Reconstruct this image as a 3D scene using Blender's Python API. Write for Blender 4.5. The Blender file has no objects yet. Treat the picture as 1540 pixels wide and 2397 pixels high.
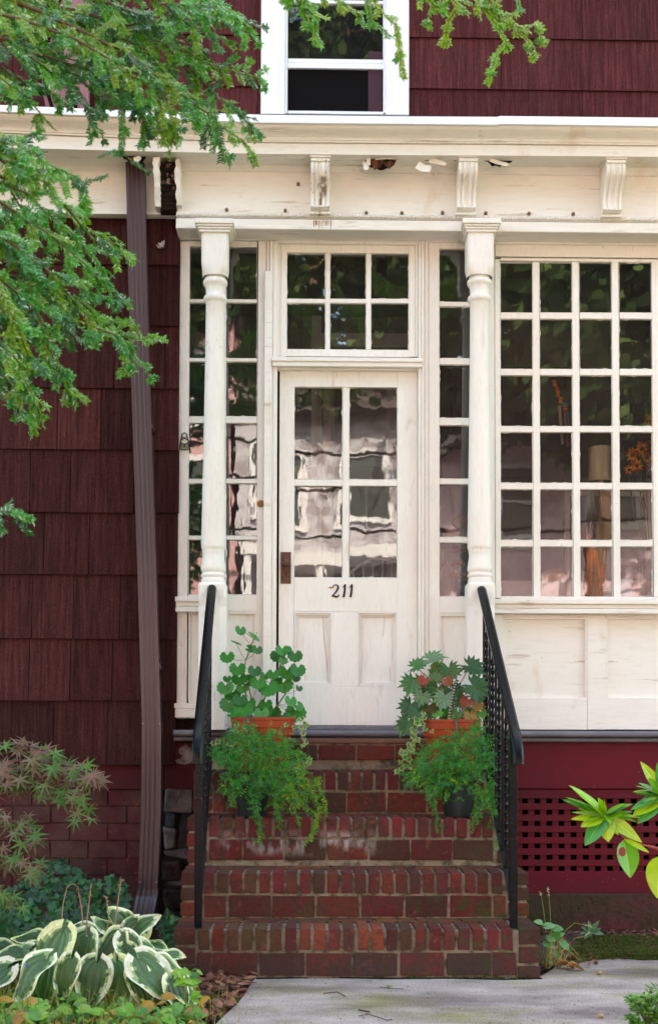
import bpy, bmesh, math, random
from mathutils import Vector, Matrix, Euler, noise as mnoise
R = random.Random(7)
scene = bpy.context.scene
col = scene.collection
PI = math.pi
V = Vector

# ---------------------------------------------------------------- camera
F, PW, PH, D, EYE = 2750.0, 1540.0, 2397.0, 6.7, 1.15
YAW, PITCH, ROLL = math.radians(1.04), math.radians(2.2), math.radians(0.17)
SH = (1700 - PH / 2) - F * math.tan(PITCH)
CAM = V((0.0, -D, EYE))
ROT = Matrix.Rotation(-YAW, 3, 'Z') @ Matrix.Rotation(PI / 2 + PITCH, 3, 'X') @ Matrix.Rotation(ROLL, 3, 'Z')

def ray(px, py):
    return ROT @ V(((px - PW / 2) / F, (PH / 2 - py) / F + SH / F, -1.0))
def P(px, py, Y):                      # reference-photo measure -> point on the plane y = Y
    d = ray(px, py)
    return CAM + d * ((Y - CAM.y) / d.y)
def G(px, py, z=0.0):                  # measure -> point on the ground
    d = ray(px, py)
    return CAM + d * ((z - CAM.z) / d.z)
def rect(x0, x1, y0, y1, Y):
    xc, yc = (x0 + x1) / 2, (y0 + y1) / 2
    return P(x0, yc, Y).x, P(x1, yc, Y).x, P(xc, y1, Y).z, P(xc, y0, Y).z

cam = bpy.data.objects.new('camera', bpy.data.cameras.new('camera'))
col.objects.link(cam)
cam.matrix_world = Matrix.Translation(CAM) @ ROT.to_4x4()
cd = cam.data
cd.sensor_fit = 'VERTICAL'; cd.sensor_height = 36.0; cd.lens = F / PH * 36.0
cd.shift_y = SH / PH
cd.clip_start = 0.05; cd.clip_end = 500
cd.dof.use_dof = True; cd.dof.focus_distance = 6.2; cd.dof.aperture_fstop = 4.0
scene.camera = cam

# ---------------------------------------------------------------- object helpers
def tag(o, label=None, cat=None, group=None, kind=None):
    if label: o['label'] = label
    if cat: o['category'] = cat
    if group: o['group'] = group
    if kind: o['kind'] = kind
    return o
def empty(name, loc=(0, 0, 0), parent=None):
    o = bpy.data.objects.new(name, None); col.objects.link(o)
    o.location = loc; o.empty_display_size = 0.1
    if parent:
        o.parent = parent
        o.matrix_parent_inverse = Matrix.Translation(parent.matrix_world.translation).inverted()
    bpy.context.view_layer.update()
    return o

class MB:
    def __init__(s):
        s.v = []; s.f = []; s.c = []
    def add(s, vs, fs, c=(1, 1, 1)):
        n = len(s.v); s.v.extend([tuple(p) for p in vs])
        for f in fs:
            s.f.append(tuple(i + n for i in f)); s.c.append(c)
    def box(s, x0, x1, y0, y1, z0, z1, c=(1, 1, 1), rot=None, jit=0):
        if x0 > x1: x0, x1 = x1, x0
        if y0 > y1: y0, y1 = y1, y0
        if z0 > z1: z0, z1 = z1, z0
        vs = [V((x, y, z)) for z in (z0, z1) for y in (y0, y1) for x in (x0, x1)]
        if jit: vs = [v + V((R.uniform(-jit, jit), R.uniform(-jit, jit), R.uniform(-jit, jit))) for v in vs]
        if rot is not None:
            cc = V(((x0 + x1) / 2, (y0 + y1) / 2, (z0 + z1) / 2))
            vs = [cc + rot @ (v - cc) for v in vs]
        s.add(vs, [(0, 2, 3, 1), (4, 5, 7, 6), (0, 1, 5, 4), (2, 6, 7, 3), (0, 4, 6, 2), (1, 3, 7, 5)], c)
    def quad(s, a, b, c_, d, c=(1, 1, 1)):
        s.add([a, b, c_, d], [(0, 1, 2, 3)], c)
    def tube(s, pts, rad, n=6, c=(1, 1, 1), cap=True, square=False):
        pts = [V(p) for p in pts]
        if not hasattr(rad, '__len__'): rad = [rad] * len(pts)
        rings = []
        up = V((0, 0, 1))
        t0 = (pts[1] - pts[0]).normalized()
        if abs(t0.dot(up)) > 0.95: up = V((0, 1, 0))
        a = t0.cross(up).normalized()
        for i, p in enumerate(pts):
            t = (pts[min(i + 1, len(pts) - 1)] - pts[max(i - 1, 0)])
            if t.length < 1e-9: t = t0
            t.normalize()
            a = (a - t * a.dot(t))
            if a.length < 1e-6: a = t.orthogonal()
            a.normalize(); b = t.cross(a)
            rings.append([p + (a * math.cos(2 * PI * (k + .5) / n) + b * math.sin(2 * PI * (k + .5) / n)) * rad[i] for k in range(n)])
        vs = [q for r in rings for q in r]
        fs = [(i * n + k, i * n + (k + 1) % n, (i + 1) * n + (k + 1) % n, (i + 1) * n + k) for i in range(len(pts) - 1) for k in range(n)]
        if cap:
            fs.append(tuple(range(n))[::-1]); fs.append(tuple((len(pts) - 1) * n + k for k in range(n)))
        s.add(vs, fs, c)
    def lathe(s, cx, cy, prof, n=32, c=(1, 1, 1), phase=0.0):   # prof: (r, z)
        vs = [(cx + r * math.cos(2 * PI * k / n + phase), cy + r * math.sin(2 * PI * k / n + phase), z) for r, z in prof for k in range(n)]
        fs = [(i * n + k, i * n + (k + 1) % n, (i + 1) * n + (k + 1) % n, (i + 1) * n + k) for i in range(len(prof) - 1) for k in range(n)]
        fs.append(tuple(range(n))[::-1]); fs.append(tuple((len(prof) - 1) * n + k for k in range(n)))
        s.add(vs, fs, c)
    def prism_x(s, prof, x0, x1, c=(1, 1, 1)):                 # prof: (y, z) polygon swept along x
        n = len(prof)
        vs = [(x0, y, z) for y, z in prof] + [(x1, y, z) for y, z in prof]
        fs = [(k, (k + 1) % n, n + (k + 1) % n, n + k) for k in range(n)]
        fs.append(tuple(range(n))[::-1]); fs.append(tuple(n + k for k in range(n)))
        s.add(vs, fs, c)
    def extr(s, outline, nrm, thick, c=(1, 1, 1)):             # planar 3d outline given thickness
        n = len(outline); o = [V(p) for p in outline]; nn = V(nrm) * thick
        vs = o + [p + nn for p in o]
        fs = [tuple(range(n)), tuple(n + k for k in range(n))[::-1]] + [(k, n + k, n + (k + 1) % n, (k + 1) % n) for k in range(n)]
        s.add(vs, fs, c)
    def build(s, name, mat, parent=None, smooth=False, bevel=0, seg=1, kind=None):
        me = bpy.data.meshes.new(name)
        org = parent.matrix_world.translation.copy() if parent else V((0, 0, 0))
        me.from_pydata(s.v, [], s.f)
        at = me.color_attributes.new('Col', 'FLOAT_COLOR', 'CORNER')
        buf = []
        for f, c in zip(s.f, s.c):
            for _ in f: buf.extend((c[0], c[1], c[2], 1.0))
        at.data.foreach_set('color', buf)
        me.materials.append(mat)
        if smooth is True:
            me.shade_smooth()
        me.validate()
        if smooth == 'auto':
            me.shade_smooth()
            try: me.set_sharp_from_angle(angle=math.radians(40))
            except Exception: pass
        o = bpy.data.objects.new(name, me); col.objects.link(o)
        if parent:
            o.parent = parent; o.matrix_parent_inverse = Matrix.Translation(org).inverted()
        if bevel:
            m = o.modifiers.new('edge', 'BEVEL'); m.width = bevel; m.segments = seg; m.limit_method = 'ANGLE'; m.angle_limit = math.radians(50)
        if kind: o['kind'] = kind
        return o

def rc(lo, hi):
    t = R.random(); return tuple(lo[i] + (hi[i] - lo[i]) * t for i in range(3))
def pick(*cs):
    c = R.choice(cs); k = R.uniform(.85, 1.15); return tuple(x * k for x in c)

# ---------------------------------------------------------------- materials
def newmat(name):
    m = bpy.data.materials.new(name); m.use_nodes = True
    nt = m.node_tree; nt.nodes.clear()
    out = nt.nodes.new('ShaderNodeOutputMaterial')
    return m, nt, out
def nd(nt, t, **kw):
    n = nt.nodes.new(t)
    for k, v in kw.items():
        if k in n.inputs: n.inputs[k].default_value = v
        else: setattr(n, k, v)
    return n
def mixc(nt, blend, fac, a, b):
    m = nt.nodes.new('ShaderNodeMix'); m.data_type = 'RGBA'; m.blend_type = blend
    for sock, val in ((m.inputs[0], fac), (m.inputs[6], a), (m.inputs[7], b)):
        if hasattr(val, 'is_output') or isinstance(val, bpy.types.NodeSocket): nt.links.new(val, sock)
        elif isinstance(val, (int, float)): sock.default_value = val
        else: sock.default_value = (*val, 1)
    return m.outputs[2]
def coords(nt, scale):
    tc = nt.nodes.new('ShaderNodeTexCoord'); mp = nt.nodes.new('ShaderNodeMapping')
    nt.links.new(tc.outputs['Object'], mp.inputs[0]); mp.inputs['Scale'].default_value = scale
    return mp.outputs[0]
def noisen(nt, scale, vec=(1, 1, 1), detail=4, rough=.6, dist=0):
    n = nd(nt, 'ShaderNodeTexNoise'); n.inputs['Scale'].default_value = scale; n.inputs['Detail'].default_value = detail
    n.inputs['Roughness'].default_value = rough; n.inputs['Distortion'].default_value = dist
    nt.links.new(coords(nt, vec), n.inputs['Vector'])
    return n.outputs['Fac']
def ramp(nt, fac, stops):
    r = nt.nodes.new('ShaderNodeValToRGB'); nt.links.new(fac, r.inputs[0])
    e = r.color_ramp.elements
    while len(e) < len(stops): e.new(.5)
    for k, (p, c) in enumerate(stops):
        e[k].position = p; e[k].color = (c, c, c, 1) if isinstance(c, (int, float)) else (*c, 1)
    return r.outputs[0]
def bump(nt, h, strength, dist, prev=None):
    b = nt.nodes.new('ShaderNodeBump'); b.inputs['Strength'].default_value = strength; b.inputs['Distance'].default_value = dist
    nt.links.new(h, b.inputs['Height'])
    if prev: nt.links.new(prev, b.inputs['Normal'])
    return b.outputs[0]

def pmat(name, base=None, rough=.6, spec=.5, metal=0, layers=(), bumps=(), trans=0, coat=0, trcol=None, post=None):
    """base None: colour comes from the object's own colour attribute. layers: (scale, vec, lo, hi, colour, blend, amount)"""
    m, nt, out = newmat(name)
    if base is None:
        at = nd(nt, 'ShaderNodeAttribute'); at.attribute_name = 'Col'; c = at.outputs['Color']
    else:
        rgb = nd(nt, 'ShaderNodeRGB'); rgb.outputs[0].default_value = (*base, 1); c = rgb.outputs[0]
    for (sc, vec, lo, hi, cc, blend, amt) in layers:
        f = ramp(nt, noisen(nt, sc, vec), [(lo, 0.0), (hi, amt)])
        c = mixc(nt, blend, f, c, cc)
    if post: c = post(nt, c)
    b = nd(nt, 'ShaderNodeBsdfPrincipled')
    nt.links.new(c, b.inputs['Base Color'])
    b.inputs['Roughness'].default_value = rough; b.inputs['Specular IOR Level'].default_value = spec
    b.inputs['Metallic'].default_value = metal; b.inputs['Coat Weight'].default_value = coat
    prev = None
    for (sc, vec, st, ds) in bumps:
        prev = bump(nt, noisen(nt, sc, vec, 5), st, ds, prev)
    if prev: nt.links.new(prev, b.inputs['Normal'])
    sh = b.outputs[0]
    if trans:
        t = nd(nt, 'ShaderNodeBsdfTranslucent')
        tcn = mixc(nt, 'MULTIPLY', 1.0, c, trcol or (1.6, 1.8, .7))
        nt.links.new(tcn, t.inputs[0])
        ms = nd(nt, 'ShaderNodeMixShader'); ms.inputs[0].default_value = trans
        nt.links.new(sh, ms.inputs[1]); nt.links.new(t.outputs[0], ms.inputs[2]); sh = ms.outputs[0]
    nt.links.new(sh, out.inputs[0])
    return m

CREAM = (.80, .755, .695)
def paint_post(nt, c):
    # fine cracks in old paint: dark thin lines following the grain, plus faint brown weeping
    v = nd(nt, 'ShaderNodeTexVoronoi', feature='DISTANCE_TO_EDGE'); v.inputs['Scale'].default_value = 16
    vec = coords(nt, (1, 1, .33))
    nn = nd(nt, 'ShaderNodeTexNoise'); nn.inputs['Scale'].default_value = 9; nt.links.new(vec, nn.inputs['Vector'])
    mx = mixc(nt, 'LINEAR_LIGHT', .12, vec, nn.outputs['Color'])
    nt.links.new(mx, v.inputs['Vector'])
    line = ramp(nt, v.outputs['Distance'], [(0.0, 1.0), (.018, 0.0)])
    patch = ramp(nt, noisen(nt, 2.3, (1, 1, 1)), [(.55, 0.0), (.68, .7)])
    mul = nd(nt, 'ShaderNodeMath', operation='MULTIPLY'); nt.links.new(line, mul.inputs[0]); nt.links.new(patch, mul.inputs[1])
    return mixc(nt, 'MIX', mul.outputs[0], c, (.42, .34, .27))
M = {}
M['paint'] = pmat('cream_paint', CREAM, .5, .35,
    layers=[(2.0, (1, 1, .6), .45, .75, (.66, .57, .46), 'MIX', .35), (26, (1, 1, .12), .62, .74, (.48, .40, .33), 'MIX', .4), (60, (1, 1, .2), .5, .75, (.55, .47, .4), 'MIX', .22),
            (10, (1, 1, .4), .63, .72, (.5, .38, .28), 'MIX', .45)],
    bumps=[(40, (1, 1, .15), .35, .004), (160, (1, 1, .6), .25, .0015), (9, (1, 1, 1), .3, .006)], post=paint_post)
M['paint_h'] = pmat('cream_paint_boards', CREAM, .5, .35,
    layers=[(3.0, (.25, 1, 1), .45, .8, (.66, .55, .44), 'MIX', .35), (26, (.1, 1, 1), .62, .70, (.42, .31, .22), 'MIX', .6), (5, (1, 1, .5), .60, .72, (.62, .47, .34), 'MIX', .5), (50, (.2, 1, 1), .52, .75, (.52, .43, .36), 'MIX', .22),
            (11, (1, 1, 1), .68, .74, (.45, .3, .2), 'MIX', .4)],
    bumps=[(45, (.12, 1, 1), .4, .004), (160, (1, 1, 1), .25, .0015), (7, (1, 1, 1), .3, .008)])
M['white'] = pmat('white_vinyl', (.80, .81, .82), .35, .5, layers=[(4, (1, 1, 1), .5, .8, (.62, .62, .62), 'MIX', .25)], bumps=[(12, (1, 1, 1), .15, .003)])
def shingle_post(nt, c):
    w = noisen(nt, 62, (1, 1, .012), 3, .75)
    g = ramp(nt, w, [(.36, .62), (.52, 1.0), (.66, 1.45)])
    c = mixc(nt, 'MULTIPLY', 1.0, c, g)
    gr = ramp(nt, noisen(nt, 190, (1, 1, 1), 3, .8), [(.36, .55), (.64, 1.6)])
    return mixc(nt, 'MULTIPLY', 1.0, c, gr)
M['shingle'] = pmat('maroon_shingle', None, .9, .08, layers=[(2.2, (1, 1, 1), .5, .8, (.05, .022, .02), 'MIX', .4)],
    bumps=[(44, (1, 1, .012), .4, .004), (170, (1, 1, 1), .8, .003)], post=shingle_post)
M['maroon'] = pmat('maroon_board', (.125, .007, .016), .6, .15,
    layers=[(3.5, (.3, 1, 1), .42, .7, (.06, .010, .014), 'MIX', .7), (120, (1, 1, 1), .70, .74, (.5, .36, .34), 'MIX', .6), (24, (.3, 1, 1), .66, .72, (.05, .02, .018), 'MIX', .6)],
    bumps=[(50, (.1, 1, 1), .3, .003), (200, (1, 1, 1), .25, .001)])
M['maroon_brick'] = pmat('maroon_painted_brick', None, .85, .1,
    layers=[(4, (1, 1, 1), .42, .62, (.085, .045, .036), 'MIX', .75), (25, (1, 1, 1), .64, .70, (.30, .055, .025), 'MIX', .5)],
    bumps=[(30, (1, 1, 1), .7, .008), (160, (1, 1, 1), .5, .003)])
M['grey'] = pmat('grey_moulding', (.13, .125, .15), .55, .4, layers=[(8, (1, 1, 1), .45, .75, (.22, .2, .22), 'MIX', .6), (30, (.6, 1, 1), .68, .73, (.04, .03, .03), 'MIX', .8)],
    bumps=[(26, (.5, 1, 1), .6, .008)])
def brick_post(nt, c):
    ge = nd(nt, 'ShaderNodeNewGeometry'); sx = nd(nt, 'ShaderNodeSeparateXYZ'); nt.links.new(ge.outputs['Position'], sx.inputs[0])
    # lime bloom under the third tread
    def band(sock, a, b, w):
        m1 = nd(nt, 'ShaderNodeMapRange'); m1.inputs[1].default_value = a - w; m1.inputs[2].default_value = a + w; nt.links.new(sock, m1.inputs[0])
        m2 = nd(nt, 'ShaderNodeMapRange'); m2.inputs[1].default_value = b + w; m2.inputs[2].default_value = b - w; nt.links.new(sock, m2.inputs[0])
        mu = nd(nt, 'ShaderNodeMath', operation='MULTIPLY'); nt.links.new(m1.outputs[0], mu.inputs[0]); nt.links.new(m2.outputs[0], mu.inputs[1]); return mu.outputs[0]
    bx = band(sx.outputs[0], -.42, .34, .05); bz = band(sx.outputs[2], .515, .60, .03)
    mm = nd(nt, 'ShaderNodeMath', operation='MULTIPLY'); nt.links.new(bx, mm.inputs[0]); nt.links.new(bz, mm.inputs[1])
    f = ramp(nt, noisen(nt, 9, (1, 1, .5)), [(.46, 0.0), (.66, .75)])
    m3 = nd(nt, 'ShaderNodeMath', operation='MULTIPLY'); nt.links.new(mm.outputs[0], m3.inputs[0]); nt.links.new(f, m3.inputs[1])
    c = mixc(nt, 'MIX', m3.outputs[0], c, (.62, .58, .56))
    # moss creeping at the right foot
    bx = band(sx.outputs[0], .55, 1.2, .2); bz = band(sx.outputs[2], -.1, .40, .1)
    mm = nd(nt, 'ShaderNodeMath', operation='MULTIPLY'); nt.links.new(bx, mm.inputs[0]); nt.links.new(bz, mm.inputs[1])
    f = ramp(nt, noisen(nt, 14, (1, 1, 1)), [(.52, 0.0), (.6, .9)])
    m3 = nd(nt, 'ShaderNodeMath', operation='MULTIPLY'); nt.links.new(mm.outputs[0], m3.inputs[0]); nt.links.new(f, m3.inputs[1])
    c = mixc(nt, 'MIX', m3.outputs[0], c, (.035, .05, .012))
    # dirt creeping up from the ground
    bz = band(sx.outputs[2], -.2, .10, .05)
    f = ramp(nt, noisen(nt, 30, (1, 1, .6)), [(.35, .2), (.6, .9)])
    m3 = nd(nt, 'ShaderNodeMath', operation='MULTIPLY'); nt.links.new(bz, m3.inputs[0]); nt.links.new(f, m3.inputs[1])
    return mixc(nt, 'MIX', m3.outputs[0], c, (.05, .03, .025))
M['brick'] = pmat('stoop_brick', None, .8, .18,
    layers=[(6, (1, 1, 1), .42, .64, (.06, .030, .022), 'MIX', .75), (48, (1, 1, 1), .54, .68, (.028, .014, .014), 'MIX', .6), (22, (1, 1, 1), .60, .74, (.32, .09, .06), 'MIX', .45), (3.3, (1, 1, 1), .55, .7, (.075, .065, .02), 'MIX', .45)],
    bumps=[(45, (1, 1, 1), .9, .006), (170, (1, 1, 1), .7, .003)], post=brick_post)
M['mortar'] = pmat('mortar', (.26, .205, .15), .9, .2,
    layers=[(18, (1, 1, 1), .46, .64, (.05, .04, .03), 'MIX', .85), (6, (1, 1, 1), .5, .7, (.07, .08, .02), 'MIX', .45), (40, (1, 1, 1), .6, .7, (.42, .36, .3), 'MIX', .5)],
    bumps=[(90, (1, 1, 1), .8, .006)])
M['iron'] = pmat('black_iron', (.003, .0035, .005), .24, .16,
    layers=[(26, (1, 1, 1), .70, .73, (.24, .025, .02), 'MIX', .9)], bumps=[(90, (1, 1, 1), .5, .003), (20, (1, 1, 1), .4, .003)])
M['spout'] = pmat('brown_metal', (.070, .034, .036), .34, .5, layers=[(5, (1, 1, .3), .4, .8, (.05, .03, .036), 'MIX', .7)], bumps=[(30, (1, 1, .1), .1, .002)])
def concrete_post(nt, c):
    g = ramp(nt, noisen(nt, 130, (1, 1, 1), 4, .75), [(.34, .55), (.5, 1.0), (.68, 1.45)])
    g2 = ramp(nt, noisen(nt, 5, (.7, 1.3, 1), 4), [(.35, .72), (.65, 1.12)]); c = mixc(nt, 'MULTIPLY', 1.0, c, g2)
    c = mixc(nt, 'MULTIPLY', 1.0, c, g)
    return c
M['concrete'] = pmat('concrete_path', (.39, .32, .29), .9, .15,
    layers=[(2.2, (.6, 1, 1), .48, .66, (.21, .19, .06), 'MIX', .8), (1.4, (.5, 1.6, 1), .5, .7, (.14, .095, .10), 'MIX', .8), (12, (1, 1, 1), .62, .75, (.13, .09, .08), 'MIX', .5)],
    bumps=[(110, (1, 1, 1), .9, .006), (12, (1, 1, 1), .5, .015)], post=concrete_post)
M['soil'] = pmat('soil', (.045, .028, .022), .95, .2, layers=[(14, (1, 1, 1), .4, .7, (.10, .06, .045), 'MIX', .8)], bumps=[(50, (1, 1, 1), .9, .02)])
M['leaf'] = pmat('leaf', None, .42, .45, layers=[(45, (1, 1, 1), .45, .7, (.02, .05, .01), 'MIX', .25)], trans=.28, trcol=(1.3, 1.5, .55))
M['needle'] = pmat('needle', None, .36, .6, trans=.3, trcol=(1.3, 1.6, .4))
M['gloss_leaf'] = pmat('glossy_leaf', None, .22, .5, layers=[(40, (1, 1, 1), .4, .7, (.05, .1, .01), 'MIX', .2)], trans=.3, trcol=(1.35, 1.4, .4))
M['stem'] = pmat('stem', None, .6, .3, bumps=[(80, (1, 1, 1), .3, .002)])
M['bark'] = pmat('bark', (.10, .055, .035), .85, .2, layers=[(20, (1, 1, .3), .4, .7, (.04, .025, .018), 'MIX', .8)], bumps=[(40, (1, 1, .2), .8, .01)])
M['terracotta'] = pmat('terracotta', (.32, .045, .013), .6, .25, layers=[(9, (1, 1, 1), .45, .75, (.26, .05, .02), 'MIX', .6)], bumps=[(60, (1, 1, 1), .15, .002)])
M['blackpot'] = pmat('black_plastic', (.012, .02, .02), .35, .5)
M['flat'] = pmat('coloured', None, .6, .4)
M['rot'] = pmat('rotten_wood', None, .9, .2, layers=[(30, (1, 1, .4), .4, .6, (.012, .007, .004), 'MIX', .8)], bumps=[(50, (1, 1, .3), 1, .02)])
M['stone'] = pmat('foundation_stone', None, .9, .2, layers=[(9, (1, 1, 1), .45, .6, (.06, .045, .045), 'MIX', .8)], bumps=[(14, (1, 1, 1), .9, .03)])
M['stucco'] = pmat('pink_stucco', (.34, .16, .175), .9, .2, layers=[(9, (1, 1, 1), .4, .7, (.24, .12, .135), 'MIX', .6)], bumps=[(40, (1, 1, .6), .9, .02)])
M['mauve'] = pmat('mauve_stucco', (.52, .40, .46), .9, .2, layers=[(9, (1, 1, .4), .45, .65, (.30, .2, .24), 'MIX', .8)], bumps=[(14, (1, 1, .5), .9, .05)])
M['black'] = pmat('dark_void', (.004, .003, .003), .9, .1)
M['brass'] = pmat('old_brass', (.22, .10, .025), .4, .5, metal=.8)
M['rust'] = pmat('rusty_iron', (.14, .055, .035), .6, .4, metal=.4, layers=[(60, (1, 1, 1), .45, .65, (.035, .025, .022), 'MIX', .8)], bumps=[(120, (1, 1, 1), .5, .002)])
M['moss'] = pmat('moss', (.05, .09, .012), .95, .1, layers=[(30, (1, 1, 1), .4, .65, (.11, .06, .03), 'MIX', .8)], bumps=[(90, (1, 1, 1), 1, .02)])
M['asphalt'] = pmat('asphalt', (.05, .05, .052), .9, .2, bumps=[(90, (1, 1, 1), .6, .01)])
M['lawn'] = pmat('lawn', (.05, .085, .02), .95, .1, layers=[(6, (1, 1, 1), .4, .7, (.08, .07, .03), 'MIX', .7)], bumps=[(60, (1, 1, 1), 1, .03)])
M['roof'] = pmat('roofing', (.06, .05, .05), .9, .2, bumps=[(60, (1, 1, 1), .6, .01)])
M['room'] = pmat('room_wall', None, .7, .3, bumps=[(30, (1, 1, 1), .2, .004)])
M['crown'] = pmat('far_foliage', None, .6, .2, trans=.06)
M['trim'] = pmat('far_trim', (.42, .42, .46), .6, .3)
M['dull_maroon'] = pmat('dull_maroon_board', (.075, .011, .014), .8, .12, layers=[(5, (.3, 1, 1), .42, .7, (.045, .012, .013), 'MIX', .7)], bumps=[(50, (.1, 1, 1), .4, .004)])
M['fabric'] = pmat('lamp_fabric', (.80, .76, .55), .8, .2, trans=.3, trcol=(1, 1, .9), bumps=[(300, (1, 1, 1), .3, .001)])

def glass_mat(name, refl, wob, dark=1.0):
    m, nt, out = newmat(name)
    tr = nd(nt, 'ShaderNodeBsdfTransparent'); tr.inputs[0].default_value = (dark, dark, dark * .98, 1)
    gl = nd(nt, 'ShaderNodeBsdfGlossy'); gl.inputs['Roughness'].default_value = .012; gl.inputs[0].default_value = (.97, .97, 1, 1)
    b1 = bump(nt, noisen(nt, 5.5, (1, 1, .7), 1.5, .5), wob, .0035)
    b2 = bump(nt, noisen(nt, 19, (1.4, 1, .5), 1.5, .5), wob, .0005, b1)
    nt.links.new(b2, gl.inputs['Normal'])
    fr = nd(nt, 'ShaderNodeFresnel'); fr.inputs[0].default_value = refl
    ms = nd(nt, 'ShaderNodeMixShader')
    nt.links.new(fr.outputs[0], ms.inputs[0]); nt.links.new(tr.outputs[0], ms.inputs[1]); nt.links.new(gl.outputs[0], ms.inputs[2])
    # a thin film of dust and a few flecks
    df = nd(nt, 'ShaderNodeBsdfDiffuse'); df.inputs[0].default_value = (.7, .68, .66, 1)
    f = ramp(nt, noisen(nt, 55, (1, 1, 1), 6, .7), [(.55, .012), (.72, .05), (.78, .35)])
    m2 = nd(nt, 'ShaderNodeMixShader'); nt.links.new(f, m2.inputs[0]); nt.links.new(ms.outputs[0], m2.inputs[1]); nt.links.new(df.outputs[0], m2.inputs[2])
    nt.links.new(m2.outputs[0], out.inputs[0])
    return m
M['glass'] = glass_mat('old_wavy_glass', 2.2, .17)
M['glass_new'] = glass_mat('window_glass', 1.9, .12, .8)
# ================================================================ the house
house = tag(empty('house', (0, 0, 0)), 'maroon shingled house with a cream painted glazed porch front', 'house')
def pbox(mb, x0, x1, y0, y1, Y, depth, c=(1, 1, 1), ex=0):
    X0, X1, Z0, Z1 = rect(x0, x1, y0, y1, Y)
    mb.box(X0, X1, Y, Y + depth, Z0, Z1, c)
def panel(mb, x0, x1, y0, y1, Y, rec=.018, mw=7):
    """recessed field with a raised moulding ring; the surround is built by the caller"""
    pbox(mb, x0, x1, y0, y1, Y + rec, .01)
    for a, b, c_, d in ((x0, x1, y0, y0 + mw), (x0, x1, y1 - mw, y1), (x0, x0 + mw, y0 + mw, y1 - mw), (x1 - mw, x1, y0 + mw, y1 - mw)):
        X0, X1, Z0, Z1 = rect(a, b, c_, d, Y)
        mb.box(X0, X1, Y + .004, Y + rec + .006, Z0, Z1)
def holed(mb, x0, x1, y0, y1, Y, depth, holes):
    """board with rectangular openings on a grid: holes = (cols, rows)"""
    cols, rows = holes
    xs = [x0] + [v for c_ in cols for v in c_] + [x1]
    ys = [y0] + [v for r in rows for v in r] + [y1]
    for i in range(0, len(xs), 2):
        pbox(mb, xs[i], xs[i + 1], y0, y1, Y, depth)
    for i in range(1, len(xs) - 1, 2):
        for j in range(0, len(ys), 2):
            pbox(mb, xs[i], xs[i + 1], ys[j], ys[j + 1], Y + .0015, depth - .002)
def bars(mb, cols, rows, Y, depth):
    """glazing bars between panes"""
    for i in range(len(cols) - 1):
        pbox(mb, cols[i][1], cols[i + 1][0], rows[0][0], rows[-1][1], Y, depth)
    for c_ in cols:
        for j in range(len(rows) - 1):
            pbox(mb, c_[0], c_[1], rows[j][1], rows[j + 1][0], Y + .0015, depth - .003)
def putty(mb, cols, rows, Y):
    """hand-laid, uneven putty beads round every pane"""
    for c_ in cols:
        for r in rows:
            X0, X1, Z0, Z1 = rect(c_[0], c_[1], r[0], r[1], Y)
            cs = [V((X0, Y, Z0)), V((X1, Y, Z0)), V((X1, Y, Z1)), V((X0, Y, Z1))]
            for k in range(4):
                a, b = cs[k], cs[(k + 1) % 4]
                inn = V(((X0 + X1) / 2, Y, (Z0 + Z1) / 2))
                n = max(4, int((b - a).length / .02))
                vs = []
                t = (b - a).normalized(); perp = V((-t.z, 0, t.x))
                for i in range(n + 1):
                    p = a.lerp(b, i / n); w = .003 + .004 * abs(mnoise.noise(p * 45)) + (.004 if R.random() < .06 else 0)
                    vs += [p + V((0, .001, 0)), p + perp * w + V((0, .014, 0)), p + V((0, .016, 0))]
                fs = []
                for i in range(n):
                    fs.append((3 * i, 3 * i + 3, 3 * i + 4, 3 * i + 1)); fs.append((3 * i + 1, 3 * i + 4, 3 * i + 5, 3 * i + 2))
                mb.add(vs, fs)
def panes(cols, rows, Y, mat, parent, tilt=.0045, name='pane'):
    mb = MB()
    for c_ in cols:
        for r in rows:
            X0, X1, Z0, Z1 = rect(c_[0] - 2, c_[1] + 2, r[0] - 2, r[1] + 2, Y)
            a, b = R.uniform(-tilt, tilt), R.uniform(-tilt, tilt)
            w, h = X1 - X0, Z1 - Z0
            mb.quad((X0, Y - a * w / 2 - b * h / 2, Z0), (X1, Y + a * w / 2 - b * h / 2, Z0), (X1, Y + a * w / 2 + b * h / 2, Z1), (X0, Y - a * w / 2 + b * h / 2, Z1))
    return mb.build(name, mat, parent)

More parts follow.
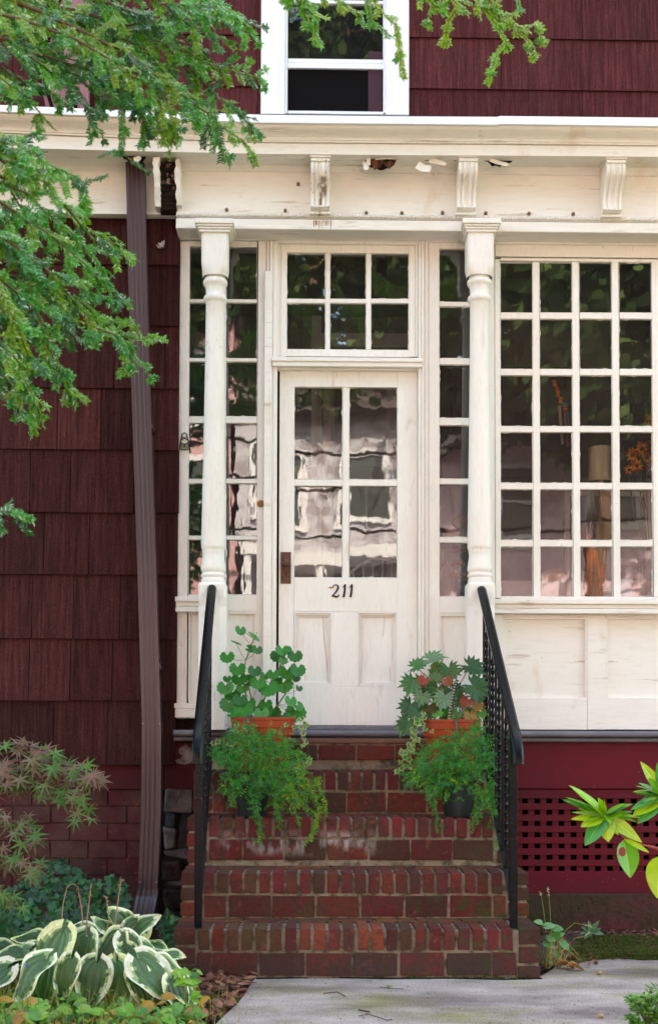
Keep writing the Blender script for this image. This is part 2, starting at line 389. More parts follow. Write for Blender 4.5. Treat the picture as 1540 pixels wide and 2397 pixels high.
# ---------------------------------------------------------------- shingled walls
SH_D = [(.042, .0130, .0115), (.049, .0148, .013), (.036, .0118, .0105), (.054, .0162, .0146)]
def siding(name, X0, X1, zs, Y, wid, stag, cols, skip=None, edge_j=0.0):
    mb = MB()
    dk = (.02, .008, .01)
    if skip:
        mb.box(X0, skip[0], Y + .02, Y + .03, zs[-1], zs[0], dk); mb.box(skip[1], X1, Y + .02, Y + .03, zs[-1], zs[0], dk); mb.box(skip[0], skip[1], Y + .02, Y + .03, skip[3], zs[0], dk); mb.box(skip[0], skip[1], Y + .02, Y + .03, zs[-1], skip[2], dk)
    else: mb.box(X0, X1, Y + .02, Y + .03, zs[-1], zs[0], dk)
    for r in range(len(zs) - 1):
        zt, zb = zs[r], zs[r + 1]
        x = X0 - R.uniform(0, 1) * wid[1] if not stag else X0 - (wid[0] * .5 * (r % 2)) - wid[0] * .31
        while x < X1:
            w = R.uniform(*wid)
            a, b = max(x, X0), min(x + w - .004, X1)
            if b - a > .012:
                if b == X1: b += R.uniform(0, edge_j)
                c = R.choice(cols); k = R.uniform(.82, 1.15); c = tuple(v * k for v in c)
                o = R.uniform(-.0015, .0015)
                for (s0, s1) in ([(a, b)] if not skip else cut(a, b, zb, zt, skip)):
                    if s1 - s0 < .005: continue
                    mb.add([(s0, Y + .018, zb), (s1, Y + .018, zb), (s0, Y + .018, zt), (s1, Y + .018, zt),
                            (s0, Y - .002 + o, zb + o), (s1, Y - .002 + o, zb + o), (s0, Y + .014, zt), (s1, Y + .014, zt)],
                           [(4, 5, 7, 6), (0, 1, 5, 4), (0, 4, 6, 2), (1, 3, 7, 5)], c)
            x += w
    return mb.build(name, M['shingle'], house)
def cut(a, b, zb, zt, sk):
    x0, x1, z0, z1 = sk
    if zt <= z0 or zb >= z1 or b <= x0 or a >= x1: return [(a, b)]
    return [(a, min(b, x0)), (max(a, x1), b)]

Yl = -.03
left_rows = [P(200, y, Yl).z for y in (470, 618, 761, 908, 1052, 1199, 1345, 1495, 1640, 1790)]
XLW = -6.5; XE = P(415, 1100, Yl).x
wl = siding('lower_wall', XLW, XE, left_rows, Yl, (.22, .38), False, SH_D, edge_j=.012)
YU = 1.65
exposure = P(700, 203, YU).z; e2 = P(700, 83, YU).z - exposure
zs = [exposure + e2 * k for k in range(13, -3, -1)]
zs = [z for z in zs if z > 4.3]
ux0, ux1, uz0, uz1 = rect(612, 957, -330, 262, YU)
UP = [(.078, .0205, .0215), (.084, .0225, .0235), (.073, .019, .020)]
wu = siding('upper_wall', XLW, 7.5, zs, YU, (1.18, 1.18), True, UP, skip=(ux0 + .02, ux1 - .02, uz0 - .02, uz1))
# solid body of the upper storeys behind the siding (casts the house's own shade)
mb = MB()
ZT = zs[0]
mb.box(XLW, ux0 + .02, YU + .031, YU + .15, 0, ZT); mb.box(ux1 - .02, 7.5, YU + .031, YU + .15, 4.2, ZT)
mb.box(ux0 + .02, ux1 - .02, YU + .031, YU + .15, uz1 - .02, ZT); mb.box(ux0 + .02, ux1 - .02, YU + .031, YU + .15, 4.2, uz0 - .01)
mb.box(XLW, XLW + .15, YU + .15, 10, 0, ZT); mb.box(7.35, 7.5, YU + .15, 10, 0, ZT); mb.box(XLW, 7.5, 9.85, 10, 0, ZT)
mb.box(XLW, 7.5, YU + .15, 9.85, 4.05, 4.15)
mb.build('house_shell', M['maroon'], house)
mb = MB()
mb.prism_x([(YU - .5, ZT - .05), (5.8, ZT + 2.6), (10.5, ZT - .05)], XLW - .4, 7.9)
mb.build('main_roof', M['roof'], house)

# ---------------------------------------------------------------- upper window
uw = tag(empty('upper_window', (0, 0, 0), house), None)
mb = MB()
Yc = YU - .035
for a in ((612, 668), (903, 957)):
    pbox(mb, a[0], a[1], -330, 268, Yc, .06)
pbox(mb, 668, 903, -330, -270, Yc, .06); pbox(mb, 600, 969, 268.5, 280, Yc - .02, .08)
for a in ((655, 667.5), (903.5, 913)):
    pbox(mb, a[0], a[1], -270, 268, Yc - .008, .006)
mb.build('casing', M['white'], uw, bevel=.004)
mb = MB()
pbox(mb, 668.5, 674, -270, 264, Yc + .03, .05); pbox(mb, 897, 902.5, -270, 264, Yc + .03, .05)
pbox(mb, 674, 897, 138, 148, Yc + .04, .03); pbox(mb, 674, 897, 148.6, 160, Yc + .03, .04)
pbox(mb, 674, 897, 0, 8, Yc + .045, .03); pbox(mb, 674, 897, -270, -262, Yc + .045, .03); pbox(mb, 674, 897, 260, 266, Yc + .03, .04)
mb.build('sash', M['white'], uw, bevel=.002)
mb = MB()
X0, X1, Z0, Z1 = rect(674, 897, -262, 137, Yc + .07); mb.quad((X0, Yc + .07, Z0), (X1, Yc + .07, Z0), (X1, Yc + .072, Z1), (X0, Yc + .072, Z1))
mb.build('pane', M['glass_new'], uw)
mb = MB()
X0, X1, Z0, Z1 = rect(674, 897, 160, 262, Yc + .05)
mb.box(X0, X1, Yc + .05, Yc + .052, Z0, Z1, (.012, .014, .022))
mb.build('insect_screen', M['black'], uw)
mb = MB()
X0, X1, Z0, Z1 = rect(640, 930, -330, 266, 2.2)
mb.box(X0, X1, 2.2, 2.22, 4.3, Z1, (.02, .02, .03)); mb.build('room_shade_sheet', M['black'], uw)  # black sheet: the unlit room's shade is put into its colour
mb = MB()
for k in range(7):
    a = 862 + k * 4.6
    X0, X1, Z0, Z1 = rect(a, a + 4, 120, 262, Yc + .045)
    mb.box(X0, X1, Yc + .046, Yc + .049, Z0, Z1, (.045, .008, .016))
mb.build('curtain', M['flat'], uw)

# ---------------------------------------------------------------- porch roof, cornice, frieze
# measured lines along the old sagging cornice: (px, y of top strip, y strip bottom, y cove bottom, y fascia bottom)
CN = [(-700, 205, 222, 270, 322), (0, 245, 263, 312, 345), (250, 256, 274, 322, 352), (610, 268, 289, 334, 360), (950, 272, 292, 337, 363), (1160, 273, 294, 338, 364),
      (1166, 271, 292, 338, 364), (1540, 275, 297, 342, 367), (2600, 284, 306, 350, 375)]
YS, YC_, YF, YFR = -.40, -.385, -.31, -.13
secs = []
for (px, a, b, c_, d) in CN:
    X = P(px, 300, -.35).x
    z1, z2 = P(px, a, YS).z, P(px, b, YS).z
    z3, z4 = P(px, c_, YF).z, P(px, d, YF).z
    secs.append((X, z1, z2, z3, z4))
def sweep(prof_fn, name, mat, smooth=False):
    mb = MB(); rows = [[V(p) for p in prof_fn(s_)] for s_ in secs]
    n = len(rows[0]); vs = [p for r in rows for p in r]
    fs = [(i * n + k, (i + 1) * n + k, (i + 1) * n + (k + 1) % n, i * n + (k + 1) % n) for i in range(len(rows) - 1) for k in range(n)]
    fs += [tuple(range(n)), tuple((len(rows) - 1) * n + k for k in range(n))[::-1]]
    mb.add(vs, fs); return mb.build(name, mat, house, smooth)
sweep(lambda s: [(s[0], YS - .01, s[2]), (s[0], YS - .01, s[2] + .018), (s[0], YS, s[2] + .022), (s[0], YS + .002, s[1]), (s[0], YS + .05, s[1] + .01), (s[0], YS + .05, s[2])], 'gutter_strip', M['white'])
def cyma(s):
    X, z1, z2, z3, z4 = s
    zt = z2 + .002; h = zt - z3; p = []
    for k in range(11):
        t = k / 10
        y = YS + .012 + (YF + .01 - YS - .04) * (t - .14 * math.sin(2 * PI * t) * 1.0) ** 1.0
        p.append((X, y, zt - h * .86 * t))
    p += [(X, YF - .012, z3 + h * .14), (X, YF - .012, z3), (X, YF + .08, z3), (X, YF + .08, zt)]
    return p
sweep(cyma, 'cornice', M['paint_h'], 'auto')
sweep(lambda s: [(s[0], YF, s[4]), (s[0], YF, s[3] - .002), (s[0], YF + .06, s[3] - .002), (s[0], YF + .06, s[4])], 'fascia', M['paint_h'])
sweep(lambda s: [(s[0], YF + .058, s[4] + .010), (s[0], YFR + .03, s[4] + .010), (s[0], YFR + .03, s[4] + .03), (s[0], YF + .058, s[4] + .03)], 'soffit', M['paint_h'])
mb = MB()
mb.add([(XLW, YS + .06, secs[1][1] + .0), (7.5, YS + .06, secs[1][1] + .0), (7.5, YU + .02, secs[1][1] + .30), (XLW, YU + .02, secs[1][1] + .30),
        (XLW, YS + .06, secs[1][1] - .06), (7.5, YS + .06, secs[1][1] - .06), (7.5, YU + .02, secs[1][1] + .2), (XLW, YU + .02, secs[1][1] + .2)],
       [(0, 1, 2, 3), (7, 6, 5, 4), (0, 4, 5, 1), (0, 3, 7, 4), (1, 5, 6, 2)])
mb.build('porch_roof', M['roof'], house)
# frieze board, bed mould, rope mould, architrave
xl, xr = 414, 2600
mb = MB()
X0, _, Z0, Z1 = rect(xl, xr, 372, 506, YFR); XR = P(2500, 900, 0).x
ztop = P(900, 372, YFR).z + .05
z_rope0, z_rope1 = P(900, 515, YFR).z, P(900, 504, YFR).z
mb.box(X0, XR, YFR, YFR + .04, z_rope1, ztop)
mb.build('frieze', M['paint_h'], house)
mb = MB()
zb = P(900, 405, YFR).z
mb.prism_x([(YFR - .001, zb - .004), (YFR - .010, zb), (YFR - .014, zb + .01), (YFR - .03, zb + .03), (YFR - .034, zb + .05), (YFR - .05, zb + .056), (YFR - .05, zb + .075), (YFR - .001, zb + .075)], X0, XR)
mb.build('bed_moulding', M['paint_h'], house, 'auto')
mb = MB()
zr = (z_rope0 + z_rope1) / 2; xx = X0
mb.box(X0, XR, YFR - .012, YFR + .04, z_rope0, z_rope1 - .001)
rr = (z_rope1 - z_rope0) * .42
while xx < min(XR, 3.4):                         # twisted rope: short slanted beads
    mb.tube([(xx, YFR - .012, zr - rr * .8), (xx + .012, YFR - .018, zr), (xx + .02, YFR - .012, zr + rr * .8)], [rr * .5, rr * .62, rr * .5], 5)
    xx += .0165
mb.build('rope_moulding', M['paint_h'], house, True)
YA = -.15
mb = MB()
za0, za1 = P(900, 540, YA).z, P(900, 515.5, YA).z
mb.box(X0, XR, YA, -.02, za0, za1)
mb.box(X0, XR, YA - .006, YA - .0005, za0, za0 + (za1 - za0) * .35)
mb.box(X0, XR, -.019, .05, za0 + .0, ztop - .02)
mb.build('architrave', M['paint_h'], house, bevel=.003)
# frieze of the left wing, short of the porch
mb = MB()
xa, xb, z0, z1 = rect(-2400, 412, 360, 490, -.08)
mb.box(xa, xb, -.08, -.035, z0, z1 + .12)
mb.box(xa, xb, -.095, -.081, z0, z0 + .02)
zb2 = P(250, 402, -.08).z
mb.prism_x([(-.081, zb2), (-.10, zb2 + .02), (-.13, zb2 + .05), (-.13, zb2 + .075), (-.081, zb2 + .075)], xa, xb)
mb.build('wing_frieze', M['paint_h'], house, bevel=.002)

# brackets
def bracket_mesh(w=.118, h=.305, dep=.165):
    """S-scroll bracket, origin at the top centre against the frieze, projecting to -y"""
    mb = MB()
    prof = []
    zs_ = [0, -.02, -.021, -.045, -.075, -.10, -.13, -.165, -.20, -.24, -.265, -.285, -.305]
    ys_ = [-.165, -.165, -.155, -.16, -.160, -.148, -.122, -.094, -.078, -.072, -.074, -.078, -.04]
    xs = [0, .14, .17, .24, .27, .38, .42, .58, .62, .73, .76, .83, .86, 1]
    dd = [0, 0, .008, .008, -.003, -.003, .008, .008, -.003, -.003, .008, .008, 0, 0]
    dd[6] = dd[7] = .008; dd[5] = -.003; dd[8] = -.003
    n = len(xs); vs = []
    for j, (z, y) in enumerate(zip(zs_, ys_)):
        for i in range(n):
            g = dd[i] if 2 < j < 11 else 0
            vs.append((w * (xs[i] - .5), y * dep / .165 + g, z * h / .305))
    fs = [(j * n + i, j * n + i + 1, (j + 1) * n + i + 1, (j + 1) * n + i) for j in range(len(zs_) - 1) for i in range(n - 1)]
    m = len(vs)
    for side in (0, n - 1):
        base = len(vs)
        for z in zs_: vs.append((w * (xs[side] - .5), 0, z * h / .305))
        for j in range(len(zs_) - 1):
            q = (j * n + side, (j + 1) * n + side, base + j + 1, base + j)
            fs.append(q if side == 0 else q[::-1])
    mb.add(vs, fs)
    mb.box(-w * .56, w * .56, -dep - .008, 0, .001, .03)
    mb.box(-w * .56, w * .56, -.05, 0, -h - .012, -h)
    return mb
protos = None
for i, (xc, yt, yb, wv) in enumerate([(749, 372, 495, 1.0), (1090, 372, 497, 1.0), (1430, 376, 502, 1.0), (1772, 378, 505, 1), (2110, 380, 508, 1)]):
    p = P(xc, yb, YFR - .05)
    hh = P(xc, yt, YFR - .15).z - p.z
    mb = bracket_mesh(.105, hh)
    mb.v = [(x + p.x, y + YFR + .001, z + p.z + hh) for x, y, z in mb.v]
    b = mb.build('bracket', M['paint'] if i else pmat('weathered_bracket_paint', CREAM, .6, .3, layers=[(20, (1, 1, .3), .54, .66, (.20, .10, .05), 'MIX', .9), (50, (1, 1, .4), .64, .7, (.03, .015, .01), 'MIX', .9)], bumps=[(40, (1, 1, .3), .8, .01)]), house, 'auto')
    if i == 0: b['label'] = 'paint-worn bracket streaked with brown rot'
# the rotten bracket at the corner: two side cheeks and a ragged decayed core
p = P(397, 493, -.12); hh = P(397, 372, -.25).z - p.z; w = .125
mb = MB()
mb.v = []
def ragged(x0, x1, y0, y1, z0, z1, n=14, amp=.012, c=(1, 1, 1)):
    vs = []
    for k in range(n + 1):
        z = z0 + (z1 - z0) * k / n
        a = amp
        prj = y0 + (y1 - y0) * (1 - (k / n)) ** 1.4 * .55
        for (x, y) in ((x0, prj), (x1, prj), (x1, y1), (x0, y1)):
            vs.append((x + R.uniform(-a, a), y + R.uniform(-a, a), z + R.uniform(-a, a) * .5))
    fs = [(4 * k + j, 4 * k + (j + 1) % 4, 4 * k + 4 + (j + 1) % 4, 4 * k + 4 + j) for k in range(n) for j in range(4)]
    fs += [(0, 3, 2, 1), (4 * n, 4 * n + 1, 4 * n + 2, 4 * n + 3)]
    mb.add(vs, fs, c)
mb = MB(); ragged(p.x - .075, p.x - .042, -.27, -.09, p.z, p.z + hh, amp=.005); ragged(p.x + .045, p.x + .072, -.25, -.11, p.z + .01, p.z + hh, amp=.006)
rb = mb.build('rotten_bracket', M['paint'], house, 'auto'); rb['label'] = 'decayed open bracket with only its cheeks left'
mb = MB(); ragged(p.x - .045, p.x + .048, -.215, -.10, p.z - .01, p.z + hh, 18, .012, (.018, .009, .005))
for k in range(26):
    zz = p.z + R.uniform(0, hh); xx = p.x + R.uniform(-.04, .04); yy = -.225 + .06 * (1 - (zz - p.z) / hh)
    mb.box(xx - .006, xx + .006, yy, yy + .02, zz, zz + R.uniform(.01, .05), pick((.16, .075, .035), (.05, .022, .012), (.3, .2, .13)), jit=.006)
o = mb.build('decayed_core', M['rot'], house); 
# rot holes and hanging flakes under the fascia
YR = YFR - .12
mb = MB()
def jag(x0, x1, y0, y1, Y, c, n=9, th=.008):
    top = []; bot = []
    for k in range(n + 1):
        t = k / n; e = math.sin(PI * t) ** .5
        top.append(P(x0 + (x1 - x0) * t, y0 + R.uniform(0, 2), Y)); bot.append(P(x0 + (x1 - x0) * t, y0 + (y1 - y0) * e * R.uniform(.55, 1), Y))
    mb.extr(top + bot[::-1][0:], (0, 1, 0), th, c)
for (a, b, c_, d) in ((850, 932, 366, 404), (1124, 1206, 366, 390), (1046, 1084, 366, 376), (980, 1050, 366, 378), (816, 850, 365, 374), (605, 626, 363, 370), (283, 345, 362, 386), (700, 722, 365, 374), (776, 800, 365, 371), (1250, 1290, 368, 373), (440, 470, 361, 366)):
    mb = MB(); jag(a, b, c_, d, YR, (.012, .007, .004)); mb.build('rot_hole', M['rot'], house)
mb = MB()
for (a, b, c_, d) in ((868, 900, 372, 402), (896, 925, 376, 398), (876, 915, 369, 382), (300, 330, 368, 392)):
    mb = MB(); jag(a, b, c_, d, YR - .012, pick((.2, .08, .04), (.13, .05, .025)), 6); mb.build('rotten_wood', M['rot'], house)
mb = MB()
for (x, y, w_, h_, an) in ((990, 391, 34, 20, -.35), (1022, 378, 40, 12, -.25), (856, 388, 14, 18, .2), (1166, 380, 44, 10, -.3), (905, 370, 60, 6, .02), (1010, 370, 40, 7, -.1), (700, 368, 60, 5, 0), (862, 376, 10, 22, .1), (322, 372, 18, 12, .4)):
    pc = P(x, y, YR - .02); k = 1 / 430
    out = []
    for (u, v_) in ((-.5, -.5), (-.1, -.55), (.5, -.42), (.55, .1), (.46, .5), (.1, .42), (-.45, .55)):
        uu, vv = u * w_ * k * R.uniform(.85, 1.1), v_ * h_ * k * R.uniform(.85, 1.1)
        out.append(pc + V((uu * math.cos(an) - vv * math.sin(an), R.uniform(-.006, .006), uu * math.sin(an) + vv * math.cos(an))))
    mb = MB(); mb.extr(out, (0, 1, 0), .004); mb.build('peeling_flake', M['paint'], house)
for k in range(9):
    x = 733 + k * 5 + R.uniform(-2, 2); y1_ = R.uniform(520, 540); mb = MB(); w_ = R.uniform(.8, 2.2)
    mb.extr([P(x - w_, 516, YA - .0068), P(x + w_, 516, YA - .0068), P(x + w_ * .6, y1_, YA - .0068), P(x - w_ * .4, y1_, YA - .0068)], (0, 1, 0), .0005, pick((.42, .27, .17), (.5, .36, .26), (.3, .17, .1))); mb.build('rust_streak', M['flat'], house)
# little sockets along the rope mould
for (x, y) in ((531, 492), (668, 494), (857, 500), (940, 500), (1035, 499), (1136, 500), (1237, 501), (1340, 502), (1122, 528), (1148, 528), (698, 432)):
    mb = MB(); q = P(x, y, YFR if y < 510 else YA)
    mb.tube([(q.x, q.y + .005, q.z), (q.x, q.y - .012, q.z), (q.x, q.y - .02, q.z - .002)], [.010, .010, .006], 8, (.20, .13, .08))
    mb.tube([(q.x, q.y - .018, q.z), (q.x + .004, q.y - .02, q.z - .018)], .0018, 4, (.10, .07, .05))
    mb.build('lamp_socket', M['flat'], house, True)

# ---------------------------------------------------------------- porch wall joinery
Yg = .022
header = MB()
pbox(header, 417, 1166, 549, 563.5, -.012, .05)
pbox(header, 1166, 2500, 549, 564, .0, .05)
header.build('head_board', M['paint_h'], house, bevel=.002)

# left sidelight
sl = empty('sidelight', (0, 0, 0), house)
colsL = [(441, 514), (528, 602)]; rowsL = [(577, 700), (708, 838), (846, 974), (990, 1121), (1131, 1254), (1263, 1392)]
mb = MB()
holed(mb, 418, 441, 564, 1682, 0, .05, ([], []))
pbox(mb, 602, 621, 564, 1705, 0, .05)
pbox(mb, 441, 602, 564, 577, .0015, .045); pbox(mb, 441, 602, 1392, 1428, .0015, .045)
bars(mb, colsL, rowsL, .006, .035); putty(mb, colsL, rowsL, .005)
mb.build('sidelight_frame', M['paint'], sl, bevel=.0015)
panes(colsL, rowsL, Yg, M['glass'], sl)
mb = MB()
for (a, b) in ((441, 500), (527, 600)):
    panel(mb, a, b, 1432, 1640, .0, .02, 5)
pbox(mb, 500, 527, 1428, 1705, .002, .05); pbox(mb, 441, 500, 1428, 1432, .002, .05); pbox(mb, 527, 602, 1428, 1432, .002, .05)
pbox(mb, 441, 500, 1640, 1682, .002, .05); pbox(mb, 527, 602, 1640, 1705, .002, .05)
mb.build('lower_panel', M['paint'], sl, bevel=.0015)
mb = MB()
pbox(mb, 410, 480, 1396, 1408, -.055, .055); pbox(mb, 412, 480, 1408.5, 1420, -.04, .04); pbox(mb, 411, 480, 1420.5, 1432, -.05, .05)
mb.build('sill_block', M['paint_h'], sl, bevel=.004, seg=2); mb = MB()
pbox(mb, 408, 480, 1646, 1658, -.045, .045); pbox(mb, 410, 480, 1658.5, 1680, -.055, .055)
mb.build('sill_block', M['paint_h'], sl, bevel=.004, seg=2)

# right sidelight
sr = empty('sidelight', (0, 0, 0), house)
colsR = [(1028, 1103)]; rowsR = [(582, 706), (717, 838), (853, 978), (995, 1120), (1133, 1257), (1270, 1397)]
mb = MB()
pbox(mb, 1003, 1028, 564, 1705, 0, .05); pbox(mb, 1103, 1122, 564, 1705, 0, .05)
pbox(mb, 1028, 1103, 564, 582, .0015, .045); pbox(mb, 1028, 1103, 1397, 1434, .0015, .045)
bars(mb, colsR, rowsR, .006, .035); putty(mb, colsR, rowsR, .005)
mb.build('sidelight_frame', M['paint'], sr, bevel=.0015)
panes(colsR, rowsR, Yg, M['glass'], sr)
mb = MB(); panel(mb, 1028, 1103, 1437, 1645, .0, .02, 5); pbox(mb, 1028, 1103, 1434, 1437, .002, .05); pbox(mb, 1028, 1103, 1645, 1705, .002, .05)
mb.build('lower_panel', M['paint'], sr, bevel=.0015)

# casing round door and transom
mb = MB()
for (a, b, y) in ((621.5, 629, -.010), (629.5, 637, -.022), (637.5, 648, -.014)):
    pbox(mb, a, b, 564, 1706, y, .05)
for (a, b, y) in ((979, 986, -.014), (986.5, 993, -.022), (993.5, 1002.5, -.008)):
    pbox(mb, a, b, 564, 1706, y, .05)
pbox(mb, 648.5, 978.5, 564, 571, -.006, .05)
mb.build('door_casing', M['paint'], house, bevel=.002)
mb = MB()
pbox(mb, 617, 634, 634, 1706, -.030, .01)
pbox(mb, 636, 990, 836, 846, -.048, .06); pbox(mb, 638, 988, 846.5, 858, -.038, .06); pbox(mb, 648, 980, 858.5, 866, -.0, .05)
mb.build('transom_bar', M['paint_h'], house, bevel=.004, seg=2)
tw = empty('transom_window', (0, 0, 0), house)
colsT = [(671, 762), (772, 857), (868, 957)]; rowsT = [(592, 699), (709, 818)]
mb = MB()
pbox(mb, 649, 656, 571.5, 835, .004, .05); pbox(mb, 972, 978, 571.5, 835, .004, .05)
pbox(mb, 656.5, 671, 572, 835, .012, .04); pbox(mb, 957, 971.5, 572, 835, .012, .04)
pbox(mb, 671, 957, 572, 592, .0135, .037); pbox(mb, 671, 957, 818, 835, .0135, .037)
bars(mb, colsT, rowsT, .018, .03); putty(mb, colsT, rowsT, .017)
mb.build('transom_frame', M['paint'], tw, bevel=.0015)
panes(colsT, rowsT, .036, M['glass'], tw)

# front door
Yd = .03
door = empty('front_door', (0, 0, 0), house)
colsD = [(688, 802), (817, 930)]; rowsD = [(906, 1122), (1137, 1352)]
mb = MB()
x0, x1 = 653, 976.5
pbox(mb, x0, 688, 868, 1698, Yd, .045); pbox(mb, 930, x1, 868, 1698, Yd, .045)
pbox(mb, 688, 930, 868, 906, Yd + .001, .043); pbox(mb, 688, 930, 1352, 1432, Yd + .001, .043); pbox(mb, 688, 930, 1608, 1698, Yd + .001, .043)
pbox(mb, 778, 836, 1432, 1608, Yd + .002, .04)
bars(mb, colsD, rowsD, Yd + .006, .03); putty(mb, colsD, rowsD, Yd + .005)
mb.build('door_leaf', M['paint'], door, bevel=.0015)
mb = MB()
for (a, b) in ((688, 778), (836, 930)):
    pbox(mb, a, b, 1432, 1608, Yd + .028, .01)
    for k, (ins, w_, dy) in enumerate(((0, 4, .002), (4.5, 4, .010), (9, 3, .018))):
        A, B, C_, D_ = a + ins, b - ins, 1432 + ins, 1608 - ins
        for (p0, p1, q0, q1) in ((A, B, C_, C_ + w_), (A, B, D_ - w_, D_), (A, A + w_, C_ + w_, D_ - w_), (B - w_, B, C_ + w_, D_ - w_)):
            pbox(mb, p0, p1, q0, q1, Yd + dy, .027 - dy)
mb.build('door_panel', M['paint'], door, bevel=.001)
panes(colsD, rowsD, Yd + .024, M['glass'], door, .004)
mb = MB()                                     # split running down one panel
for (xa_, pts) in ((0, [(756, 1441), (758, 1490), (764, 1540), (768, 1606)]), (1, [(900, 1440), (896, 1490)]), (2, [(912, 1560), (914, 1605)])):
    mb = MB(); mb.tube([P(x, y, Yd + .0275) for x, y in pts], .0013 if xa_ == 0 else .0008, 4, (.16, .10, .07)); mb.build('panel_crack', M['flat'], door)
mb = MB()
pbox(mb, 648, 652.5, 866, 1700, Yd + .01, .01, (.02, .012, .008)); mb.build('door_gap', M['black'], house)
mb = MB()
pbox(mb, 657, 681, 1292, 1366, Yd - .006, .006)
mb.build('lock_plate', M['rust'], door, bevel=.002)
q = P(669, 1318, Yd - .03)
mb = MB(); n = 20; prof = [(.010, -.004), (.010, .016), (.022, .024), (.027, .034), (.027, .042), (.020, .052), (.008, .057)]
vs = [(q.x + r * math.cos(2 * PI * k / n), Yd - .004 - h_, q.z + r * math.sin(2 * PI * k / n)) for r, h_ in prof for k in range(n)]
fs = [(i * n + k, i * n + (k + 1) % n, (i + 1) * n + (k + 1) % n, (i + 1) * n + k) for i in range(len(prof) - 1) for k in range(n)] + [tuple((len(prof) - 1) * n + k for k in range(n))]
mb.add(vs, fs); mb.build('door_knob', M['rust'], door, True)
mb = MB(); q = P(669.5, 1343, Yd - .0075)
mb.lathe(0, 0, [(.004, 0), (.004, .001)], 10)
mb.v = [(x + q.x, q.y - z, y + q.z + .004) for x, y, z in mb.v]; mb.box(q.x - .0018, q.x + .0018, q.y - .001, q.y, q.z - .012, q.z + .003)
mb.build('keyhole', M['black'], door)
# house number 211: drawn strokes with swelling width
def stroke(mb, pts, wid, Y, c):
    q = [P(x, y, Y) for x, y in pts]; L = []; Rr = []
    for i, p in enumerate(q):
        t = (q[min(i + 1, len(q) - 1)] - q[max(i - 1, 0)]).normalized(); pr = V((-t.z, 0, t.x))
        L.append(p + pr * wid[i] / 820); Rr.append(p - pr * wid[i] / 820)
    for i in range(len(q) - 1):
        a, b, c2, d = L[i], Rr[i], Rr[i + 1], L[i + 1]
        o = V((0, -.0035, 0))
        mb.add([a, b, c2, d, a + o, b + o, c2 + o, d + o], [(4, 5, 6, 7), (0, 4, 7, 3), (1, 2, 6, 5), (0, 1, 5, 4), (3, 7, 6, 2)], c)
K = (.018, .016, .02); Yn = Yd - .0015
for g in range(3):
    mb = MB()
    if g == 0:
        stroke(mb, [(778, 1376), (780.5, 1371), (785, 1368.5), (789.5, 1370), (791.5, 1374.5), (790, 1380), (786, 1386), (781, 1391.5), (777, 1396)], [2.2, 2, 1.8, 3, 4.4, 4.4, 3.4, 2.6, 2.2], Yn, K)
        stroke(mb, [(776.5, 1396.5), (780, 1394.6), (785, 1396.6), (789, 1397.4), (792.5, 1394.6), (794, 1391.5)], [2, 3, 4, 4, 2.6, 1.2], Yn, K)
    else:
        ox = 801 if g == 1 else 817
        stroke(mb, [(ox + 1, 1375), (ox + 4, 1372), (ox + 6.5, 1368)], [1.2, 2.2, 3], Yn, K)
        stroke(mb, [(ox + 6.8, 1367.5), (ox + 6.2, 1377), (ox + 5, 1388), (ox + 3.4, 1397)], [3.4, 4.2, 4.4, 4.8], Yn - .0004, K)
        stroke(mb, [(ox + .5, 1397.2), (ox + 6.2, 1396.8)], [1.8, 1.8], Yn - .0008, K)
    mb.build('house_number', M['iron'], door)
mb = MB(); c0 = P(774, 1375.5, Yn)
mb.extr([c0 + V((.008 * math.cos(a) * 1.3, 0, .005 * math.sin(a))) for a in [k * PI / 4 for k in range(8)]], (0, 1, 0), -.0012, (.42, .16, .06))
o = mb.build('rust_mark', M['flat'], door)

# doorbell on the casing
q = P(611, 1179, -.002)
mb = MB(); n = 20
for (r0, h0, r1, h1) in ((.021, 0, .019, .006), (.014, .006, .012, .009), (.008, .004, .006, .012)):
    vs = [(q.x + r * math.cos(2 * PI * k / n), -.001 - h_, q.z + r * math.sin(2 * PI * k / n)) for r, h_ in ((r0, 0), (r0, h0 + .002), (r1, h1), (r1 * .8, h1)) for k in range(n)]
    mb.add(vs, [(i * n + k, i * n + (k + 1) % n, (i + 1) * n + (k + 1) % n, (i + 1) * n + k) for i in range(3) for k in range(n)] + [tuple(3 * n + k for k in range(n))])
mb.build('doorbell', M['brass'], house, 'auto')

# corner post and the big window
mb = MB()
pbox(mb, 1122.5, 1158, 564, 1708, .004, .05); pbox(mb, 1158.5, 1171, 606, 1400, 0, .05)
mb.build('corner_post', M['paint'], house, bevel=.003)
bw = empty('porch_window', (0, 0, 0), house)
colsW = [(1171, 1247), (1263, 1340), (1356, 1433), (1449, 1527), (1543, 1620), (1636, 1713)]; rowsW = [(613, 731), (746, 863), (878, 997), (1011, 1130), (1145, 1264), (1279, 1397)]
mb = MB()
pbox(mb, 1158.5, 2300, 565, 605.5, .003, .045); pbox(mb, 1171, 1713, 606, 613, .006, .04); pbox(mb, 1171, 1713, 1397, 1403, .006, .04)
pbox(mb, 1158.5, 2300, 564, 576, -.012, .0145)
pbox(mb, 1713, 1760, 606, 1403, .004, .045)
bars(mb, colsW, rowsW, .006, .035); putty(mb, colsW, rowsW, .005)
mb.build('window_frame', M['paint'], bw, bevel=.0015)
panes(colsW, rowsW, Yg, M['glass'], bw, .006)
mb = MB()
pbox(mb, 1152, 2300, 1404, 1416, -.062, .066); pbox(mb, 1156, 2300, 1416.5, 1426, -.045, .05); pbox(mb, 1156, 2300, 1426.5, 1438, -.055, .06)
mb.build('window_sill', M['paint_h'], bw, bevel=.005, seg=2)
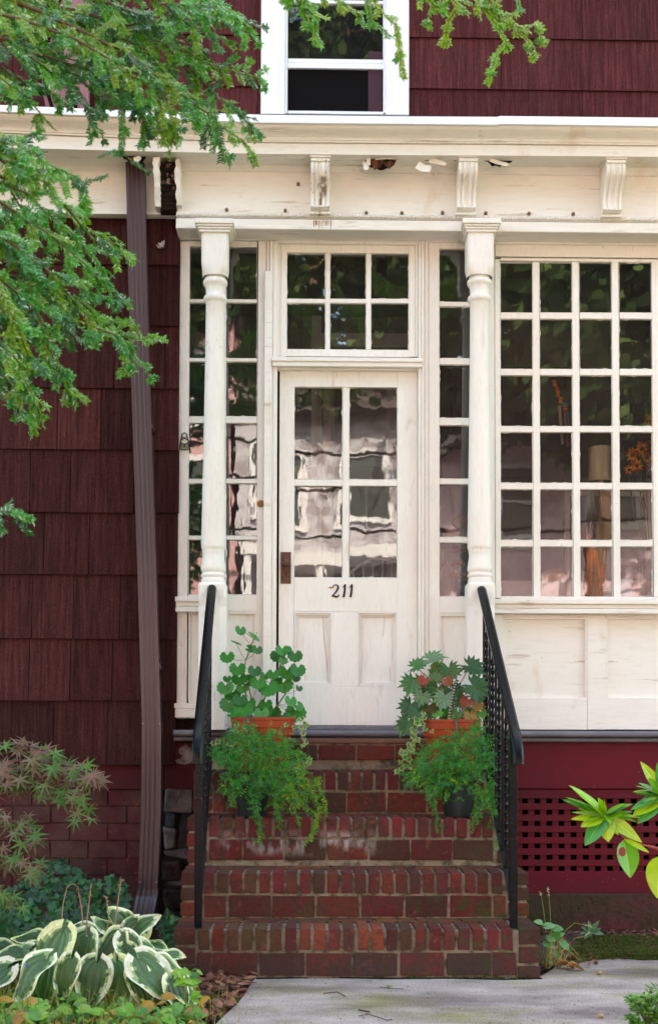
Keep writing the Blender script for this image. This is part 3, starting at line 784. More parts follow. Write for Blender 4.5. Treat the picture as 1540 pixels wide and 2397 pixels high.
# apron under the window
mb = MB()
ap = [(1178, 1374), (1418, 1622), (1666, 1870), (1914, 2120)]
xs = 1158.5
for (a, b) in ap:
    pbox(mb, xs, a, 1438.5, 1708, .004, .05); panel(mb, a, b, 1444, 1638, .004, .026, 5)
    pbox(mb, a, b, 1438.5, 1444, .006, .05); pbox(mb, a, b, 1638, 1708, .006, .05); xs = b
pbox(mb, xs, 2300, 1438.5, 1708, .004, .05)
mb.build('apron', M['paint_h'], house, bevel=.0015)
mb = MB()
pbox(mb, 1760.5, 2300, 606, 1403, .002, .05)
mb.build('end_wall', M['paint'], house)

# hook under the architrave
mb = MB(); pts = [P(x, y, -.06) for x, y in ((1412, 553), (1412, 563), (1410, 568), (1408, 574), (1411, 579), (1416, 578), (1418, 573))]
mb.tube(pts, .0035, 6); mb.build('screw_hook', M['paint'], house, True)

# columns
pc = []
for (xt, xb_) in ((505, 498), (1122.5, 1121.5)):
    cx = (P(xt, 800, -.14).x + P(xb_, 1400, -.14).x) / 2
    Z = lambda y: P(cx / 6.5 * F + 720, y, -.14).z
    W = lambda w: w / 2 / (F / 6.56)
    cp = empty('porch_column', (0, 0, 0), house)
    mb = MB()
    for (w, y0_, y1_) in ((91, 529, 541), (84, 541, 546), (78, 546, 551), (72, 551, 557)):
        k = W(w); mb.box(cx - k, cx + k, -.14 - k, -.14 + k, Z(y1_), Z(y0_) - .0005)
    mb.build('abacus', M['paint'], cp, bevel=.004, seg=2)
    mb = MB(); k = W(62)
    zt, zb_ = Z(557), Z(650)
    # block whose lower corners are scooped to the round
    n = 32; rings = []
    for (z, m_) in ((zt, 0), (Z(625), 0), (Z(634), .12), (Z(642), .42), (Z(648), .8), (Z(652), 1)):
        ring = []
        for a in range(n):
            th = 2 * PI * (a + .5) / n; c_, s_ = math.cos(th), math.sin(th)
            sq = k / max(abs(c_), abs(s_)); ci = k * .98
            # scoop: faces stay, corners are cut back
            r = sq * (1 - m_) + min(sq, ci) * m_ if m_ > 0 else sq
            ring.append((cx + r * c_, -.14 + r * s_, z))
        rings.append(ring)
    vs = [p_ for r in rings for p_ in r]
    mb.add(vs, [(i * n + a, i * n + (a + 1) % n, (i + 1) * n + (a + 1) % n, (i + 1) * n + a)[::-1] for i in range(len(rings) - 1) for a in range(n)])
    mb.build('capital', M['paint'], cp, 'auto')
    prof = [(50, 650), (48, 654), (52, 656), (57, 660), (58, 664), (56, 668), (50, 671), (46, 676), (44, 684), (44, 691), (48, 694), (54, 697), (56, 701), (54, 706), (48, 709), (44, 712),
            (44.5, 760), (46, 850), (48.5, 950), (51, 1050), (54, 1150), (57, 1235), (58, 1278), (57.5, 1284), (54, 1287), (53, 1289), (54, 1292), (51, 1297), (51.5, 1304), (54, 1315), (58, 1327), (58.5, 1333), (57, 1338), (52, 1341),
            (53, 1343), (58, 1346), (58, 1350), (53, 1353), (54, 1356), (57, 1359), (56, 1363), (54, 1367.5)]
    mb = MB(); mb.lathe(cx, -.14, [(W(w), Z(y)) for w, y in prof][::-1], 36)
    mb.build('shaft', M['paint'], cp, 'auto')
    # plinth: square top and bottom, corners chamfered between
    mb = MB(); rings = []
    def sqr(h, ch, z): return [(cx + sx * a, -.14 + sy * b, z) for (sx, sy, a, b) in ((-1, -1, h, h - ch), (-1, -1, h - ch, h), (1, -1, h - ch, h), (1, -1, h, h - ch), (1, 1, h, h - ch), (1, 1, h - ch, h), (-1, 1, h - ch, h), (-1, 1, h, h - ch))]
    h = W(64)
    rings = [sqr(h * .9, .02, Z(1366)), sqr(h, .012, Z(1371)), sqr(h, .012, Z(1400)), sqr(h, .034, Z(1422)), sqr(h, .034, Z(1655)), sqr(h, .004, Z(1678)), sqr(h, .004, Z(1708))]
    vs = [p_ for r in rings for p_ in r]; n = 8
    mb.add(vs, [(i * n + a, i * n + (a + 1) % n, (i + 1) * n + (a + 1) % n, (i + 1) * n + a)[::-1] for i in range(len(rings) - 1) for a in range(n)] + [tuple(range(8))])
    mb.build('plinth', M['paint'], cp)
    pc.append(cx)

# ---------------------------------------------------------------- base of the porch
mb = MB()
x0, x1, z0, z1 = rect(407, 2300, 1711, 1726, -.06); zt_ = z1
def bull(y, zc, r): return [(y + r - r * math.cos(a) , zc + r * math.sin(a)) for a in [(-PI / 2 + PI * k / 8) for k in range(9)]]
zc = (z0 + z1) / 2; r = (z1 - z0) / 2
mb.prism_x([(.05, z0)] + bull(-.09, zc, r)[0:] + [(.05, z1)], x0, x1)
zc2 = P(1300, 1732, -.07).z
mb.prism_x([(.05, zc2 - .014)] + bull(-.06, zc2, .013) + [(.05, zc2 + .013)], x0, x1)
mb.build('floor_edge', M['grey'], house, 'auto')
mb = MB()
pbox(mb, 625, 1003, 1699, 1709, -.03, .15, (.06, .04, .045)); mb.build('door_sill', M['grey'], house, bevel=.003)
mb = MB()
pbox(mb, 1165, 2300, 1738.5, 1847, -.02, .04); pbox(mb, 1165, 2300, 1848.5, 1870, -.005, .03)
pbox(mb, 1165, 2300, 2041, 2091, -.012, .05)
zledge = P(1400, 2091, -.03).z
mb.build('skirt_board', M['maroon'], house, bevel=.002)
mb = MB()
c0 = 1208.0
for k in range(7 + 1):
    ya, yb_ = 1870 + 26.3 * k - 14.6 + 0, 1870 + 26.3 * k
    if k == 0: continue
    pbox(mb, 1120, 2300, ya, yb_, -.004, .012)
for k in range(-3, 38):
    a = 1222 - 15.3 + 28.3 * k
    pbox(mb, a, a + 15.3, 1869, 2042, .0095, .012)
mb.build('lattice', M['maroon'], house, bevel=.0015)
mb = MB(); pbox(mb, 1100, 2300, 1840, 2060, .25, .02); mb.build('crawl_space_shade', M['black'], house)  # black backing sheet, painted as the shade behind the lattice
mb = MB()
x0 = P(1100, 2100, -.03).x; x1 = P(2300, 2100, -.03).x
mb.box(x0, x1, -.045, .2, -.05, zledge - .002, (.06, .02, .022))
mb.build('concrete_footing', pmat('mossy_footing', (.10, .022, .03), .9, .2, layers=[(3.5, (.4, 1, 1), .35, .6, (.045, .04, .018), 'MIX', .95), (30, (1, 1, 1), .5, .7, (.03, .022, .012), 'MIX', .8), (150, (1, 1, 1), .72, .78, (.4, .33, .3), 'MIX', .4)], bumps=[(25, (1, 1, 1), .7, .012), (90, (1, 1, 1), .5, .005)]), house, bevel=.006, seg=2)
# left: red band, old painted brick foundation, rubble stones by the stoop
mb = MB(); z0, z1 = P(200, 1847, 0).z, P(200, 1788, 0).z
xb0 = P(385, 1800, 0).x
mb.box(XLW, xb0, -.004, .06, z0, z1)
a, b, c_, d = rect(385, 470, 1738, 1848, 0.0); mb.box(xb0 + .002, b + .4, -.008, .06, c_, d)
mb.build('water_table', M['dull_maroon'], house, bevel=.002)
mb = MB(); jagp = [P(x, y, -.010) for x, y in ((424, 1748), (436, 1744), (447, 1752), (452, 1772), (446, 1786), (432, 1790), (414, 1786), (410, 1779), (420, 1776), (428, 1770), (420, 1764), (418, 1756))]
mb.extr(jagp, (0, 1, 0), .002, (.3, .25, .24)); mb.build('bare_patch', M['stone'], house)
def bricks(mb, X0, X1, z0, z1, Y, bw_, bh, gap, cols, prot=.012, jit=.002, depth=.05):
    z = z1; r = 0
    while z > z0:
        x = X0 - (bw_ / 2 if r % 2 else 0)
        while x < X1:
            a, b = max(x, X0), min(x + bw_ - gap, X1)
            if b - a > .02:
                y = Y + R.uniform(-.003, .003)
                mb.box(a, b, y, y + depth, max(z - bh + gap, z0), z, pick(*cols), jit=jit)
            x += bw_
        z -= bh; r += 1
mb = MB()
xf = P(372, 1950, .02).x
bricks(mb, XLW, xf, -.1, z0 - .004, .02, .215, .098, .009, [(.075, .017, .022), (.085, .020, .024), (.068, .017, .02), (.06, .02, .02)])
mb.box(XLW, xf, .027, .2, -.1, z0 - .004, (.055, .014, .018))
mb.build('brick_foundation', M['maroon_brick'], house, bevel=.005, seg=2)
mb = MB()
for (a, b, c_, d, cc) in ((388, 448, 1850, 1898, (.17, .13, .12)), (384, 414, 1903, 1938, (.04, .04, .045)), (416, 452, 1902, 1990, (.035, .035, .04)), (382, 414, 1942, 1985, (.22, .17, .16)),
                          (384, 446, 1992, 2010, (.14, .10, .095)), (384, 430, 2014, 2060, (.04, .012, .014)), (398, 440, 2040, 2075, (.12, .09, .09)), (384, 446, 2080, 2130, (.03, .02, .02)), (392, 440, 2132, 2180, (.025, .016, .014))):
    X0, X1, Z0, Z1 = rect(a, b, c_, d, -.02); mb.box(X0, X1, -.02 + R.uniform(-.02, .02), .1, Z0, Z1, tuple(v * .8 for v in cc), jit=.02)
X0, X1, _, _ = rect(372, 470, 1800, 1900, .05); mb.box(X0, X1 + .4, .05, .2, -.1, z0 - .005, (.03, .02, .02))
mb.build('rubble_foundation', M['stone'], house, bevel=.012, seg=2)
mb = MB(); X0, X1, Z0, Z1 = rect(408, 480, 1682, 1712, .03); mb.box(X0, X1, .03, .1, Z0, Z1, (.02, .012, .01))
mb.build('rot_gap', M['rot'], house)

# ---------------------------------------------------------------- inside the porch
mb = MB(); XI0, XI1 = P(418, 1000, .1).x, P(2250, 1000, .1).x
zf = P(800, 1706, 0).z; zc_ = P(800, 575, 0).z + .02
mb.box(XI0, XI1, .051, 1.58, zf - .1, zf, (.10, .06, .045))
mb.build('porch_floor', M['room'], house)
mb = MB(); mb.box(XI0, XI1, .051, 1.58, zc_ + .1, zc_ + .14, (.22, .19, .14)); mb.build('porch_ceiling', M['room'], house)
mb = MB()
OL = (.16, .14, .095)
mb.box(XI0, XI1, 1.55, 1.6, zf, zc_ + .1, (.085, .05, .05))
mb.box(XI0 - .05, XI0, .051, 1.58, zf, zc_ + .1, (.10, .06, .065))
mb.box(XI1, XI1 + .05, .051, 1.58, zf, zc_ + .1, OL)
mb.box(XI0, XI1, 1.52, 1.549, zc_ - .25, zc_ + .1, OL)
mb.build('inner_wall', M['room'], house)
mb = MB()
def ib(x0, x1, y0, y1, Y, d, c): 
    X0, X1, Z0, Z1 = rect(x0, x1, y0, y1, Y); mb.box(X0, X1, Y, Y + d, Z0, Z1, c)
W1 = (.50, .42, .42); W2 = (.26, .19, .19)
# the inner front door and its casing, seen through the outer door
ib(728, 752, 700, 1600, 1.50, .04, W1); ib(960, 985, 700, 1600, 1.50, .04, W1); ib(728, 985, 780, 812, 1.497, .045, W1)
ib(752.5, 959, 812.5, 1600, 1.525, .02, (.12, .06, .055)); ib(770, 782, 830, 1600, 1.51, .014, W2); ib(905, 930, 870, 1600, 1.512, .012, W2)
ib(783, 904, 1082, 1092, 1.512, .012, W2); ib(856, 860, 1130, 1240, 1.505, .01, W1)
mb.build('inner_door', M['room'], house)
mb = MB(); ib(690, 735, 1090, 1600, .9, .03, (.30, .2, .17)); ib(742, 776, 860, 1600, .88, .035, (.33, .24, .2)); ib(752, 757, 860, 1600, .872, .006, (.2, .13, .11))
ib(735.5, 741.5, 860, 1600, .9, .03, (.42, .35, .33))
mb.build('screen_door', M['room'], house)
mb = MB(); q0 = P(758, 1267, .86)
mb.box(q0.x - .02, q0.x + .06, .85, .868, q0.z - .008, q0.z + .008, (.01, .01, .012)); mb.box(q0.x + .048, q0.x + .062, .84, .868, q0.z - .03, q0.z + .03, (.01, .01, .012))
mb.build('door_latch', M['iron'], house)
mb = MB(); ib(1158, 2240, 1362, 1402, .14, .30, (.48, .42, .44)); mb.build('inner_ledge', M['room'], house)
mb = MB()
for (a, b) in ((1322, 1333), (1510, 1522)): ib(a, b, 1150, 1362, .5, .03, (.5, .44, .38))
ib(1333, 1510, 1150, 1160, .5, .03, (.5, .44, .38))
mb.build('inner_frame', M['room'], house)
# ================================================================ brick stoop
stoop = tag(empty('brick_stoop', (0.22, -1.3, 0)), 'worn red brick stoop of five steps leading to the front door', 'steps')
YST = [-1.30, -1.01, -.72, -.43, -.14]
ZST = [P(800, 2174, -1.30).z, P(800, 2043, -1.01).z, P(800, 1914, -.72).z, P(800, 1806, -.43).z]
XL = P(407, 2200, -1.30).x; XR = P(1264, 2200, -1.30).x
BR = [(.11, .022, .016), (.14, .026, .018), (.065, .020, .016), (.145, .022, .018), (.06, .026, .018), (.085, .019, .016), (.105, .015, .015)]
BRB = BR + [(.14, .030, .024), (.09, .02, .02), (.11, .032, .022), (.12, .02, .02), (.13, .024, .02), (.12, .018, .022), (.085, .030, .018)]
zprev = -.03
for i in range(4):
    yf, zt = YST[i], ZST[i]
    zb = zprev
    st = MB()
    yb = YST[i + 1] if i < 3 else YST[4]
    rh = .098; wend = .098
    xl, xr = XL + wend + .012, XR - wend - .012
    zr = zt - rh
    # tread headers, nosing course
    n = 22; pitch = (xr - xl) / n
    for k in range(n):
        a = xl + k * pitch + R.uniform(-.001, .001)
        c = pick(*BRB)
        if i == 0 and k in (7, 8, 11, 12): c = (.20, .045, .022)
        if i in (0, 1) and k < 5 and R.random() < .6: c = (.09, .038, .022)
        if i == 2: c = tuple(v * 1.05 for v in pick((.16, .022, .025), (.13, .018, .022), (.11, .02, .02)))
        st.box(a, a + pitch - .0155, yf + R.uniform(-.003, .003), yf + .195, zr, zt + R.uniform(-.003, .003), c, jit=.0032)
    # stretchers behind on the tread
    x = xl
    while x < xr:
        b = min(x + R.uniform(.2, .212), xr)
        st.box(x, b - .012, yf + .208, yb + .02, zt - .06, zt + R.uniform(-.003, .001), pick((.16, .05, .02), (.12, .035, .02), (.10, .028, .02)), jit=.002)
        x = b
    # riser course
    zlo = zb + .006; zhi = zr - .014
    hh = zhi - zlo
    rows = 1 if hh < .115 else 2
    if rows == 2: pass
    x = xl - (0 if i % 2 else .06)
    zq = [(zhi - min(hh, .102), zhi)] if hh < .145 else [(zhi - .098, zhi), (zlo, zhi - .11)]
    for (q0, q1) in zq:
        x = xl - R.uniform(0, .15)
        while x < xr:
            b = x + .213
            a_, b_ = max(x, xl), min(b - .011, xr)
            if b_ - a_ > .03:
                c = pick(*BR)
                if i == 0 and R.random() < .3: c = (.17, .022, .018)
                st.box(a_, b_, yf + .004 + R.uniform(-.002, .002), yf + .1, q0, q1, c, jit=.0032)
            x = b
    # end piers: stacked flat bricks
    for (a, b) in ((XL, XL + wend), (XR - wend, XR)):
        z = zt; hb = (zt - zb) / 3
        for k in range(3):
            hk = .09 if (i == 0 and k == 0) else hb
            z1_, z0_ = z, z - hb
            ln = yf
            while ln < yb + (.0 if i < 3 else -.0):
                le = min(ln + .2, yb + .03)
                st.box(a + R.uniform(-.002, .002), b, ln + R.uniform(-.002, .002), le - .01, z0_ + .014, z1_, pick(*BR), jit=.002)
                ln = le if le < yb + .02 else 99
            z = z0_
    tag(st.build('brickwork', M['brick'], stoop, bevel=.0045, seg=2))
    mo = MB()
    mo.box(XL + .006, XR - .006, yf + .013, YST[4] + .02 + .001 * i, -.03 if i == 0 else zprev - .002, zt - .010, (1, 1, 1), jit=0)
    mo.build('mortar_bed', M['mortar'], stoop)
    zprev = zt
# top riser up to the threshold
st = MB(); xl, xr = XL + .03, XR - .03
z5 = P(800, 1729, -.16).z
x = xl
while x < xr:
    b = min(x + .213, xr)
    st.box(x, b - .011, -.164 + R.uniform(-.003, .003), -.04, z5 - .118, z5 - .036, pick(*BR), jit=.002); x = b
st.build('brickwork', M['brick'], stoop, bevel=.0045, seg=2)
mo = MB(); mo.box(XL + .02, XR - .02, -.15, .0, zprev - .01, z5 - .028); mo.build('mortar_bed', M['mortar'], stoop)
mo = MB(); mo.box(XL + .02, XR - .02, -.165, -.0, z5 - .027, z5 - .001, (1, 1, 1))
mo.build('stone_threshold', pmat('threshold_stone', (.17, .075, .05), .8, .3, layers=[(8, (.3, 1, 1), .45, .6, (.06, .035, .03), 'MIX', .8), (14, (1, 1, 1), .6, .7, (.26, .18, .15), 'MIX', .6)], bumps=[(40, (1, 1, 1), .6, .006)]), stoop, bevel=.006, seg=2)
# moss cushions along the joints
mo = MB()
def tuft(mb, p, r, h, n, c0, c1, nrm=V((0, 0, 1))):
    for _ in range(n):
        a = R.uniform(0, 2 * PI); rr = r * math.sqrt(R.random()); q = V(p) + V((rr * math.cos(a), rr * math.sin(a) * .6, 0))
        d = V((R.uniform(-.6, .6), R.uniform(-.6, .6), 1)).normalized() * h * R.uniform(.5, 1)
        s_ = d.cross(V((R.uniform(-1, 1), R.uniform(-1, 1), .1))).normalized() * h * .35
        mb.add([q - s_, q + s_, q + d], [(0, 1, 2)], rc(c0, c1))
for i in range(4):
    for _ in range(26):
        x = XL + (XR - XL) * (R.random() ** (.5 if i == 0 else .9))
        tuft(mo, (x, YST[i] + .2 + R.uniform(-.01, .08), ZST[i] - .004), .02, .007, 14, (.03, .05, .008), (.10, .13, .02))
for _ in range(40):
    x = XL + (XR - XL) * R.uniform(.45, 1.0)
    tuft(mo, (x, -1.305, R.uniform(-.005, .012)), .018, .009, 12, (.03, .06, .008), (.08, .12, .02))
mo.build('moss_cushion', M['moss'], stoop, kind='stuff')
for y_, z_ in (): pass

# ================================================================ railings
def railing(side):
    xr_ = (P(462, 1780, -1.4).x) if side < 0 else (P(1212, 1780, -1.4).x)
    xt = (P(496, 1380, -.22).x) if side < 0 else (P(1127, 1380, -.22).x)
    root = tag(empty('stair_railing', (xr_, -1.27, ZST[0])),
        'black iron handrail on the shingled side of the steps, left of the door' if side < 0 else 'chipped black iron handrail in front of the maroon lattice, right of the door', 'railing', 'iron railings of the stoop')
    A = V((xt, -.21, P(497, 1374, -.22).z)); B = V((xr_, -1.36, P(1212, 1728, -1.38).z))
    def along(t): return A.lerp(B, t)
    # moulded handrail: flat cap with a rounded crown, curling down at the lower end
    path = [along(t) for t in (0, .25, .5, .75, .93, 1.0)] + [B + V((0, -.035, -.045)), B + V((0, -.048, -.085)), B + V((0, -.05, -.118))]
    prof = [(-.024, -.008), (-.024, .005), (-.017, .009), (-.014, .014), (0, .017), (.014, .014), (.017, .009), (.024, .005), (.024, -.008), (.012, -.010), (.012, -.018), (-.012, -.018), (-.012, -.010)]
    mb = MB(); vs = []; n = len(prof)
    for i, p in enumerate(path):
        t = (path[min(i + 1, len(path) - 1)] - path[max(i - 1, 0)]).normalized()
        sd = V((1, 0, 0)); up = sd.cross(t).normalized()
        if up.z < 0 and i < 6: up = -up
        if i >= 6 and up.y > 0: up = -up
        for (a, b) in prof: vs.append(p + sd * a + up * b)
    fs = [(i * n + k, i * n + (k + 1) % n, (i + 1) * n + (k + 1) % n, (i + 1) * n + k) for i in range(len(path) - 1) for k in range(n)]
    fs += [tuple(range(n)), tuple((len(path) - 1) * n + k for k in range(n))[::-1]]
    mb.add(vs, fs); mb.build('handrail', M['iron'], root, 'auto')
    # post
    yp = -1.262
    tpost = (yp - A.y) / (B.y - A.y); zt = along(tpost).z - .016
    xp = A.x + (B.x - A.x) * tpost + (.000)
    mb = MB(); mb.box(xp - .0175, xp + .0175, yp - .0175, yp + .0175, ZST[0] - .002, zt)
    mb.box(xp - .020, xp + .020, yp - .020, yp + .020, zt - .09, zt - .05)
    mb.build('post', M['iron'], root, bevel=.002)
    # sloping bottom bar
    z0 = P(1206, 2112, -1.24).z; yb0, yb1 = -1.245, -.24; sl = (A.z - B.z) / (A.y - B.y)
    def low(y): return V((A.x + (B.x - A.x) * ((y - A.y) / (B.y - A.y)), y, z0 + sl * (y - yb0)))
    mb = MB(); a, b = low(yb0), low(yb1); h = V((0, 0, .006)); w = V((.0125, 0, 0)) * 1.3
    mb.add([a - w, a + w, b + w, b - w, a - w + h, a + w + h, b + w + h, b - w + h], [(0, 3, 2, 1), (4, 5, 6, 7), (0, 1, 5, 4), (2, 3, 7, 6), (0, 4, 7, 3), (1, 2, 6, 5)])
    mb.build('bottom_bar', M['iron'], root)
    for k in range(9):
        y = -1.165 + k * .108
        p0 = low(y) + V((0, 0, .006)); t = (y - A.y) / (B.y - A.y); p1 = along(t) - V((0, 0, .014))
        mb = MB(); m_ = 44 if k % 2 else 2; vs = []; s_ = .0065
        for i in range(m_ + 1):
            f = i / m_; tw_ = 0
            if k % 2: tw_ = max(0, min(1, (f - .12) / .76)) * PI * 7
            for j in range(4):
                an = tw_ + PI / 4 + j * PI / 2
                vs.append((p0.x + math.cos(an) * s_ * 1.41, y + math.sin(an) * s_ * 1.41, p0.z + (p1.z - p0.z) * f))
        fs = [(i * 4 + j, i * 4 + (j + 1) % 4, (i + 1) * 4 + (j + 1) % 4, (i + 1) * 4 + j) for i in range(m_) for j in range(4)]
        mb.add(vs, fs); mb.build('baluster', M['iron'], root)
    # bracket that fixes the rail to the column plinth
    mb = MB(); mb.box(A.x - .012, A.x + .012, A.y - .004, A.y + .028, A.z - .05, A.z + .006); mb.build('wall_fixing', M['iron'], root, bevel=.002)
    mb = MB(); a = low(yb1); mb.box(a.x - .006, a.x + .006, a.y, a.y + .03, a.z - .02, a.z + .03); mb.build('wall_fixing', M['iron'], root)
    return root
railing(-1); railing(1)

# ================================================================ downspout
ds = tag(empty('downspout', P(322, 2200, -.45)), 'brown ribbed metal rainwater pipe running down the shingled wall', 'downspout')
def spout(mb, path, hw, hd, ribs=True):
    prof = []
    # front face (towards -y) with ribs
    xs = [-1, -.86, -.62, -.55, -.40, -.33, -.17, -.10, .10, .17, .33, .40, .55, .62, .86, 1]
    gr = [0, -.1, 0, .7, .7, 0, 0, .7, .7, 0, 0, .7, .7, 0, -.1, 0]
    for x, g in zip(xs, gr): prof.append((x * hw, -hd + (g * .005 if ribs else 0)))
    prof += [(hw, hd), (-hw, hd)]
    vs = []; n = len(prof)
    for i, p in enumerate(path):
        t = (path[min(i + 1, len(path) - 1)] - path[max(i - 1, 0)]).normalized()
        sx = V((1, 0, 0)); f = t.cross(sx).normalized()
        if f.y > 0: f = -f
        for (a, b) in prof: vs.append(p + sx * a - f * b)
    fs = [(i * n + k, i * n + (k + 1) % n, (i + 1) * n + (k + 1) % n, (i + 1) * n + k) for i in range(len(path) - 1) for k in range(n)]
    fs += [tuple(range(n))[::-1], tuple((len(path) - 1) * n + k for k in range(n))]
    mb.add(vs, fs)
yd = -.125
mb = MB(); spout(mb, [P(318, 372, yd), P(330, 860, yd), P(345, 1300, yd), P(357, 1700, yd)], .052, .036)
mb.build('upper_pipe', M['spout'], ds, 'auto')
mb = MB(); spout(mb, [P(357.5, 1692, yd - .006), P(356, 1900, yd - .006), P(349.5, 2060, yd - .006), P(348, 2084, yd - .008)], .0535, .038)
mb.build('lower_pipe', M['spout'], ds, 'auto')
mb = MB(); spout(mb, [P(348, 2080, yd - .01), P(347, 2098, yd - .014), P(345, 2110, yd - .03), P(338, 2146, yd - .12), P(332, 2180, yd - .20), P(325, 2222, yd - .31)], .058, .040)
mb.build('elbow', M['spout'], ds, 'auto')
for yy in (1694, 2062):
    q = P(357 if yy < 1800 else 349.5, yy, yd)
    for s_ in (-1, 1):
        mb = MB(); mb.tube([(q.x + s_ * .046, q.y - .045, q.z), (q.x + s_ * .046, q.y - .038, q.z)], .004, 8, (.3, .25, .25)); mb.build('screw', M['flat'], ds)
for yy in (1000, 1560):
    q = P(333 + (yy - 900) * .033, yy, yd); mb = MB(); mb.box(q.x - .056, q.x + .056, q.y - .034, -.032, q.z - .014, q.z + .014); mb.build('strap', M['spout'], ds)

# ================================================================ small fixed things
q = P(432, 1034, -.006)
orn = tag(empty('iron_ornament', q), 'small open iron ornament hung on the cream jamb beside the shingles', 'ornament')
mb = MB(); Yq = -.012
def line(pts, r, c=(.02, .018, .016)): mb.tube([P(x, y, Yq) for x, y in pts], r, 5, c)
line([(421, 1052), (424, 1030), (427, 1016), (432, 1013), (437, 1016), (441, 1030), (444, 1052)], .0035)
line([(426, 1021), (432, 1027), (438, 1021)], .0028); line([(425, 1030), (432, 1024), (439, 1030)], .0028); line([(424, 1036), (432, 1040), (441, 1036)], .0028)
line([(421, 1052), (432, 1053), (444, 1052)], .003); line([(432, 1040), (432, 1046)], .004)
mb.extr([P(x, y, Yq + .004) for x, y in ((423, 1050), (425, 1038), (440, 1038), (443, 1050))], (0, 1, 0), .004, (.24, .22, .15))
mb.build('ornament_frame', M['flat'], orn, 'auto')
# a dried leaf or moth caught on the shingles
mb = MB(); q = P(378, 574, -.05)
for k in range(7):
    a = R.uniform(0, 6.28); p = q + V((R.uniform(-.015, .02), R.uniform(-.012, 0), R.uniform(-.02, .025)))
    u = V((math.cos(a), R.uniform(-.3, .3), math.sin(a))) * .022; w = V((-math.sin(a), R.uniform(-.4, .4), math.cos(a))) * .011
    mb.add([p - u, p - w, p + u, p + w], [(0, 1, 2, 3)], pick((.14, .05, .06), (.4, .34, .33), (.1, .03, .03)))
tag(mb.build('dried_leaf', M['flat']), 'crumpled dead leaf stuck on the dark shingles beside the downspout top', 'leaf')

# pink stucco panel beyond the low roof at the upper left
pk = tag(empty('leaning_panel', P(165, 262, 1.2)), 'pink stucco covered slab leaning above the cornice behind the evergreen', 'panel')
mb = MB(); Yp = 1.45
mb.extr([P(x, y, Yp) for x, y in ((118, 300), (98, 200), (108, 90), (140, -60), (150, -750), (205, -750), (208, -60), (212, 100), (205, 300))], (0, 1, 0), .05); mb.build('slab', M['stucco'], pk)
for pts in (((122, 250), (105, 190), (112, 100), (150, -40)), ((178, 252), (166, 215), (152, 178), (140, 120))):
    mb = MB(); mb.tube([P(x, y, Yp - .012) for x, y in pts], .014, 6); mb.build('cable', M['black'], pk)

# ================================================================ ground
mb = MB()
g = 60.0
mb.add([(-g, -60, -.035), (g, -60, -.035), (g, 40, -.035), (-g, 40, -.035)], [(0, 1, 2, 3)])
mb.build('ground', M['soil'], kind='structure')
mb = MB()
out = [G(598, 2289), G(640, 2278), G(900, 2270), G(1268, 2284), G(1300, 2264), G(1345, 2252), G(1400, 2247), G(1445, 2243), G(1500, 2248), G(1700, 2246)]
out = [V((p.x, p.y, 0)) for p in out]
out[1].y = out[2].y = -1.2; out[1].x = out[0].x + .1
out += [V((3.2, out[-1].y, 0)), V((3.2, -8.4, 0)), V((-1.0, -8.4, 0)), V((-.72, -4.2, 0)), V((G(505, 2397).x, G(505, 2397).y, 0)), V((G(560, 2345).x, G(560, 2345).y, 0))]
mb.extr(out, (0, 0, 1), -.05)
mb.v = [tuple(v) for v in mb.v]
pa = mb.build('path', M['concrete'], kind='structure')
mb = MB(); mb.box(-60, 60, -10.4, -8.4, -.034, 0); mb.build('pavement', M['concrete'], kind='structure')
mb = MB(); mb.box(-60, 60, -17.5, -10.4, -.034, -.12 + .09); mb.build('road', M['asphalt'], kind='structure')
mb = MB(); mb.box(-60, 60, -19.4, -17.5, -.034, .02); mb.build('opposite_pavement', M['concrete'], kind='structure')
mb = MB(); mb.box(-60, -1.9, -8.39, -2.4, -.034, -.01); mb.box(3.3, 60, -8.39, -1.2, -.034, -.01); mb.build('lawn', M['lawn'], kind='structure')
# moss patch with brown debris at the right of the path
mo = MB()
poly = [G(x, y, .0) for x, y in ((1306, 2262), (1340, 2215), (1370, 2195), (1460, 2193), (1620, 2196), (1700, 2240), (1500, 2240), (1440, 2237), (1400, 2246))]
mo.extr([V((p.x, p.y, .012)) for p in poly], (0, 0, 1), -.04, (.05, .09, .012))
for _ in range(1500):
    x = 1300 + 300 * R.random(); y = 2192 + 54 * R.random()
    if x < 1370 and y < 2262 - (x - 1306) * 1.1: continue
    p = G(x, y, .010); tuft(mo, p, .02, .012, 3, (.04, .09, .01), (.12, .18, .02))
mo.build('moss_patch', M['moss'], kind='stuff')
mb = MB()
zz = [G(x, y, 0) for x, y in ((1262, 2190), (1300, 2180), (1700, 2172), (1700, 2200), (1370, 2200), (1310, 2255), (1262, 2262))]
mb.extr([V((p.x, p.y, -.004)) for p in zz], (0, 0, 1), -.025); mb.build('dirt_strip', pmat('gritty_soil', (.11, .085, .08), .95, .2, layers=[(20, (1, 1, 1), .4, .6, (.05, .03, .025), 'MIX', .8)], bumps=[(60, (1, 1, 1), 1, .01)]), kind='structure')

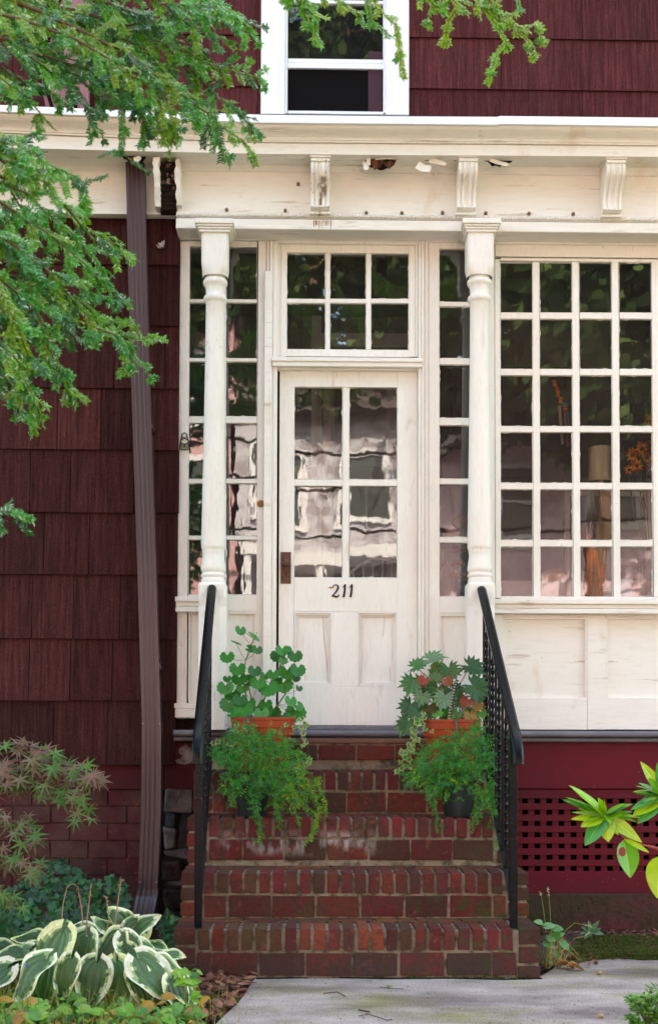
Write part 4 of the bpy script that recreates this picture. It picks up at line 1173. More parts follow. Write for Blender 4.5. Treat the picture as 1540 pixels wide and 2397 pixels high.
def leafcol(): return pick((.20, .07, .035), (.13, .045, .028), (.30, .13, .07), (.09, .035, .028), (.24, .10, .07))
def scrap(mb, p, s, c, lift=.5):
    a = R.uniform(0, 2 * PI); u = V((math.cos(a), math.sin(a), R.uniform(-lift, lift))).normalized() * s; w = u.cross(V((R.uniform(-.4, .4), R.uniform(-.4, .4), 1))).normalized() * s * R.uniform(.35, .7)
    p = V(p); m_ = p + V((0, 0, s * R.uniform(-.1, .35)))
    mb.add([p - u, p - u * .3 + w, p + u * .5 + w * .8, p + u, p + u * .4 - w * .9, p - u * .4 - w, m_], [(0, 1, 6), (1, 2, 6), (2, 3, 6), (3, 4, 6), (4, 5, 6), (5, 0, 6)], c)
M['dead'] = pmat('dead_leaf', None, .7, .3, layers=[(60, (1, 1, 1), .45, .7, (.07, .03, .02), 'MIX', .5)], trans=.15, trcol=(1.3, 1, .7))
mb = MB()
for _ in range(1300):     # heap in the corner by the first step
    x = 385 + 215 * R.random(); y = 2225 + 172 * R.random()
    if x > 600 - max(0, y - 2289) * .85 + R.uniform(-40, 8): continue
    if x > 420 and y < 2262: continue
    p = G(x, y, .0); scrap(mb, p + V((0, 0, R.uniform(-.01, .035))), R.uniform(.012, .038), leafcol())
for _ in range(1500):     # under the hosta, round the ivy, along the wall
    x = -150 + 560 * R.random(); y = 2140 + 260 * R.random()
    p = G(x, y, .0); scrap(mb, p + V((0, 0, R.uniform(-.02, .01))), R.uniform(.015, .04), leafcol())
for _ in range(620):
    x = 1270 + 270 * R.random(); y = R.choice((2180 + 40 * R.random(), 2245 + R.gauss(0, 9))) if x < 1400 else 2176 + 30 * R.random()
    p = G(x, y, .0); scrap(mb, p + V((0, 0, R.uniform(0, .012))), R.uniform(.006, .022), leafcol())
for _ in range(420):      # crumbs on the treads and the path
    i = R.randrange(4); p = V((R.uniform(XL + .1, XR - .1), YST[i] + R.uniform(.03, .27), ZST[i] + .003)); scrap(mb, p, R.uniform(.003, .007), pick((.3, .16, .1), (.12, .06, .04)), .2)
for _ in range(520):
    p = G(R.uniform(560, 1500), R.uniform(2290, 2397), .003); scrap(mb, p, R.uniform(.002, .006), pick((.12, .05, .035), (.25, .14, .09), (.06, .035, .03)), .2)
mb.build('leaf_litter', M['dead'], kind='stuff')
for (x, y, s, c, lb) in ((1322, 2262, .05, (.32, .14, .06), 'broad tan dead leaf curled beside the stoop corner'), (1345, 2266, .045, (.36, .20, .06), 'yellowish dead leaf lying next to the tan leaf by the weeds'), (1330, 2140, .035, (.17, .05, .03), 'curled rust brown leaf lying on the dirt under the lattice'),
                         (1340, 2246, .03, (.16, .06, .045), 'rolled dark dead leaf at the edge of the moss')):
    mb = MB(); p = G(x, y, .012)
    n = 9; vs = []; 
    for k in range(n + 1):
        t = k / n; w = math.sin(PI * t) ** .7 * s * .5
        for j, v_ in enumerate((-1, -.4, 0, .4, 1)): vs.append((p.x + (t - .5) * s * 2, p.y + v_ * w, p.z + abs(v_) ** 1.4 * w * .9 + .01 * math.sin(t * 5)))
    mb.add(vs, [(k * 5 + j, k * 5 + j + 1, k * 5 + j + 6, k * 5 + j + 5) for k in range(n) for j in range(4)], c)
    tag(mb.build('fallen_leaf', M['dead'], smooth=True), lb, 'leaf', 'dead leaves by the right foot of the stoop')
for pts in ([(600, 2291), (760, 2288), (900, 2291), (1060, 2290), (1180, 2293), (1268, 2291)],):
    mb = MB(); mb.tube([G(x, y, .0015) for x, y in pts], .004, 5, (.03, .02, .018)); tag(mb.build('joint_gap', M['black'], kind='structure'), None)
for pts in ():
    mb = MB(); q = [G(x, y, .0005) for x, y in pts]; w = []
    for a, b in zip(q, q[1:]): w += [a.lerp(b, t / 6) + V((R.uniform(-.008, .008), R.uniform(-.008, .008), 0)) for t in range(6)]
    mb.tube(w, .0012, 4, (.05, .035, .03)); tag(mb.build('path_crack', M['black'], kind='structure'), None)
def twig(pts, r, lb):
    mb = MB(); mb.tube([G(x, y, .004 + r) for x, y in pts], r, 6, (.06, .03, .025)); tag(mb.build('twig', M['stem']), lb, 'twig', 'twigs lying on the path')
twig([(839, 2364), (855, 2367), (866, 2369)], .0035, 'short thick twig on the pale path, the upper of two below the steps')
twig([(840, 2378), (862, 2374), (885, 2381), (905, 2388), (918, 2386)], .002, 'thin crooked twig on the path just below the short thick one')
twig([(757, 2325), (790, 2322), (808, 2332)], .0025, 'small dark twig on the path near the leaf heap')
twig([(888, 2310), (910, 2313), (945, 2315)], .0012, 'hair-thin stalk lying right of the green fallen leaf')
for (x, y, lb) in ((1402, 2282, 'small tan acorn shell lying on the path below the moss'), (1405, 2383, 'pale round seed on the path beside the little shrub')):
    mb = MB(); p = G(x, y, .0); mb.lathe(p.x, p.y, [(.001, 0), (.008, .002), (.012, .008), (.011, .014), (.004, .018)], 12, (.34, .22, .08)); tag(mb.build('seed', M['flat'], smooth=True), lb, 'seed')
# ================================================================ leaves and plants
def frame(d, nrm):
    d = V(d).normalized(); n = V(nrm) - d * V(nrm).dot(d)
    if n.length < 1e-4: n = d.orthogonal()
    n.normalize(); return d, d.cross(n), n
def leaf_fan(mb, base, d, nrm, size, outline, c, fold=.15, curl=.15, c2=None, ctr=(.0, 0)):
    """outline: list of (u along, v across), star shaped about ctr"""
    d, s, n = frame(d, nrm); base = V(base)
    f = lambda u, v: base + (d * u + s * v + n * (fold * abs(v) - curl * u * u)) * size
    vs = [f(*ctr)] + [f(u, v) for u, v in outline]; m = len(outline)
    for k in range(m):
        mb.add([vs[0], vs[1 + k], vs[1 + (k + 1) % m]], [(0, 1, 2)], c if not c2 or k % 2 else c2)
def palmate(n, tip, valley, span=300, notch=.12, side=None):
    o = [(-notch * .5, 0)]; a0 = -span / 2; st = span / (n - 1)
    for k in range(n):
        a = math.radians(a0 + k * st); ln = tip * (1 - .38 * abs(k - (n - 1) / 2) / ((n - 1) / 2))
        if side:
            for (da, fr) in ((-side, .62), (-side * .35, .80), (0, 1), (side * .35, .80), (side, .62)):
                aa = a + math.radians(da); o.append((math.cos(aa) * ln * fr, math.sin(aa) * ln * fr))
        else: o.append((math.cos(a) * ln, math.sin(a) * ln))
        if k < n - 1:
            am = math.radians(a0 + (k + .5) * st); o.append((math.cos(am) * valley, math.sin(am) * valley))
    return o
GERAN = [(0, 0)] + [(math.cos(a) * (.5 + .035 * math.cos(a * 11)) + .12, math.sin(a) * (.56 + .035 * math.cos(a * 11))) for a in [math.radians(x) for x in range(-155, 156, 10)]]
BEGON = palmate(7, .66, .47, 290, .1, side=11)
MAPLE = palmate(7, .64, .13, 260, .05, side=5)
IVY = palmate(5, .55, .30, 240, .1, side=10)
def oval_leaf(mb, base, d, nrm, L, W, cols, n=7, bend=.25, fold=.2, tip=.5, heart=False, margin=None, wave=0):
    d, s, nn = frame(d, nrm); base = V(base); vs = []
    cs = ([-1, -.66, -.3, 0, .3, .66, 1] if len(cols) < 2 else [-1, -.66, -.3, -.045, .045, .3, .66, 1]) if not margin else [-1, -.88, -.76, -.62, -.46, -.3, -.12, .12, .3, .46, .62, .76, .88, 1]
    if margin: n = int(n * 1.8)
    m = len(cs); ph = R.uniform(0, 6); sd = R.uniform(0, 99)
    for k in range(n + 1):
        t = k / n
        if heart: w = (max(t, .004) ** .45) * (max(0, 1 - t) ** .72) * 2.18
        else: w = math.sin(PI * t ** tip) ** .8
        w = max(w, .02) * W / 2
        for j, v_ in enumerate(cs):
            back = -.24 * L * abs(v_) ** 2 * (1 - t) if heart else 0
            rib = (.0016 if (j % 2) else -.0016) if margin and 0 < j < m - 1 else 0
            vs.append(base + d * (t * L + back) + s * (v_ * w) + nn * (fold * abs(v_) * w - bend * L * t * t + (wave * w * math.sin(ph + t * 9) * abs(v_)) + rib))
    for k in range(n):
        for j in range(m - 1):
            c = cols[0]
            if margin:
                e = abs((cs[j] + cs[j + 1]) / 2); t = (k + .5) / n; e = max(e, abs(2 * t - 1) * 1.02 if t > .5 else 0)
                thr = .92 - margin * .5 + .30 * mnoise.noise(V((sd, t * 3.2, (j > m / 2) * 7.0))) + .14 * mnoise.noise(V((sd, t * 14, j * .9)))
                c = cols[1] if e > thr + .06 else (cols[2] if e > thr - .05 else tuple(x * (1.12 if j % 2 else .88) for x in cols[0]))
            elif len(cols) > 1: c = cols[1] if j == 3 and k < n - 1 else cols[0]
            a = k * m + j
            mb.add([vs[a], vs[a + 1], vs[a + m + 1], vs[a + m]], [(0, 1, 2, 3)], c)

# ---------------------------------------------------------------- evergreen (yew / hemlock)
tree = tag(empty('evergreen_tree', (-2.5, -3.0, -.03)), 'evergreen with flat needled sprays hanging across the upper left of the house', 'tree')
mb = MB()
tp = [V((-2.5, -3.0, -.05)), V((-2.46, -3.0, .8)), V((-2.4, -2.95, 1.9)), V((-2.35, -2.95, 3.1)), V((-2.3, -2.9, 4.5)), V((-2.3, -2.9, 6.5)), V((-2.3, -2.9, 8.0))]
mb.tube(tp, [.19, .15, .135, .12, .09, .05, .015], 14); mb.build('trunk', M['bark'], tree, True)
NG = [(.035, .23, .015), (.06, .29, .02), (.014, .12, .018), (.11, .30, .015), (.035, .22, .04), (.14, .28, .012)]
def needles(mb, p0, p1, ln, c, dens=235):
    d = p1 - p0; L = d.length
    if L < 1e-4: return
    d.normalize(); view = V((R.uniform(-.5, .5), -1, R.uniform(.1, 1.2))).normalized()
    s = d.cross(view).normalized(); up = s.cross(d).normalized()
    n = max(2, int(L * dens))
    for k in range(n):
        p = p0 + d * (L * (k + R.random() * .6) / n)
        for sg in (-1, 1):
            l = ln * R.uniform(.75, 1.1); dd = (s * sg * .86 + d * .5 + up * R.uniform(-.22, .32)).normalized()
            w = d * .0027 + up * R.uniform(-.0008, .0008); q = p + dd * l * .55 + up * .0008
            k_ = R.uniform(.7, 1.35); cc = (c[0] * k_, c[1] * k_, c[2] * k_) if R.random() > .06 else (.40, .5, .42)  # a few pale waxy needles; their colour also stands for white glints
            mb.add([p - w * .6, q - w, p + dd * l - up * .0015, q + w, p + w * .6], [(0, 1, 2, 3, 4)], cc)
def twiglet(mbt, mbn, p, d, L, c, ln, r=.0011, droop=.5, sub=True):
    n = max(3, int(L / .025)); pts = [p]; dd = V(d).normalized()
    for k in range(n):
        dd = (dd + V((R.uniform(-.1, .1), R.uniform(-.1, .1), -droop * .09 + R.uniform(-.06, .06)))).normalized(); pts.append(pts[-1] + dd * L / n)
    mbt.tube(pts, [r * (1 - .6 * k / n) for k in range(n + 1)], 4, (.13, .05, .02), cap=False)
    for k in range(n): needles(mbn, pts[k], pts[k + 1], ln * (1 - .3 * (k / n) ** 2), c)
    if sub:
        for k in range(1, n):
            for sg in (-1, 1):
                if R.random() < .33:
                    t = pts[k + 1] - pts[k]; t.normalize(); s = t.cross(V((R.uniform(-.3, .3), -1, .4))).normalized()
                    d2 = t * .75 + s * sg * .62 + V((0, R.uniform(-.25, .25), 0))
                    twiglet(mbt, mbn, pts[k], d2, L * R.uniform(.25, .5) * (1 - .4 * k / n), c, ln, r * .7, droop, False)
def limb(pix, Y0, Y1, r0, step=.05, tl=(.09, .19), ln=.024, start=0.0, dens=1.0, name='branch', from_trunk=None, pal=NG):
    pts = []
    n = len(pix)
    for i, (x, y) in enumerate(pix): pts.append(P(x, y, Y0 + (Y1 - Y0) * i / (n - 1)))
    if from_trunk is not None:
        b = from_trunk; m_ = b.lerp(pts[0], .5) + V((0, 0, .06)); pts = [b, m_] + pts
    # resample with a little wander
    path = [pts[0]]
    for a, b in zip(pts, pts[1:]):
        m_ = max(1, int((b - a).length / .06))
        for k in range(1, m_ + 1): path.append(a.lerp(b, k / m_) + (V((R.uniform(-1, 1), R.uniform(-1, 1), R.uniform(-1, 1))) * .006))
    mbt, mbn = MB(), MB(); N = len(path)
    mbt.tube(path, [r0 * (1 - .8 * k / N) for k in range(N)], 6, (.11, .055, .03))
    acc = 0; sg = 1
    c = R.choice(pal)
    for k in range(1, N):
        t = path[k] - path[k - 1]; acc += t.length
        px = None
        if path[k].x < -2.0 or path[k].z > 4.9: continue
        if r0 < .008 or k > N * .75: needles(mbn, path[k - 1], path[k], ln * .9, c)
        while acc > step * .72 / dens:
            acc -= step * .72 / dens; sg = -sg; t.normalize()
            s = t.cross(V((R.uniform(-.4, .4), -1, R.uniform(-.2, .6)))).normalized()
            d2 = t * R.uniform(.5, 1.0) + s * sg * R.uniform(.4, .9) + V((0, R.uniform(-.5, .5), -.25))
            f = 1 - .5 * k / N
            cc = R.choice(pal) if R.random() < .5 else c
            twiglet(mbt, mbn, path[k], d2, R.uniform(*tl) * f, cc, ln)
    end = path[-1]; t = (path[-1] - path[-2]).normalized()
    twiglet(mbt, mbn, end, t, R.uniform(*tl) * .5, c, ln)
    br = mbt.build(name, M['stem'], tree, True)
    mbn.build('needles', M['needle'], br)
TR = lambda z: V((-2.36, -2.93, z))
limb([(-150, -90), (100, 30), (290, 120), (430, 225), (540, 310), (585, 350)], -2.7, -1.9, .015, from_trunk=TR(3.9), dens=1.25)
limb([(-150, -60), (60, -10), (230, 40), (400, 110), (520, 160), (600, 184)], -2.6, -1.8, .014, from_trunk=TR(3.8), dens=1.15)
limb([(-100, -140), (180, -60), (350, -10), (470, 30), (550, 60)], -2.6, -2.0, .012, from_trunk=TR(4.1), dens=1.25)
limb([(-160, 60), (20, 90), (120, 170), (200, 250), (228, 300)], -2.8, -2.3, .012, from_trunk=TR(3.6), dens=1.2)
limb([(-160, 20), (40, 40), (180, 90), (320, 180), (400, 260), (410, 320)], -2.8, -2.1, .012, from_trunk=TR(3.7), dens=1.35)
limb([(-160, 130), (-20, 170), (60, 220), (95, 262)], -2.8, -2.5, .009, from_trunk=TR(3.5), dens=.9)
limb([(90, -60), (150, 40), (260, 90), (350, 160), (470, 250), (520, 350)], -2.3, -1.7, .010, dens=1.2)
limb([(-30, -40), (90, 40), (180, 60), (300, 60), (420, 40), (500, 10)], -2.5, -2.0, .008, dens=1.1)
limb([(200, -40), (330, 60), (420, 130), (490, 210), (560, 265), (580, 290)], -2.2, -1.7, .008, dens=1.1)
limb([(-40, 60), (60, 120), (200, 160), (330, 230), (400, 300)], -2.6, -2.1, .008, dens=1.2)
limb([(-60, 10), (80, 20), (200, 110), (290, 200), (340, 290)], -2.5, -2.1, .008, dens=1.2)
limb([(262, 120), (282, 220), (288, 300), (286, 355)], -2.3, -2.2, .0035, tl=(.03, .07), dens=.5)
limb([(288, 356), (305, 378), (325, 392), (340, 398)], -2.2, -2.1, .002, tl=(.02, .03), dens=.2)
limb([(286, 358), (265, 358), (240, 364)], -2.2, -2.1, .002, tl=(.02, .03), dens=.2)
for q in ([(-60, -60), (60, 60), (150, 130), (230, 170)], [(40, -60), (150, 20), (240, 60), (330, 110), (380, 170)], [(-60, 120), (40, 180), (110, 210), (150, 240)], [(160, -60), (260, 10), (360, 50), (440, 90), (500, 150)],
          [(-60, 30), (40, 100), (110, 140), (190, 190), (230, 230)], [(280, -60), (370, 10), (450, 60), (520, 90)], [(150, 60), (240, 130), (300, 200), (370, 290)], [(240, 60), (340, 120), (400, 190), (460, 260), (500, 290)], [(-50, -30), (30, 10), (130, 30), (230, 30)], [(420, -50), (500, 10), (560, 40), (590, 70)], [(-50, 200), (20, 215), (50, 240)]):
    limb(q, -2.5 + R.uniform(-.2, .3), -2.0 + R.uniform(-.2, .2), .006, tl=(.08, .16), dens=.8)
for q in ([(-60, 380), (10, 420), (60, 500), (110, 560)], [(-60, 460), (20, 520), (60, 600), (90, 660), (130, 700)], [(-60, 560), (20, 600), (100, 680), (150, 730), (200, 780)], [(-60, 640), (0, 700), (40, 790), (60, 850)], [(-60, 400), (60, 450), (140, 520), (200, 580), (230, 620)],
          [(-60, 700), (30, 740), (90, 800), (120, 860)], [(-60, 520), (40, 580), (120, 640), (190, 680), (240, 700)], [(-60, 790), (-10, 830), (30, 900), (50, 950)], [(-50, 340), (40, 390), (100, 400), (170, 410)], [(-60, 600), (10, 640), (80, 660), (150, 690)]):
    limb(q, -2.9 + R.uniform(-.1, .2), -2.5 + R.uniform(-.1, .2), .006, tl=(.07, .15), dens=.75)
limb([(-160, 290), (0, 330), (50, 320), (75, 315)], -2.9, -2.6, .008, from_trunk=TR(3.3), dens=1.1)
limb([(-160, 330), (20, 380), (110, 430), (190, 520), (260, 570), (300, 595)], -2.9, -2.3, .013, from_trunk=TR(3.2), dens=1.3)
limb([(-160, 420), (0, 470), (110, 540), (200, 620), (262, 680), (290, 705)], -2.9, -2.3, .012, from_trunk=TR(3.1), dens=1.3)
limb([(-160, 330), (40, 350), (140, 395), (190, 430), (195, 480)], -2.9, -2.4, .010, from_trunk=TR(3.3), dens=1.2)
limb([(-160, 520), (-10, 560), (90, 610), (170, 700), (230, 770), (300, 800), (350, 790)], -2.9, -2.2, .013, from_trunk=TR(3.0), dens=1.15)
limb([(180, 700), (240, 750), (285, 800), (300, 850)], -2.3, -2.2, .004, tl=(.05, .12), dens=1.1)
limb([(260, 770), (300, 815), (330, 850), (352, 880)], -2.25, -2.1, .003, tl=(.03, .07), dens=.8)
limb([(-160, 600), (0, 650), (80, 720), (110, 800), (140, 860), (160, 905)], -2.9, -2.5, .012, from_trunk=TR(2.9), dens=1.35)
limb([(-160, 720), (-20, 780), (40, 850), (80, 930), (98, 975)], -3.0, -2.6, .011, from_trunk=TR(2.8), dens=1.15)
limb([(-160, 430), (-20, 500), (60, 600), (120, 690), (150, 770)], -2.9, -2.6, .010, from_trunk=TR(3.1), dens=1.4)
limb([(-160, 560), (-20, 650), (40, 750), (70, 830), (60, 900)], -3.0, -2.7, .010, from_trunk=TR(2.9), dens=1.3)
limb([(-160, 1180), (-30, 1195), (20, 1198), (52, 1198)], -2.9, -2.6, .006, from_trunk=TR(2.4), dens=.7)
limb([(-60, 1195), (-10, 1215), (5, 1240)], -2.8, -2.7, .003, tl=(.03, .07), dens=.7)
LG = [(.10, .33, .02), (.17, .38, .015), (.07, .26, .02), (.22, .36, .02)]
rootp = V((-2.3, -2.9, 4.9)); hub = P(560, -260, -1.9)
mb = MB(); mb.tube([rootp, rootp.lerp(hub, .5) + V((0, 0, .12)), hub, P(900, -180, -1.7), P(1240, -90, -1.5)], [.045, .034, .024, .015, .006], 8); mb.build('overhanging_limb', M['bark'], tree, True)
limb([(600, -150), (680, -40), (735, 30), (738, 85)], -1.9, -1.8, .006, tl=(.05, .13), dens=1.0, pal=LG)
limb([(560, -160), (640, -60), (700, 5), (720, 50)], -1.9, -1.8, .006, tl=(.05, .13), dens=1.0, pal=LG)
limb([(640, -100), (700, -20), (790, 0), (830, 30)], -1.9, -1.7, .005, tl=(.05, .12), dens=1.1, pal=LG)
limb([(800, -120), (860, -20), (925, 60), (935, 120), (938, 170)], -1.8, -1.7, .004, tl=(.04, .09), dens=.6, pal=LG)
limb([(850, -60), (868, 48), (905, 78), (925, 92)], -1.8, -1.7, .003, tl=(.03, .06), dens=.6, pal=LG)
limb([(930, -120), (985, -20), (1010, 10), (1000, 45)], -1.7, -1.6, .005, tl=(.05, .12), dens=1.2, pal=LG)
limb([(960, -100), (1040, -10), (1110, 10), (1150, 15)], -1.7, -1.6, .005, tl=(.05, .12), dens=1.2, pal=LG)
limb([(1010, -60), (1070, 10), (1050, 50), (1042, 85)], -1.7, -1.6, .004, tl=(.04, .09), dens=1.0, pal=LG)
limb([(1080, -60), (1150, 20), (1210, 60), (1250, 60), (1262, 85)], -1.6, -1.5, .005, tl=(.05, .10), dens=1.2, pal=LG)
limb([(1130, -20), (1180, 50), (1235, 95), (1245, 118)], -1.6, -1.5, .004, tl=(.04, .09), dens=1.3, pal=LG)
limb([(1120, 0), (1160, 55), (1185, 95), (1165, 125), (1150, 165), (1145, 185)], -1.6, -1.5, .003, tl=(.04, .07), dens=1.0, pal=LG)
limb([(1180, -80), (1205, -20), (1215, 20)], -1.5, -1.5, .003, tl=(.03, .05), dens=.6, pal=LG)

# ---------------------------------------------------------------- pots
def ribpot(mb, x, y, z, r, h, c=(1, 1, 1)):
    mb.lathe(x, y, [(r * .68, z), (r * .70, z + h * .02), (r * .84, z + h * .60), (r * .86, z + h * .66), (r * .93, z + h * .67), (r * .94, z + h * .80), (r * .97, z + h * .81), (r * .98, z + h * .94), (r, z + h * .95), (r, z + h), (r * .93, z + h), (r * .90, z + h * .86), (.005, z + h * .86)], 40, c)
    return z + h * .86
def geranium():
    cx = P(616, 1690, -.40); px, py, pz, h, r = cx.x, -.38, ZST[3], P(616, 1679, -.40).z - ZST[3], .174
    root = tag(empty('potted_geranium', (px, py, pz)), 'round-leaved geranium with tall stems in a terracotta pot before the door', 'potted plant')
    mb = MB(); zs_ = ribpot(mb, px, py, pz, r, h); mb.build('terracotta_pot', M['terracotta'], root, 'auto')
    mb = MB(); mb.lathe(px, py, [(.155, zs_), (.15, zs_ + .006), (.02, zs_ + .012)], 24); mb.build('potting_soil', M['soil'], root)
    stems, lv = MB(), MB(); base = lambda: V((px + R.uniform(-.06, .06), py + R.uniform(-.05, .05), zs_))
    GR = [(.02, .17, .015), (.03, .21, .022), (.015, .11, .014), (.07, .26, .06), (.022, .18, .02)]
    main = [([(612, 1680), (618, 1640), (632, 1600), (655, 1560), (667, 1525), (672, 1510)],), ([(590, 1680), (578, 1640), (570, 1590), (575, 1545), (588, 1510), (602, 1480)],),
            ([(600, 1680), (590, 1640), (580, 1600), (570, 1575)],), ([(630, 1675), (650, 1650), (668, 1625), (676, 1600)],), ([(570, 1675), (553, 1645), (540, 1622), (530, 1605)],)]
    for (pts,) in main:
        w = [P(x, y, py + .02 * math.sin(i)) for i, (x, y) in enumerate(pts)]; stems.tube(w, [.005 - .0006 * i for i in range(len(w))], 6, (.07, .13, .03))
    # leaves at measured places: (x, y, size px, roll deg, facing)
    L = [(563, 1477, 28, -40, .2), (594, 1492, 42, -35, .25), (553, 1506, 34, -20, .15), (588, 1520, 30, -20, .5), (602, 1522, 26, -60, .5), (532, 1540, 34, 10, .8), (556, 1568, 38, -5, .7), (596, 1572, 32, -30, .6), (587, 1592, 30, 20, 1), (560, 1592, 36, 0, .8), (532, 1590, 20, 0, .3),
         (604, 1600, 38, -20, .7), (528, 1612, 40, 10, .9), (545, 1628, 40, 5, .9), (568, 1612, 30, 0, 1), (536, 1652, 44, -10, .8), (562, 1640, 34, -30, .9), (582, 1648, 34, 10, 1), (570, 1664, 46, 0, .8), (548, 1670, 36, 0, .5), (600, 1660, 28, 0, .6),
         (614, 1604, 26, 0, .7), (628, 1613, 48, 0, 1), (651, 1594, 22, 0, .8), (663, 1606, 46, -5, 1), (640, 1580, 30, 10, .9), (672, 1576, 42, -5, .7), (697, 1570, 38, -35, .6), (650, 1538, 36, 0, .6), (660, 1524, 32, -30, .7), (690, 1537, 36, -25, .9), (676, 1520, 18, 0, .7), (663, 1548, 22, 0, .5),
         (620, 1583, 24, -10, .6), (692, 1588, 24, -40, .4), (680, 1642, 30, -50, .5), (700, 1655, 28, -50, .6), (692, 1672, 50, -35, .8), (628, 1662, 34, 10, .8), (640, 1672, 38, 5, .6), (612, 1672, 36, 10, .7), (660, 1680, 30, 0, .6), (596, 1686, 40, 0, .5), (560, 1684, 40, 0, .5), (622, 1650, 30, 0, .9), (700, 1612, 18, -50, .4)]
    for (x, y, s, rl, fc) in L:
        Y = py + R.uniform(-.07, .07); c = P(x, y, Y); a = math.radians(rl)
        rt = V((math.cos(a), 0, math.sin(a))); dn = V((-math.sin(a) * 0 , -.35, -1)).normalized()
        n = V((math.sin(-a) * .4, -fc, 1.05 - fc * .8)).normalized(); d = rt if R.random() < .25 else dn
        size = s * 1.5 / 430
        leaf_fan(lv, c - V(frame(d, n)[0]) * size * .12, d, n, size * .60, GERAN, pick(*GR), .10, .05, ctr=(.1, 0))
        m_ = min(main, key=lambda q: min((px_ - x) ** 2 + (py_ - y) ** 2 for px_, py_ in q[0][1:]))[0]
        tgt = min(m_, key=lambda q: (q[0] - x) ** 2 + (q[1] - y - 22) ** 2); stems.tube([P(*tgt, py), P((tgt[0] + x) / 2, (tgt[1] + y) / 2 + 3, (py + Y) / 2), c], .0014, 4, (.07, .12, .03), cap=False)
    stems.build('stems', M['stem'], root, True); lv.build('leaves', M['leaf'], root)
    # variegated ivy trailing over the rim
    iv = MB()
    for pts in ([(560, 1690), (555, 1706), (552, 1720), (545, 1735), (530, 1738), (512, 1736), (498, 1734)], [(690, 1680), (710, 1685), (716, 1710), (712, 1735), (708, 1750)], [(670, 1690), (700, 1700), (722, 1690)], [(575, 1692), (572, 1715), (570, 1730)], [(700, 1685), (725, 1765), (722, 1790)]):
        w = [P(x, y, py - r * .98 - .01) for x, y in pts]; iv.tube(w, .0012, 4, (.1, .12, .03), cap=False)
        for a, b in zip(w, w[1:]):
            for t in (.2, .7):
                p = a.lerp(b, t) + V((R.uniform(-.012, .012), R.uniform(-.02, 0), R.uniform(-.01, .01))); sz = R.uniform(.035, .055)
                dd = V((R.uniform(-1, 1), -.3, -1)); nn = V((R.uniform(-.4, .4), -1, .5))
                leaf_fan(iv, p, dd, nn, sz, IVY, pick((.42, .5, .16), (.5, .52, .28)), .1, .1, ctr=(.12, 0))
                leaf_fan(iv, p + V((0, -.002, 0)), dd, nn, sz * .68, IVY, pick((.06, .17, .04), (.1, .22, .06)), .1, .1, ctr=(.12, 0))
    iv.build('trailing_ivy', M['leaf'], root)
    # plastic hook and wire
    hk = MB(); w = [P(x, y, py - r - .02) for x, y in ((578, 1752), (583, 1735), (584, 1715), (578, 1700), (572, 1686), (580, 1676), (590, 1674), (595, 1682), (592, 1690))]
    hk.tube(w, [.002, .003, .004, .005, .0055, .0055, .005, .0045, .003], 6, (.05, .08, .09)); hk.tube([w[1], P(598, 1760, py - r - .03)], .0015, 4, (.12, .14, .14)); hk.tube([w[1], P(570, 1758, py - r - .03)], .0015, 4, (.12, .14, .14))
    hk.build('hanging_hook', M['flat'], root, True)
    return root
geranium()
